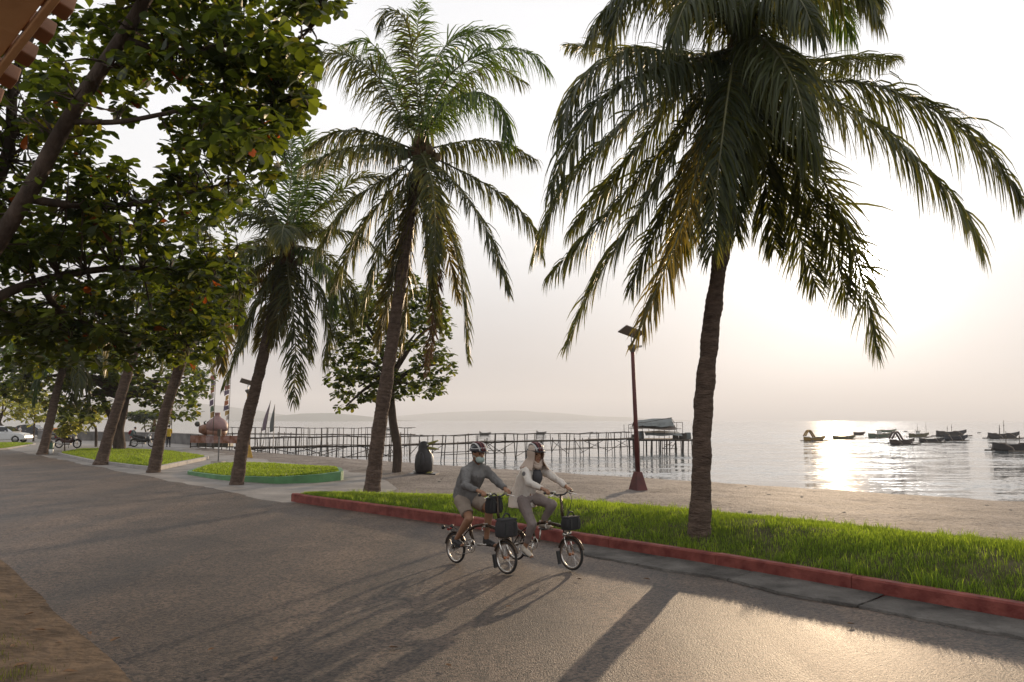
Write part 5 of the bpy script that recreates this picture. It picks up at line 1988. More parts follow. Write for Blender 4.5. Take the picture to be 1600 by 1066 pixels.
# --- low grey sea wall along the promenade
def sea_wall():
    pts = [at_z(a, b, 0.0) for a, b in ((60, 686), (128, 688.5), (200, 690), (250, 691.5), (300, 695), (331, 699))]
    root = thing('sea_wall', 'low weathered grey sea wall behind the motorcycles and the statue', 'wall', pts[0])
    P = []
    for a, b in zip(pts, pts[1:]):
        m_ = max(1, int((b - a).length / 2.4))
        P += [a.lerp(b, i / m_) for i in range(m_)]
    P.append(pts[-1])
    M_WALL = mat('sea_wall_concrete', (0.165, 0.155, 0.150), 0.85, 0.35, 1.2, 0.02, 12, detail=8)
    for a, b in zip(P, P[1:]):
        d = (b - a); ang = math.atan2(d.y, d.x)
        mb = MB()
        mb.box((a + b) / 2 - pts[0] + Vector((0, 0, .40)), (d.length - .015, .22, .86), (0, 0, ang))
        mb.build('wall_panel', M_WALL, root)
        mb = MB()
        mb.box((a + b) / 2 - pts[0] + Vector((0, 0, .86)), (d.length - .01, .30, .07), (0, 0, ang))
        mb.build('coping', M_GREYK, root)
sea_wall()

# --- round orange statue with a banner fence
M_ORG = mat('statue_orange', (0.30, 0.115, 0.030), 0.5, 0.3, 1.6, 0.01, 8, col2=(0.30, 0.16, 0.12))
M_DARKG = mat('statue_dark', (0.050, 0.050, 0.038), 0.6, 0.3, 4.0)
M_PINK = mat('statue_mauve', (0.26, 0.15, 0.14), 0.55, 0.25, 2.0)
def statue():
    q = at_z(341, 698, 0.0)
    k = q.y / 1250
    root = thing('round_statue', 'fat round orange and mauve statue with a snouted head and a knob on top', 'statue', q)
    def X(px): return (px - 341) * k
    def Z(py): return (698 - py) * k
    mb = MB(); mb.box((X(336), 0, Z(694)), (48 * k, 1.3, 8 * k)); mb.build('plinth', M_DARKG, root, bevel=.03)
    mb = MB()
    mb.lathe([(11 * k, Z(684)), (15 * k, Z(680)), (17 * k, Z(672))], 20, (X(337), 0, 0)); mb.build('lower_body', M_ORG, root, smooth=True)
    mb = MB()
    mb.lathe([(17.1 * k, Z(673)), (17.6 * k, Z(668)), (16 * k, Z(662)), (11.5 * k, Z(656.5)), (6 * k, Z(653)), (4.2 * k, Z(650.5)), (4.0 * k, Z(647.5)), (4.8 * k, Z(645.5)), (2 * k, Z(645))], 20, (X(338), 0, 0)); mb.build('upper_body', M_PINK, root, smooth=True)
    mb = MB()
    mb.tube([(X(326), -.2, Z(672)), (X(318), -.3, Z(671)), (X(313), -.35, Z(671))], [10 * k, 7.5 * k, 5 * k], 12); mb.build('head', M_ORG, root, smooth=True)
    mb = MB(); mb.ball((X(310.5), -.4, Z(663)), 4.2 * k, 12); mb.build('horn', M_DARKG, root, smooth=True)
    for a in (322, 327):
        mb = MB(); mb.tube([(X(a), -.35, Z(664)), (X(a - 1), -.4, Z(660)), (X(a + 2), -.4, Z(658))], [1.6 * k, 1.2 * k, .5 * k], 6); mb.build('ear', M_DARKG, root)
    for a in (322, 330):
        mb = MB(); mb.tube([(X(a), -.5, Z(680)), (X(a), -.5, Z(694))], 2.6 * k, 8); mb.build('leg', M_ORG, root)
    return root
statue()
M_BAN = mat('banner_print', (0.42, 0.14, 0.035), 0.6, 0.45, 3.2, 0, 1, .3, col2=(0.50, 0.30, 0.26), detail=8)
M_BAN2 = mat('banner_print_pink', (0.42, 0.24, 0.24), 0.6, 0.3, 3.2, 0, 1, .3, col2=(0.55, 0.42, 0.40), detail=8)
def banner():
    a, b = at_z(297, 700, 0.0), at_z(371, 701, 0.0)
    root = thing('banner_fence', 'low fence of orange and pink mottled banner panels in front of the round statue', 'banner', a)
    n = 6
    for i in range(n):
        u0, u1 = i / n, (i + 1) / n
        c = a.lerp(b, (u0 + u1) / 2) - a
        mb = MB(); mb.box((c.x, c.y, .62), ((b - a).length / n - .02, .05, .52), (0, 0, math.atan2(b.y - a.y, b.x - a.x)))
        mb.build('banner_panel', M_BAN2 if i == 2 else M_BAN, root)
    for i in range(n + 1):
        c = a.lerp(b, i / n) - a
        mb = MB(); mb.bar((c.x, c.y + .05, -.2), (c.x, c.y + .05, .95), .035, 6); mb.build('post', M_BAMBOO, root)
    mb = MB(); mb.bar((0, .05, .1), (b.x - a.x, b.y - a.y + .05, .1), .04, 6); mb.build('rail', M_BAMBOO, root)
banner()

# --- streamers and feather flags
FC0 = {'red': (0.42, 0.05, 0.03), 'yellow': (0.55, 0.38, 0.03), 'white': (0.62, 0.58, 0.56), 'violet': (0.16, 0.11, 0.26), 'green': (0.10, 0.25, 0.14), 'orange': (0.52, 0.17, 0.02), 'teal': (0.055, 0.085, 0.10), 'purple': (0.12, 0.065, 0.16)}
FC = {k_: tuple(.6 * a + .4 * .42 for a in v_) for k_, v_ in FC0.items()}  # greyed cloth colours: the paling by distant haze is mixed into them
def fmat(c):
    return leaf_mat('flag_' + c, FC[c], FC[c], .35, .7, .2, .12)
def streamer(label, px, base, top, cols, w=8):
    q = at_z(px, base, 0.0)
    k = q.y / 1250
    root = thing('streamer_pole', label, 'flag pole', q, 0, 'colourful streamer poles')
    H = (base - top) * k
    mb = MB(); mb.tube([(0, 0, -.1), (.02, 0, H * .5), (.06, 0, H)], [.03, .026, .012], 6); mb.build('pole', M_BAMBOO, root)
    n = len(cols)
    for i, c in enumerate(cols):
        z1 = H * (1 - i / n * .62) - .05
        z0 = H * (1 - (i + 1) / n * .62)
        wd = w * k * (.45 + .75 * math.sin(PI * (i + .6) / n)) * random.uniform(.7, 1.1)
        mb = MB()
        m_ = 5
        vs = []
        for j in range(m_):
            u = j / (m_ - 1)
            for t in (0, .012):
                vs += [(-.02 - wd * u, .10 * math.sin(u * 4 + i) + t, z1 - .10 * u), (-.02 - wd * u, .10 * math.sin(u * 4 + i + .5) + t, z0 + .02 - .16 * u)]
        f_ = []
        for j in range(m_ - 1):
            o = j * 4
            f_ += [(o, o + 1, o + 5, o + 4), (o + 2, o + 6, o + 7, o + 3), (o, o + 4, o + 6, o + 2), (o + 1, o + 3, o + 7, o + 5)]
        f_ += [(0, 2, 3, 1), tuple((m_ - 1) * 4 + a for a in (0, 1, 3, 2))]
        mb.add(vs, f_)
        mb.build('pennant', fmat(c), root)
streamer('streamer pole with pale and yellow pennants left of the statue knob', 332, 699, 575, ['white', 'red', 'violet', 'orange', 'white', 'violet', 'green', 'yellow'], 7)
streamer('streamer pole with bright red, yellow and orange pennants right of the statue', 355.5, 699, 585, ['red', 'white', 'red', 'violet', 'yellow', 'orange', 'violet', 'yellow', 'white'], 7)
streamer('pole with a plain red flag behind the person in a yellow shirt', 267, 690, 625, ['red', 'red', 'white'], 7)
def feather(label, px, base, top_px, top, c, z0):
    q = at_z(px, base, 0.0)
    k = q.y / 1250
    root = thing('feather_flag', label, 'flag', q, 0, 'feather flags on the pier')
    T = Vector(((top_px - px) * k, 0, (base - top) * k))
    mb = MB(); mb.tube([(0, 0, 0), T * .5, T], [.03, .022, .01], 6); mb.build('pole', M_STEEL, root)
    mb = MB()
    n = 9
    vs = []
    for i in range(n):
        u = i / (n - 1)
        a = T * (1 - u * (1 - z0))
        w = 6.2 * k * (math.sin(min(1, u * 1.15 + .03) * PI * .58) ** 1.2)
        for t in (-.008, .008):
            vs += [(a.x, t, a.z), (a.x - w, t + .05 * math.sin(u * 6), a.z - w * .35)]
    f_ = []
    for i in range(n - 1):
        o = i * 4
        f_ += [(o, o + 1, o + 5, o + 4), (o + 2, o + 6, o + 7, o + 3), (o, o + 4, o + 6, o + 2), (o + 1, o + 3, o + 7, o + 5)]
    f_ += [(0, 2, 3, 1), tuple((n - 1) * 4 + a for a in (0, 1, 3, 2))]
    mb.add(vs, f_)
    mb.build('flag_cloth', fmat(c), root)
feather('purple feather flag on a leaning pole by the pier entrance', 410, 700, 421, 626, 'purple', .38)
feather('dark teal feather flag upright by the pier entrance', 426.5, 700, 427.5, 632, 'teal', .38)

# --- vehicles
M_CARW = mat('car_white', (0.62, 0.62, 0.62), 0.25, 0.04, 1.0)
M_CARD = mat('car_dark', (0.05, 0.05, 0.06), 0.25, 0.1, 1.0)
M_GLASS = mat('car_glass', (0.018, 0.020, 0.024), 0.08, 0.1, 1.0)
M_TYRE = mat('tyre_rubber', (0.018, 0.018, 0.018), 0.8, 0.2, 10.0)
M_RIM = mat('alloy_rim', (0.42, 0.41, 0.40), 0.35, 0.1, 5.0, metal=.7)
M_LIGHTR = mat('tail_light', (0.35, 0.02, 0.015), 0.25, 0.1, 5.0)
M_LIGHTW = mat('head_light', (0.36, 0.36, 0.36), 0.45, 0.1, 5.0)
def car(label, q, rz, m):
    root = thing('parked_car', label, 'car', q, rz, 'cars parked beyond the lawns')
    body = [(-2.1, .32), (-2.15, .62), (-2.05, .86), (-1.2, .95), (.9, .93), (1.75, .82), (2.1, .66), (2.15, .40), (2.05, .28), (1.72, .28), (1.62, .50), (1.38, .62), (1.14, .50), (1.04, .28), (-1.02, .28), (-1.12, .50), (-1.36, .62), (-1.60, .50), (-1.70, .28)]
    cab = [(-1.75, .90), (-1.15, 1.36), (-.5, 1.46), (.35, 1.42), (1.15, .93)]
    def slab(prof, w0, w1, zsplit, name, mm, par=None, lab=None):
        mb = MB()
        n = len(prof)
        vs = [(x, -(w0 if z < zsplit else w1), z) for x, z in prof] + [(x, (w0 if z < zsplit else w1), z) for x, z in prof]
        f_ = [tuple(range(n)), tuple(range(2 * n - 1, n - 1, -1))] + [(i, n + i, n + (i + 1) % n, (i + 1) % n) for i in range(n)]
        mb.add(vs, f_)
        return mb.build(name, mm, par or root, bevel=.05 if name == 'body' else .03)
    slab(body, .85, .82, .85, 'body', m)
    slab(cab, .80, .62, 1.0, 'cabin', m)
    for sd in (-1, 1):
        for x0, x1 in ((-1.0, -.2), (-.12, .62)):
            mb = MB()
            y0, y1 = sd * .792, sd * .655
            mb.add([(x0 - .12, y0 + sd * .012, .99), (x1 + .15, y0 + sd * .012, .99), (x1, y1 + sd * .012, 1.36), (x0 + .1, y1 + sd * .012, 1.36),
                    (x0 - .12, y0 - sd * .02, .99), (x1 + .15, y0 - sd * .02, .99), (x1, y1 - sd * .02, 1.36), (x0 + .1, y1 - sd * .02, 1.36)],
                   [(0, 1, 2, 3), (4, 7, 6, 5), (0, 4, 5, 1), (1, 5, 6, 2), (2, 6, 7, 3), (3, 7, 4, 0)])
            mb.build('window', M_GLASS, root)
        for x in (-1.36, 1.38):
            M = Matrix.Rotation(PI / 2, 3, 'X')
            mb = MB(); mb.torus((x, sd * .76, .31), .24, .08, M, 20, 8); w = mb.build('wheel', M_TYRE, root, smooth=True)
            mb = MB(); mb.lathe([(.19, -.05), (.20, .03), (.10, .05), (.02, .05)], 12, (x, sd * .78, .31), Matrix.Rotation(-sd * PI / 2, 3, 'X')); mb.build('rim', M_RIM, w)
        mb = MB(); mb.box((2.08, sd * .6, .66), (.12, .34, .12)); mb.build('headlight', M_LIGHTW, root, bevel=.03)
        mb = MB(); mb.box((-2.09, sd * .62, .76), (.1, .28, .16)); mb.build('tail_light', M_LIGHTR, root, bevel=.03)
        mb = MB(); mb.box((.62, sd * .93, 1.0), (.1, .16, .11)); mb.build('mirror', m, root, bevel=.03)
        mb = MB(); mb.box((-.2, sd * .838, .80), (.14, .03, .03)); mb.build('door_handle', M_RIM, root)
    for x0, z0, x1, z1, nm in ((.42, 1.40, 1.10, .97, 'windscreen'), (-1.22, 1.32, -1.70, .94, 'rear_window')):
        mb = MB()
        o = .015
        mb.add([(x0 + o * (1 if x0 > 0 else -1), -.56, z0 + o), (x0 + o * (1 if x0 > 0 else -1), .56, z0 + o), (x1 + o * (1 if x0 > 0 else -1), .70, z1 + o), (x1 + o * (1 if x0 > 0 else -1), -.70, z1 + o),
                (x0, -.56, z0 - .02), (x0, .56, z0 - .02), (x1, .70, z1 - .02), (x1, -.70, z1 - .02)], [(0, 1, 2, 3), (7, 6, 5, 4), (0, 4, 5, 1), (1, 5, 6, 2), (2, 6, 7, 3), (3, 7, 4, 0)])
        mb.build(nm, M_GLASS, root)
    return root
q = at_z(20, 692.5, 0.02)
car('white sedan parked behind the lawn at the far left, half out of the frame', q + Vector((-1.55, 1.0, 0)), R(8), M_CARW)
q = at_z(48, 683.5, 0.02)
car('dark car standing behind the white sedan', q, R(4), M_CARD)
M_MBLACK = mat('motorbike_black', (0.030, 0.028, 0.028), 0.35, 0.2, 5.0)
M_MRED = mat('motorbike_maroon', (0.065, 0.022, 0.020), 0.35, 0.2, 5.0)
M_SEATM = mat('motorbike_seat', (0.035, 0.033, 0.033), 0.5, 0.2, 5.0)
def motorbike(label, q, rz, m, white=False):
    root = thing('motorcycle', label, 'motorcycle', q, rz, 'parked motorcycles')
    M = Matrix.Rotation(PI / 2, 3, 'X')
    for x, steer in ((-.62, 0), (.62, 1)):
        mb = MB(); mb.torus((x, 0, .29), .25, .045, M, 24, 8); w = mb.build('wheel', M_TYRE, root, smooth=True)
        mb = MB(); mb.torus((x, 0, .29), .21, .014, M, 24, 6)
        for a in range(6):
            mb.bar((x, 0, .29), (x + .2 * math.cos(a * PI / 3), 0, .29 + .2 * math.sin(a * PI / 3)), .010, 4)
        mb.build('rim', M_RIM, w)
        mb = MB(); mb.torus((x, 0, .29), .31, .035, M, 12, 6, (R(20), R(150))); mb.build('fender', m, root)
    mb = MB(); mb.tube([(.62, -.07, .29), (.45, -.07, .72), (.40, -.05, .86)], .022, 6); mb.tube([(.62, .07, .29), (.45, .07, .72), (.40, .05, .86)], .022, 6); mb.build('fork', M_RIM, root)
    mb = MB(); mb.tube([(.42, 0, .80), (.32, 0, .55), (.12, 0, .42), (-.2, 0, .48), (-.45, 0, .62), (-.80, 0, .76)], [.10, .13, .13, .15, .13, .06], 10, flat=1.1); mb.build('body', m, root, smooth=True)
    mb = MB(); mb.tube([(.15, 0, .66), (-.15, 0, .73), (-.5, 0, .80), (-.72, 0, .84)], [.07, .11, .12, .07], 10, flat=1.2); mb.build('seat', M_SEATM, root, smooth=True)
    mb = MB(); mb.box((.0, 0, .32), (.36, .22, .22)); mb.build('engine', M_RIM, root, bevel=.04)
    mb = MB(); mb.tube([(.0, -.12, .25), (-.4, -.14, .27), (-.75, -.15, .36)], [.03, .045, .05], 8); mb.build('exhaust', M_RIM, root, smooth=True)
    mb = MB(); mb.tube([(.30, -.34, .98), (.36, -.15, .96), (.40, 0, .94), (.36, .15, .96), (.30, .34, .98)], .016, 6); mb.build('handlebar', M_MBLACK, root)
    mb = MB(); mb.ball((.50, 0, .88), .10, 10, (.9, 1, 1)); mb.build('headlight', M_LIGHTW, root, smooth=True)
    mb = MB(); mb.box((.47, 0, .72), (.10, .30, .36), (0, -.35, 0), .8); mb.build('front_shield', M_CARW if white else m, root, bevel=.04)
    mb = MB(); mb.box((-.86, 0, .72), (.06, .14, .09)); mb.build('tail_light', M_LIGHTR, root)
    for sd in (-1, 1):
        mb = MB(); mb.bar((.34, sd * .2, .96), (.30, sd * .26, 1.14), .008, 5); mb.ball((.30, sd * .27, 1.15), .06, 8, (.3, 1, .7)); mb.build('mirror', M_MBLACK, root)
    mb = MB(); mb.bar((-.05, .1, .3), (-.12, .25, .0), .014, 5); mb.build('kickstand', M_MBLACK, root)
    return root
q = at_z(106, 700.5, 0.14)
motorbike('dark red and white motorcycle parked on the grey kerbed lawn', q, R(-4), M_MRED, True)
q = at_z(223, 698.5, 0.02)
motorbike('black motorcycle beside the person with a red backpack', q, R(6), M_MBLACK, True)
# orange cart, bin and bucket
M_ORANGE = mat('orange_cloth', (0.52, 0.15, 0.04), 0.7, 0.2, 3.0)
def cart():
    q = at_z(82, 687, 0.02)
    root = thing('snack_cart', 'orange roofed snack cart in the far distance', 'cart', q)
    k = q.y / 1250
    mb = MB(); mb.box((0, 0, 15.5 * k), (17 * k, 1.4, 4.5 * k), None, .85); mb.build('canopy', M_ORANGE, root)
    for x in (-7, 7):
        for y in (-.5, .5):
            mb = MB(); mb.bar((x * k, y, 0), (x * k, y, 14 * k), .03, 6); mb.build('post', M_STEEL, root)
    mb = MB(); mb.box((0, 0, 6.5 * k), (15 * k, 1.0, 4 * k)); mb.build('counter', M_STRIPE, root, bevel=.02)
    for x in (-5, 5):
        mb = MB(); mb.torus((x * k, -.5, .3), .24, .05, Matrix.Rotation(PI / 2, 3, 'X'), 14, 6); mb.build('wheel', M_TYRE, root)
cart()
M_BING = mat('bin_green', (0.030, 0.105, 0.065), 0.45, 0.2, 4.0)
M_BUCK = mat('bucket_white', (0.60, 0.60, 0.58), 0.4, 0.1, 4.0)
def bin_():
    q = at_z(75, 709.5, 0.02)
    root = thing('litter_bin', 'green plastic litter bin at the foot of the farthest leaning palm', 'litter bin', q)
    mb = MB(); mb.lathe([(.24, 0), (.25, .03), (.31, .62), (.30, .64)], 16); mb.build('barrel', M_BING, root, smooth=True)
    mb = MB(); mb.torus((0, 0, .63), .305, .025, None, 20, 6); mb.build('rim', M_BING, root, smooth=True)
    mb = MB(); mb.ball((0.02, 0, .62), .24, 10, (1, 1, .75))
    mb.v = [(a + .05 * mnoise.noise(Vector((a * 9, b * 9, c * 9))), b + .05 * mnoise.noise(Vector((b * 9, a * 9, c * 7))), c) for a, b, c in mb.v]
    mb.build('rubbish_bag', M_DARKG, root, smooth=True)
    q2 = at_z(79.5, 710, 0.02)
    r2 = thing('bucket', 'small white bucket beside the green litter bin', 'bucket', q2)
    mb = MB(); mb.lathe([(.10, 0), (.13, .27), (.12, .28)], 14); mb.build('pail', M_BUCK, r2, smooth=True)
    mb = MB(); mb.torus((0, 0, .27), .135, .008, Matrix.Rotation(.5, 3, 'X'), 14, 5, (0, PI)); mb.build('handle', M_STEEL, r2)
bin_()
# --- flat crowned tree and little palm far beyond the wall
q = at_z(228, 676, 0)
broad_tree('far flat crowned tree fading into the haze beyond the sea wall', q + Vector((0, 0, 0)), [(226, 668), (226, 660)], [(205, 647, 16, 3), (228, 646, 22, 4), (245, 650, 12, 4), (215, 655, 18, 3)], 150, q.y, 1.2, .45, .8, M_ALM, (6, 8), .14, .08, name='flat_topped_tree')
q = at_z(241, 690, 0.02)
rp_ = palm('small young palm behind the black motorcycle', q, [(241, 682)], (241, 668, q.y), [], .12, .10, 1.3, .35, rnd=9, nuts=0, ns=24, width=.06, seed=21, flen=1.5, rr=.02, group=None)

# --- timber eave overhead, top left corner
M_WOOD = mat('eave_timber', (0.44, 0.215, 0.095), 0.6, 0.35, 3.0, 0.006, 12, col2=(0.62, 0.36, 0.18), detail=8, stretch=(1, 1, 1))
M_WOODD = mat('rafter_timber', (0.24, 0.115, 0.06), 0.75, 0.35, 5.0, 0.006, 14)
def eave():
    e0, e1 = at_y(0, 118, 3.0), at_y(92, 0, 2.75)
    d = (e1 - e0).normalized()
    qd = Vector((-1, -.35, .05))
    qd = (qd - d * qd.dot(d)).normalized()
    nn = d.cross(qd).normalized()
    if nn.z > 0: nn = -nn
    root = thing('timber_eave', 'warm brown timber roof edge with rafter ends in the top left corner', 'roof', e0)
    M = Matrix((d, qd, -nn)).transposed()
    L = 3.2
    mid = (e1 - e0) * .5
    for k in range(4):
        w = .145 if k else .03
        off = 0.0 if k == 0 else .034 + (k - 1) * .152
        mb = MB()
        mb.box(mid + qd * (off + w / 2) - nn * (.0 if k else -.012), (L, w - .004, .035 if k else .055), M)
        mb.build('plank' if k else 'edge_batten', M_WOOD, root, bevel=.004)
    for j in range(-6, 8):
        c = mid + d * (j * .15 + .02)
        mb = MB()
        mb.box(c + qd * .035 - nn * .070, (.066, .20, .075), M)
        mb.build('rafter', M_WOODD, root, bevel=.006)
eave()
# ================================================================== CYCLISTS AND PASSERS-BY
M_SKIN = mat('skin', (0.30, 0.155, 0.090), 0.5, 0.12, 8.0, spec=.4)
M_HAIR = mat('hair', (0.018, 0.014, 0.012), 0.6, 0.2, 20.0)
M_SHIRTG = mat('shirt_grey', (0.175, 0.168, 0.162), 0.85, 0.18, 6.0, 0.012, 16, .15)
M_SHORTS = mat('shorts_beige', (0.29, 0.235, 0.19), 0.85, 0.15, 6.0, 0.012, 14, .15)
M_SHOEB = mat('shoe_black', (0.020, 0.019, 0.020), 0.6, 0.2, 10.0)
M_SHOEC = mat('shoe_cream', (0.52, 0.46, 0.38), 0.7, 0.15, 10.0)
M_CREAM = leaf_mat('jacket_cream', (0.82, 0.78, 0.72), (0.80, 0.62, 0.42), .28, .85, .15, .05)
M_HIJAB = leaf_mat('hijab_beige', (0.56, 0.46, 0.39), (0.50, 0.36, 0.24), .2, .85, .15, .05)
M_TROUS = mat('trousers_taupe', (0.235, 0.195, 0.18), 0.85, 0.15, 6.0, 0.010, 14, .15)
M_TEE = mat('tee_charcoal', (0.060, 0.058, 0.062), 0.85, 0.2, 6.0)
M_MASK = mat('face_mask', (0.42, 0.52, 0.48), 0.8, 0.08, 8.0)
M_HELM = mat('helmet_black', (0.020, 0.018, 0.020), 0.3, 0.2, 6.0)
M_HELMR = mat('helmet_red', (0.14, 0.020, 0.022), 0.35, 0.2, 6.0)
M_HELMW = mat('helmet_white', (0.55, 0.54, 0.52), 0.35, 0.08, 6.0)
M_EYE = mat('eye_dark', (0.012, 0.010, 0.010), 0.2, 0.1, 5.0)
M_LIP = mat('lip', (0.22, 0.075, 0.06), 0.5, 0.1, 5.0)

def remesh(mb, name, m, parent, vox, smooth_it=2, off=None):
    """fuse overlapping limbs into one continuous skin"""
    o = mb.build(name, m, parent, smooth=True, off=off)
    r = o.modifiers.new('fuse', 'REMESH')
    r.mode = 'VOXEL'
    r.voxel_size = vox
    s = o.modifiers.new('relax', 'SMOOTH')
    s.factor = .5
    s.iterations = smooth_it
    dg = bpy.context.evaluated_depsgraph_get()
    me = bpy.data.meshes.new_from_object(o.evaluated_get(dg))
    o.modifiers.clear()
    old = o.data
    o.data = me
    me.polygons.foreach_set('use_smooth', [True] * len(me.polygons))
    bpy.data.meshes.remove(old)
    return o
def V3(*a):
    return Vector(a)
def arm_hand(mb, sh, el, wr, grip_dir, k=1.0, fingers=True, down=None):
    """upper arm, forearm, palm, four fingers and a thumb closing on the bar"""
    mb.tube(smooth_path([sh, sh.lerp(el, .5), el], 6), [.050 * k, .050 * k, .047 * k, .044 * k, .040 * k, .038 * k], 10)
    f = (wr - el)
    mb.tube(smooth_path([el, el + f * .35, wr], 6), [.038 * k, .041 * k, .040 * k, .036 * k, .030 * k, .026 * k], 10)
    mb.ball(el, .040 * k, 10)
    d = f.normalized()
    g = Vector(grip_dir).normalized()            # along the bar, towards the little finger
    pn = d.cross(g).normalized()
    if pn.z > 0: pn = -pn                        # curl downwards round the bar
    palm = wr + d * .045 * k
    mb.tube([wr, palm - d * .01, palm + d * .045 * k], [.030 * k, .042 * k, .040 * k], 10, flat=.62)
    if fingers:
        for j, (ln, o) in enumerate(((.95, -.030), (1.05, -.010), (1.0, .010), (.8, .029))):
            a = palm + d * .040 * k + g * o * k
            b = a + (d * .026 + pn * .016) * ln * k
            c = b + (d * .004 + pn * .026) * ln * k
            e = c + (-d * .020 + pn * .006) * ln * k
            mb.tube([a - d * .02, a, b, c, e], [.011 * k, .011 * k, .0105 * k, .0095 * k, .008 * k], 7)
        t = wr + d * .030 * k - g * .034 * k
        mb.tube([t + g * .012, t + (d * .022 - g * .006) * k + pn * .010 * k, t + (d * .042 + g * .006) * k + pn * .026 * k, t + (d * .044 + g * .022) * k + pn * .036 * k], [.013 * k, .012 * k, .011 * k, .009 * k], 7)
def head_mesh(mb, c, fwd, k=1.0, up=V3(0, 0, 1)):
    f = fwd.normalized()
    l_ = up.cross(f).normalized()
    u = f.cross(l_)
    M = Matrix((f, l_, u)).transposed()
    mb.ball(c + u * .02 * k, .098 * k, 16, (1.02, .80, 1.05), M)               # skull
    mb.ball(c + f * .030 * k - u * .055 * k, .074 * k, 14, (.92, .80, 1.0), M)   # jaw
    mb.ball(c + f * .062 * k - u * .105 * k, .030 * k, 10, (1, 1.1, .8), M)      # chin
    mb.tube([c + f * .090 * k + u * .012 * k, c + f * .112 * k - u * .030 * k, c + f * .086 * k - u * .040 * k], [.010 * k, .016 * k, .012 * k], 8)  # nose
    mb.tube([c + f * .082 * k + l_ * .045 * k + u * .028 * k, c + f * .095 * k + u * .026 * k, c + f * .082 * k - l_ * .045 * k + u * .028 * k], .011 * k, 6)
    for s in (-1, 1):
        mb.ball(c + l_ * s * .080 * k - u * .012 * k, .026 * k, 8, (.8, .35, 1.2), M)
    return M, f, l_, u
def face(parent, c, f, l_, u, k=1.0):
    for s in (-1, 1):
        mb = MB(); mb.ball(c + f * .086 * k + l_ * s * .033 * k + u * .004 * k, .0115 * k, 8, (.6, 1.3, .8), Matrix((f, l_, u)).transposed()); mb.build('eye', M_EYE, parent, smooth=True)
        mb = MB(); mb.tube([c + f * .092 * k + l_ * s * .016 * k + u * .030 * k, c + f * .088 * k + l_ * s * .036 * k + u * .034 * k, c + f * .074 * k + l_ * s * .055 * k + u * .026 * k], .005 * k, 5); mb.build('eyebrow', M_HAIR, parent)
    mb = MB(); mb.tube([c + f * .092 * k + l_ * .022 * k - u * .068 * k, c + f * .101 * k - u * .067 * k, c + f * .092 * k - l_ * .022 * k - u * .068 * k], .006 * k, 6); mb.build('lips', M_LIP, parent, smooth=True)
def helmet(label, parent, c, M, k, main, stripe):
    f, l_, u = [Vector(M.col[i]) for i in range(3)]
    o = c + u * .035 * k - f * .005 * k
    mb = MB()
    # shell with open vents: a rim and long ribs front to back
    n = 20
    rings = []
    for i in range(8):
        th = i / 7 * PI * .50
        rings.append([(math.sin(th) if i else .0, math.cos(th), 2 * PI * j / n) for j in range(n)])
    vs = []
    for r in rings:
        for s, cz, a in r:
            x, y, z = s * math.cos(a) * (.138 if math.cos(a) > 0 else .136), s * math.sin(a) * .102, cz * .105
            vs.append(o + (f * x + l_ * y + u * (z - .0)) * k)
    fcs = []
    for i in range(7):
        for j in range(n):
            j2 = (j + 1) % n
            fcs.append((i * n + j, (i + 1) * n + j, (i + 1) * n + j2, i * n + j2))
    fcs.append(tuple((7 * n + j) for j in range(n - 1, -1, -1)))
    mb.add(vs, fcs)
    root = mb.build('helmet', main, parent, smooth=True)
    for s in (-.62, -.22, .22, .62):
        pts = []
        for i in range(11):
            a = PI * (.02 + .96 * i / 10)
            x = math.cos(a) * .140
            w = math.sqrt(max(.04, 1 - (s * .9) ** 2))
            pts.append(o + (f * x * w + l_ * s * .104 * (1 - .25 * abs(math.cos(a)) ** 3) + u * (math.sin(a) * .110 * math.sqrt(max(.05, 1 - s * s * .75)) + .004)) * k)
        mb = MB(); mb.tube(pts, .0105 * k, 6)
        mb.build('rib', stripe if abs(s) > .4 else M_HELMR, root, smooth=True)
    for zz, m_ in ((.006, main), (.040, stripe)):
        sc = math.sqrt(max(.05, 1 - (zz / .108) ** 2))
        pts = [o + (f * math.cos(a) * .139 * sc + l_ * math.sin(a) * .103 * sc + u * (zz + (.012 * math.cos(2 * a) if zz > .02 else 0))) * k for a in [2 * PI * i / 22 for i in range(23)]]
        mb = MB(); mb.tube(pts, (.009 if zz < .02 else .006) * k, 6); mb.build('band', m_, root, smooth=True)
    mb = MB(); mb.box(o + (f * .148 + u * .002) * k, (.04 * k, .13 * k, .010 * k), M @ Euler((0, .2, 0)).to_matrix()); mb.build('visor', main, root, bevel=.004)
    for s in (-1, 1):
        mb = MB(); mb.tube([o + l_ * s * .098 * k, o + (l_ * s * .088 - u * .08 + f * .01) * k, o + (l_ * s * .03 - u * .175 + f * .05) * k], .005 * k, 5); mb.build('strap', M_HELM, root)
    return root
def shoe(parent, heel, toe, m, k=1.0):
    mb = MB()
    d = (toe - heel)
    mb.tube([heel - d * .08 + V3(0, 0, .02), heel + d * .12 + V3(0, 0, .03), heel + d * .45 + V3(0, 0, .028), heel + d * .8 + V3(0, 0, .012), toe + V3(0, 0, .006)], [.030 * k, .044 * k, .044 * k, .042 * k, .022 * k], 10, flat=.85)
    mb.tube([heel + d * .1 + V3(0, 0, .03), heel + d * .12 + V3(0, 0, .09)], [.042 * k, .040 * k], 10)
    s = remesh(mb, 'shoe', m, parent, .009, 1)
    mb = MB()
    mb.tube([heel - d * .08 + V3(0, 0, -.014), heel + d * .5 + V3(0, 0, -.012), toe + V3(0, 0, -.010)], [.034 * k, .044 * k, .026 * k], 8, flat=.3)
    mb.build('sole', M_STEEL if m == M_SHOEC else M_SHOEB, s, smooth=True)
    return s
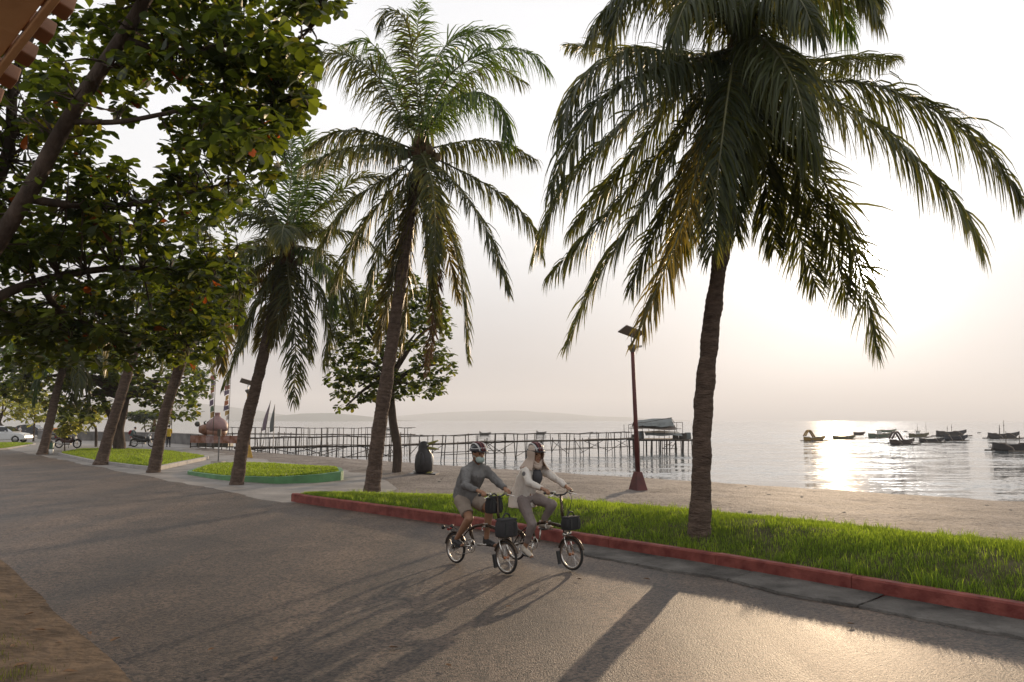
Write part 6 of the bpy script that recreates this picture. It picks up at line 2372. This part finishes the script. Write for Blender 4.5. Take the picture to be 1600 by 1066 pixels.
def leg_tube(mb, hip, knee, ank, k=1.0, ex=0.0):
    mb.tube(smooth_path([hip, hip.lerp(knee, .5), knee], 6), [(.088 + ex) * k, (.085 + ex) * k, (.077 + ex) * k, (.068 + ex) * k, (.060 + ex) * k, (.055 + ex) * k], 12)
    mb.ball(knee, (.057 + ex) * k, 12)
    mb.tube(smooth_path([knee, knee.lerp(ank, .35), ank], 6), [(.054 + ex) * k, (.058 + ex) * k, (.056 + ex) * k, (.048 + ex) * k, (.038 + ex) * k, (.034 + ex) * k], 12)

# ------------------------------------------------------------------ folding bicycle
M_BFRAME = mat('bike_bronze', (0.060, 0.040, 0.026), 0.25, 0.15, 4.0, metal=.6)
M_CHROME = mat('polished_alloy', (0.60, 0.57, 0.53), 0.22, 0.08, 5.0, metal=1.0)
M_TAN = mat('tyre_tanwall', (0.085, 0.050, 0.030), 0.7, 0.2, 8.0)
M_BAG = mat('black_bag', (0.014, 0.013, 0.014), 0.8, 0.2, 8.0, 0.006, 40)
M_BAGG = mat('charcoal_bag', (0.026, 0.024, 0.025), 0.8, 0.2, 8.0, 0.006, 40)
M_ORHUB = mat('hub_orange', (0.40, 0.14, 0.05), 0.3, 0.1, 5.0, metal=.5)
M_BLKPL = mat('black_plastic', (0.020, 0.020, 0.020), 0.5, 0.1, 8.0)
RX = Matrix.Rotation(PI / 2, 3, 'X')
def bike_wheel(root, x, front):
    mb = MB(); mb.lathe([(.014, -.045), (.022, -.03), (.016, 0), (.022, .03), (.014, .045)], 12, (x, 0, .205), RX)
    w = mb.build('wheel', M_ORHUB if front else M_CHROME, root, smooth=True)
    mb = MB(); mb.torus((x, 0, .205), .188, .0175, RX, 44, 8); mb.build('tyre', M_TYRE, w, smooth=True)
    mb = MB(); mb.torus((x, 0, .205), .176, .0125, RX, 44, 8); mb.build('rim', M_CHROME, w, smooth=True)
    mb = MB(); mb.torus((x, 0, .205), .184, .0178, RX, 44, 6); mb.build('sidewall', M_TAN, w, smooth=True)
    mb = MB()
    for i in range(16):
        a = 2 * PI * i / 16 + .1
        s = .028 if i % 2 else -.028
        mb.tube([(x + .02 * math.cos(a + .9), s, .205 + .02 * math.sin(a + .9)), (x + .17 * math.cos(a), 0, .205 + .17 * math.sin(a))], .0019, 4)
    o = mb.build('spokes', M_CHROME, w); o['kind'] = 'stuff'
    mb = MB(); mb.torus((x, 0, .205), .214, .022, RX, 22, 6, (R(20), R(165)) if front else (R(30), R(170)))
    fe = mb.build('mudguard', M_BFRAME, root, smooth=True)
    if front:
        mb = MB(); mb.box((x - .225, 0, .135), (.012, .055, .17), (0, R(-14), 0)); mb.build('mud_flap', M_BLKPL, fe)
    return w
def bicycle(label, q, rz, crank, bags):
    root = thing('folding_bicycle', label, 'bicycle', q, rz)
    bike_wheel(root, 0, False)
    bike_wheel(root, 1.045, True)
    mb = MB()
    mb.tube(smooth_path([(.30, 0, .47), (.42, 0, .535), (.60, 0, .565), (.78, 0, .555), (.925, 0, .535)], 14), .021, 10)
    mb.tube([(.395, 0, .285), (.345, 0, .42), (.285, 0, .60)], .018, 10)
    mb.tube([(.30, 0, .47), (.34, 0, .40)], .02, 8)
    for s in (-1, 1):
        mb.tube([(.35, s * .025, .30), (.16, s * .055, .25), (0, s * .058, .205)], .010, 7)
        mb.tube([(.29, s * .02, .50), (.14, s * .05, .40), (0, s * .058, .205)], .009, 7)
    mb.tube([(.935, 0, .455), (.905, 0, .60)], .021, 10)
    mb.build('main_frame', M_BFRAME, root, smooth=True)
    mb = MB(); mb.box((.63, 0, .565), (.05, .05, .06)); mb.tube([(.63, -.02, .56), (.63, -.06, .54), (.66, -.07, .50)], .008, 6); mb.build('hinge_clamp', M_CHROME, root, bevel=.006)
    mb = MB()
    for s in (-1, 1):
        mb.tube([(.945, s * .025, .44), (.985, s * .052, .36), (1.045, s * .052, .205)], .011, 7)
    mb.box((.948, 0, .447), (.05, .075, .035))
    mb.build('fork', M_CHROME, root, smooth=True)
    mb = MB(); mb.tube([(.905, 0, .60), (.885, 0, .74), (.858, 0, .965)], [.020, .018, .016], 10); mb.build('stem', M_BFRAME, root, smooth=True)
    mb = MB(); mb.tube(smooth_path([(.825, -.27, .985), (.835, -.17, .985), (.855, -.08, .955), (.858, 0, .955), (.855, .08, .955), (.835, .17, .985), (.825, .27, .985)], 24), .0115, 8)
    hb = mb.build('handlebar', M_BLKPL, root, smooth=True)
    for s in (-1, 1):
        mb = MB(); mb.tube([(.825, s * .275, .985), (.833, s * .18, .985)], .017, 8); mb.build('grip', M_BLKPL, hb, smooth=True)
        mb = MB(); mb.tube([(.85, s * .15, .98), (.90, s * .18, .965), (.915, s * .26, .945)], .006, 6); mb.box((.86, s * .145, .985), (.035, .03, .03)); mb.build('brake_lever', M_CHROME, hb)
        mb = MB(); mb.tube(smooth_path([(.87, s * .15, .975), (.97, s * .10, .90), (.96, s * .04, .72), (.93, 0, .56)], 12), .0035, 5); mb.build('brake_cable', M_BLKPL, root)
    mb = MB(); mb.ball((.845, -.10, .985), .022, 8); mb.build('bell', M_CHROME, hb, smooth=True)
    mb = MB(); mb.tube([(.30, 0, .55), (.215, 0, .83)], .0155, 8); mb.build('seat_post', M_CHROME, root, smooth=True)
    mb = MB(); mb.tube([(.06, 0, .845), (.12, 0, .85), (.20, 0, .85), (.28, 0, .845), (.335, 0, .835)], [.05, .075, .055, .028, .018], 10, flat=.5)
    mb.v = [(a, b * 1.0, .85 + (c - .85) * .55) for a, b, c in mb.v]
    mb.build('saddle', M_BLKPL, root, smooth=True)
    # drive train (right side faces the viewer)
    mb = MB(); mb.torus((.395, -.055, .285), .088, .006, RX, 30, 6)
    for i in range(5):
        a = 2 * PI * i / 5
        mb.bar((.395, -.055, .285), (.395 + .085 * math.cos(a), -.055, .285 + .085 * math.sin(a)), .007, 5)
    mb.build('chainring', M_CHROME, root, smooth=True)
    mb = MB(); mb.tube([(.395, -.055, .374), (0, -.05, .245)], .004, 4); mb.tube([(.395, -.055, .197), (.10, -.05, .13), (0, -.05, .165)], .004, 4); mb.torus((0, -.05, .205), .038, .006, RX, 16, 5); mb.torus((.10, -.05, .15), .022, .005, RX, 12, 5); mb.build('chain', M_STEEL, root)
    for s, a in ((-1, crank), (1, crank + PI)):
        e = V3(.395 + .165 * math.cos(a), s * .085, .285 + .165 * math.sin(a))
        mb = MB(); mb.tube([(.395, s * .062, .285), (e.x, s * .075, e.z)], [.014, .010], 7); c_ = mb.build('crank', M_CHROME, root, smooth=True)
        mb = MB(); mb.box((e.x, s * .13, e.z), (.085, .085, .020)); mb.build('pedal', M_BLKPL, c_, bevel=.005)
    # rear carrier with roller and lamp
    mb = MB(); mb.tube([(.0, -.05, .43), (-.12, -.05, .47), (-.17, -.05, .47)], .006, 5); mb.tube([(.0, .05, .43), (-.12, .05, .47), (-.17, .05, .47)], .006, 5); mb.tube([(-.05, -.05, .45), (-.05, .05, .45)], .006, 5); mb.tube([(0, -.05, .205), (-.02, -.055, .43)], .006, 5); mb.tube([(0, .05, .205), (-.02, .055, .43)], .006, 5); mb.build('rear_carrier', M_BLKPL, root)
    for s in (-1, 1):
        mb = MB(); mb.lathe([(.028, -.012), (.030, 0), (.028, .012)], 10, (-.19, s * .075, .47), RX); mb.build('roller', M_BLKPL, root, smooth=True)
    mb = MB(); mb.box((-.145, 0, .445), (.03, .06, .035)); mb.build('tail_lamp', M_LIGHTR, root, bevel=.006)
    mb = MB(); mb.box((.985, 0, .50), (.06, .08, .05)); mb.ball((1.02, 0, .47), .025, 8); mb.build('head_lamp', M_CHROME, root, bevel=.006)
    return root
def bag(label, q, rz, local, size, m, name='handlebar_bag', flap=True):
    root = thing(name, label, 'bag', Vector(q) + Matrix.Rotation(rz, 3, 'Z') @ Vector(local), rz)
    sx, sy, sz = size
    mb = MB()
    mb.lathe([(.42, -.5), (.5, -.46), (.53, -.1), (.5, .25), (.42, .5)], 24)
    def sq(v):
        a = math.atan2(v[1], v[0]); r = math.hypot(v[0], v[1])
        p = 5.0
        s = 1 / ((abs(math.cos(a)) ** p + abs(math.sin(a)) ** p) ** (1 / p))
        return (math.cos(a) * r * s * sx, math.sin(a) * r * s * sy, v[2] * sz)
    mb.v = [sq(v) for v in mb.v]
    mb.build('pouch', m, root, smooth=True, bevel=.008)
    if flap:
        mb = MB(); mb.box((0, 0, sz * .5), (sx * .98, sy * .96, sz * .10), None, .86); mb.build('lid', m, root, bevel=.012)
        mb = MB(); mb.torus((0, 0, sz * .52), sy * .22, .010, Matrix.Rotation(PI / 2, 3, 'Z') @ RX, 14, 6, (0, PI)); mb.build('handle', M_BLKPL, root, smooth=True)
        for s in (-1, 1):
            mb = MB(); mb.box((sx * .52, s * sy * .25, .0), (.008, .03, sz * .7)); mb.build('strap', M_BLKPL, root)
    return root

def place(px_r, px_f):
    a, b = at_z(*px_r, .02), at_z(*px_f, .02)
    d = (b - a)
    return Vector((a.x, a.y, .018)), math.atan2(d.y, d.x)
B1, H1 = place((712, 880), (790, 897))
bicycle('bronze folding bicycle carrying two bags, ridden by the man in grey', B1, H1, PI * 1.04, 2)
bag('small black bag hanging from the handlebar of the man\'s bicycle', B1, H1, (.80, 0, .835), (.13, .23, .19), M_BAG)
bag('wide charcoal bag on the front carrier block of the man\'s bicycle', B1, H1, (1.045, 0, .575), (.16, .29, .22), M_BAGG, 'front_bag')
B2, H2 = place((806, 875), (882, 889))
bicycle('bronze folding bicycle with one front bag, ridden by the woman in the cream jacket', B2, H2, PI * .47 + PI, 1)
bag('black bag with a top handle on the front block of the woman\'s bicycle', B2, H2, (1.04, 0, .60), (.14, .27, .165), M_BAG, 'front_bag')

def rider1():
    q, rz = B1, H1
    root = thing('person', 'man cyclist in grey long sleeved shirt, beige shorts, green mask and dark helmet', 'person', q, rz, None)
    hipc, shc = V3(.20, 0, .90), V3(.41, 0, 1.285)
    hips = {s: V3(.21, s * .085, .89) for s in (-1, 1)}
    sh = {s: V3(.415, s * .165, 1.262) for s in (-1, 1)}
    el = {-1: V3(.545, -.27, 1.085), 1: V3(.60, .255, 1.10)}
    wr = {-1: V3(.755, -.232, 1.035), 1: V3(.755, .232, 1.035)}
    kn = {-1: V3(.50, -.165, .655), 1: V3(.56, .125, .76)}
    an = {-1: V3(.195, -.135, .365), 1: V3(.50, .125, .375)}
    toe = {-1: V3(.33, -.14, .285), 1: V3(.68, .135, .295)}
    heel = {-1: V3(.135, -.135, .30), 1: V3(.46, .13, .305)}
    hd = V3(.475, 0, 1.495)
    fw = V3(1, -.12, -.10)
    mb = MB()
    mb.tube(smooth_path([hipc, hipc.lerp(shc, .5) + V3(-.03, 0, 0), shc], 7), [.13, .14, .14, .145, .15, .14, .09], 14)
    mb.tube([shc + V3(.0, 0, .02), hd - V3(.02, 0, .06)], [.065, .055], 12)
    for s in (-1, 1):
        mb.ball(sh[s], .058, 12)
        mb.tube([shc, sh[s]], [.07, .055], 10)
        arm_hand(mb, sh[s], el[s], wr[s], (-.1, s, 0))
        leg_tube(mb, hips[s], kn[s], an[s])
        mb.tube([an[s], heel[s] + V3(.02, 0, .03), toe[s]], [.034, .038, .03], 8)
    M, f, l_, u = head_mesh(mb, hd, fw)
    body = remesh(mb, 'body', M_SKIN, root, .0085, 2)
    face(root, hd, f, l_, u)
    mb = MB(); mb.ball(hd + u * .035 - f * .012, .103, 14, (1.0, .84, .95), M); mb.build('hair', M_HAIR, root, smooth=True)
    helmet('', root, hd, M, 1.0, M_HELM, M_HELMW)
    mb = MB(); mb.ball(hd + f * .055 - u * .072, .070, 14, (.85, .92, .78), M); mb.build('face_mask', M_MASK, root, smooth=True)
    for s in (-1, 1):
        mb = MB(); mb.tube([hd + f * .05 + l_ * s * .062 - u * .05, hd + l_ * s * .084 - u * .02], .004, 4); mb.build('mask_loop', M_MASK, root)
    # shirt
    mb = MB()
    mb.tube(smooth_path([hipc + V3(-.02, 0, -.03), hipc.lerp(shc, .45) + V3(-.035, 0, 0), shc.lerp(hipc, .12), shc + V3(.0, 0, .015)], 9), [.168, .170, .165, .165, .168, .168, .165, .14, .085], 16, flat=1.0)
    mb.tube([shc, shc + V3(.035, 0, .075)], [.09, .066], 12)
    for s in (-1, 1):
        mb.tube([shc + V3(0, 0, -.01), sh[s]], [.09, .075], 10)
        mb.tube(smooth_path([sh[s], sh[s].lerp(el[s], .5), el[s]], 6), [.080, .074, .067, .062, .058, .056], 12)
        mb.ball(sh[s], .075, 12)
        mb.tube([shc + V3(.02, 0, .075), sh[s] + V3(0, -s * .03, .03)], [.062, .055], 10)
        mb.ball(el[s], .057, 10)
        mb.tube(smooth_path([el[s], el[s].lerp(wr[s], .5), wr[s] - (wr[s] - el[s]) * .06], 6), [.056, .055, .052, .048, .043, .040], 12)
    shirt = remesh(mb, 'shirt', M_SHIRTG, root, .010, 2)
    wrinkle(shirt, .013, 13)
    # shorts
    mb = MB()
    mb.ball(hipc + V3(.0, 0, -.015), .155, 14, (1, 1.0, .75))
    for s in (-1, 1):
        e = hips[s].lerp(kn[s], .80)
        mb.tube(smooth_path([hips[s], hips[s].lerp(e, .5), e], 6), [.105, .104, .100, .096, .092, .090], 14)
    sh_ = remesh(mb, 'shorts', M_SHORTS, root, .010, 2)
    wrinkle(sh_, .009, 13)
    for s in (-1, 1):
        shoe(root, heel[s], toe[s], M_SHOEB)
    return root
def wrinkle(o, amp, sc):
    me = o.data
    n = len(me.vertices)
    co = np.empty(n * 3, np.float32); me.vertices.foreach_get('co', co)
    no = np.empty(n * 3, np.float32); me.vertices.foreach_get('normal', no)
    co, no = co.reshape(-1, 3), no.reshape(-1, 3)
    for i in range(n):
        w = mnoise.noise(Vector((co[i][0] * sc, co[i][1] * sc, co[i][2] * sc * .6)))
        w2 = mnoise.noise(Vector((co[i][0] * sc * 2.2 + 9, co[i][1] * sc * 2.2, co[i][2] * sc * 1.2)))
        co[i] += no[i] * amp * (w * 1.2 - abs(w2) * .9)
    me.vertices.foreach_set('co', co.ravel())
    me.update()
rider1()

def rider2():
    q, rz = B2, H2
    root = thing('person', 'woman cyclist in cream jacket and hijab, taupe trousers and black and white helmet', 'person', q, rz, None)
    hipc, shc = V3(.18, 0, .885), V3(.335, 0, 1.265)
    hips = {s: V3(.20, s * .085, .875) for s in (-1, 1)}
    sh = {s: V3(.345, s * .155, 1.262) for s in (-1, 1)}
    el = {-1: V3(.535, -.255, 1.10), 1: V3(.565, .225, 1.135)}
    wr = {-1: V3(.755, -.232, 1.035), 1: V3(.755, .232, 1.035)}
    kn = {-1: V3(.44, -.115, .535), 1: V3(.59, .125, .80)}
    an = {-1: V3(.315, -.125, .235), 1: V3(.40, .125, .535)}
    toe = {-1: V3(.46, -.135, .105), 1: V3(.57, .135, .475)}
    heel = {-1: V3(.285, -.13, .165), 1: V3(.35, .13, .475)}
    hd = V3(.395, 0, 1.475)
    fw = V3(1, -.25, -.10)
    mb = MB()
    mb.tube(smooth_path([hipc, hipc.lerp(shc, .5) + V3(-.02, 0, 0), shc], 7), [.13, .13, .125, .125, .13, .12, .08], 14)
    mb.tube([shc, hd - V3(.02, 0, .06)], [.058, .05], 12)
    for s in (-1, 1):
        mb.ball(sh[s], .05, 12)
        mb.tube([shc, sh[s]], [.06, .05], 10)
        arm_hand(mb, sh[s], el[s], wr[s], (-.1, s, 0), .92)
        leg_tube(mb, hips[s], kn[s], an[s], .95)
        mb.tube([an[s], heel[s] + V3(.02, 0, .03), toe[s]], [.032, .036, .028], 8)
    M, f, l_, u = head_mesh(mb, hd, fw, .96)
    remesh(mb, 'body', M_SKIN, root, .0085, 2)
    face(root, hd, f, l_, u, .96)
    # hijab: hood with a face opening, draped over the shoulders
    mb = MB()
    rows = []
    for i in range(9):
        t = i / 8
        ring = []
        for j in range(22):
            a = PI * .22 + (2 * PI - PI * .44) * j / 21
            if t < .5:
                uu = .12 - t * .36
                r = .112 * math.sqrt(max(.15, 1 - ((uu - .0) / .155) ** 2)) + .006
            else:
                uu = -.06 - (t - .5) * .30
                r = .108 + (t - .5) * .17
            ring.append(hd + f * (math.cos(a) * r * 1.06 + .002 - (0.02 if t > .5 else 0)) + l_ * math.sin(a) * r * (.92 + .25 * max(0, t - .6)) + u * uu)
        rows.append(ring)
    n_ = 22
    vs = [p for r in rows for p in r]
    fcs = [(i * n_ + j, i * n_ + j + 1, (i + 1) * n_ + j + 1, (i + 1) * n_ + j) for i in range(8) for j in range(n_ - 1)]
    mb.add(vs, fcs)
    hj = mb.build('hijab', M_HIJAB, root, smooth=True)
    so2 = hj.modifiers.new('cloth', 'SOLIDIFY'); so2.thickness = .008
    mb = MB()
    mb.tube(smooth_path([hd + f * .045 + l_ * .085 - u * .07, hd + f * .075 - u * .135, hd + f * .045 - l_ * .085 - u * .07], 9), .022, 8)
    mb.tube(smooth_path([hd + f * .0 + l_ * .10 - u * .10, hd + f * .085 - u * .175, hd - l_ * .10 - u * .10], 9), [.03, .032, .034, .036, .036, .036, .034, .032, .03], 8)
    mb.build('scarf_fold', M_HIJAB, root, smooth=True)
    helmet('', root, hd + u * .008, M, 1.0, M_HELM, M_HELMW)
    # tee showing at the open front, then the jacket
    mb = MB()
    mb.tube(smooth_path([shc + V3(.075, 0, -.19), shc + V3(.085, 0, -.10), shc + V3(.06, 0, -.01)], 6), [.05, .066, .078, .080, .072, .06], 12)
    mb.build('tee_shirt', M_TEE, root, smooth=True)
    mb = MB()
    mb.tube(smooth_path([hipc + V3(-.045, 0, -.15), hipc + V3(-.04, 0, 0), hipc.lerp(shc, .5) + V3(-.035, 0, 0), shc.lerp(hipc, .12) + V3(-.015, 0, 0), shc + V3(-.02, 0, .01)], 11), [.205, .198, .188, .178, .168, .160, .156, .152, .148, .125, .08], 16)
    for s in (-1, 1):
        mb.tube([shc + V3(-.02, 0, -.01), sh[s]], [.085, .070], 10)
        mb.tube(smooth_path([sh[s], sh[s].lerp(el[s], .5), el[s]], 6), [.070, .067, .064, .061, .058, .056], 12)
        mb.ball(el[s], .057, 10)
        mb.tube(smooth_path([el[s], el[s].lerp(wr[s], .5), wr[s] - (wr[s] - el[s]) * .06], 6), [.056, .054, .051, .048, .044, .041], 12)
    jk = remesh(mb, 'jacket', M_CREAM, root, .010, 2)
    wrinkle(jk, .013, 11)
    mb = MB()
    mb.lathe([(.03, 0), (.031, .003), (.028, .005)], 14, sh[-1].lerp(el[-1], .35) + V3(.012, -.064, .012), Matrix.Rotation(R(80), 3, 'X'))
    mb.build('sleeve_badge', M_SHIRTG, root)
    mb = MB()
    mb.ball(hipc + V3(.01, 0, -.02), .15, 14, (1, 1.0, .75))
    for s in (-1, 1):
        e = kn[s].lerp(an[s], .84)
        leg_tube(mb, hips[s], kn[s], e, .97, .012)
    tr = remesh(mb, 'trousers', M_TROUS, root, .010, 2)
    wrinkle(tr, .008, 13)
    for s in (-1, 1):
        shoe(root, heel[s], toe[s], M_SHOEC, .92)
    return root
rider2()

# ------------------------------------------------------------------ far passers-by
def passer(label, px, py, h, pose, cols, rz=0.0, pack=None, group=None):
    q = at_z(px, py, 0.02)
    k = q.y / 1250 * h / 1.70
    root = thing('person', label, 'person', q, rz, group)
    lean, step, armf = pose
    hip = V3(0, 0, .88)
    shc = hip + V3(math.sin(lean) * .52, 0, math.cos(lean) * .52)
    hd = shc + V3(math.sin(lean) * .22 + .02, 0, math.cos(lean) * .20 + .03)
    mb = MB()
    mb.tube([hip, hip.lerp(shc, .5), shc, shc + (hd - shc) * .4], [.13, .12, .11, .055], 10)
    M, f, l_, u = head_mesh(mb, hd, V3(1, 0, -lean * .5))
    for s in (-1, 1):
        kn = V3(.06 + s * step * .5, s * .09, .46); an = V3(s * step * .9, s * .10, .08)
        leg_tube(mb, V3(0, s * .09, .86), kn, an)
        sh = shc + V3(0, s * .18, -.02)
        mb.tube([shc, sh], [.06, .055], 8)
        el = sh + V3(.05 + armf * .2, s * .05, -.27); wr = el + V3(.06 + armf * .22, -s * .03, -.22 + armf * .25)
        arm_hand(mb, sh, el, wr, (0, s, .1))
    mb.v = [(a * k, b * k, c * k) for a, b, c in mb.v]
    remesh(mb, 'body', M_SKIN, root, .016 * k, 1)
    mb = MB(); mb.ball((hd + u * .03 - f * .015) * k, .106 * k, 12, (1, .88, .95), M); mb.build('hair', M_HAIR, root, smooth=True)
    mb = MB()
    mb.tube([hip + V3(0, 0, -.06), hip.lerp(shc, .5), shc, shc + V3(0, 0, .05)], [.155, .15, .14, .08], 12)
    for s in (-1, 1):
        sh = shc + V3(0, s * .18, -.02)
        mb.tube([shc, sh], [.08, .072], 8)
        el = sh + V3(.05 + armf * .2, s * .05, -.27)
        mb.tube([sh, el], [.072, .062], 8)
    mb.v = [(a * k, b * k, c * k) for a, b, c in mb.v]
    remesh(mb, 'shirt', cols[0], root, .016 * k, 1)
    mb = MB()
    mb.ball(hip, .14, 10, (1, 1, .7))
    for s in (-1, 1):
        kn = V3(.06 + s * step * .5, s * .09, .46); an = V3(s * step * .9, s * .10, .12)
        leg_tube(mb, V3(0, s * .09, .86), kn, an, 1, .016)
    mb.v = [(a * k, b * k, c * k) for a, b, c in mb.v]
    remesh(mb, 'trousers', cols[1], root, .016 * k, 1)
    for s in (-1, 1):
        a = V3(s * step * .9 - .06, s * .10, .03) * k
        mb = MB(); mb.tube([a, a + V3(.1, 0, .02) * k, a + V3(.24, 0, 0) * k], [.04 * k, .048 * k, .03 * k], 8); mb.build('shoe', M_SHOEB, root, smooth=True)
    if pack:
        c = hip.lerp(shc, .62) + V3(-.22, 0, .02)
        mb = MB(); mb.ball(c * k, .2 * k, 12, (.75, .85, 1.15), Matrix.Rotation(lean, 3, 'Y')); mb.build('backpack', pack, root, smooth=True)
    return root
M_YSH = mat('shirt_yellow', (0.55, 0.38, 0.02), 0.8, 0.15, 6.0)
M_TSH = mat('shirt_teal', (0.09, 0.13, 0.14), 0.8, 0.15, 6.0)
M_RED2 = mat('backpack_red', (0.25, 0.035, 0.04), 0.7, 0.15, 6.0)
M_LGT = mat('trousers_light', (0.35, 0.33, 0.33), 0.8, 0.15, 6.0)
M_DKT = mat('trousers_black', (0.025, 0.025, 0.03), 0.8, 0.15, 6.0)
M_MRN = mat('shirt_maroon', (0.16, 0.03, 0.05), 0.8, 0.15, 6.0)
M_WSH = mat('shirt_white', (0.6, 0.58, 0.56), 0.8, 0.1, 6.0)
passer('person bending forward with a red backpack and light trousers beside the black motorcycle', 204, 697, 30, (.45, .05, .3), (M_TSH, M_LGT), R(0), M_RED2)
passer('person in a bright yellow shirt and black trousers between two leaning palms', 263, 698.5, 33, (.0, .10, .6), (M_YSH, M_DKT), R(120))
passer('person in a yellow shirt half hidden behind the forked almond tree', 176, 690, 24, (.0, .12, .1), (M_YSH, M_DKT), R(200))
passer('distant person in maroon standing beyond the white sedan', 24, 684.5, 17, (.0, .06, .1), (M_MRN, M_DKT), R(90))
passer('distant person in white standing beside the one in maroon', 30, 685, 19, (.0, .08, .1), (M_WSH, M_DKT), R(60))
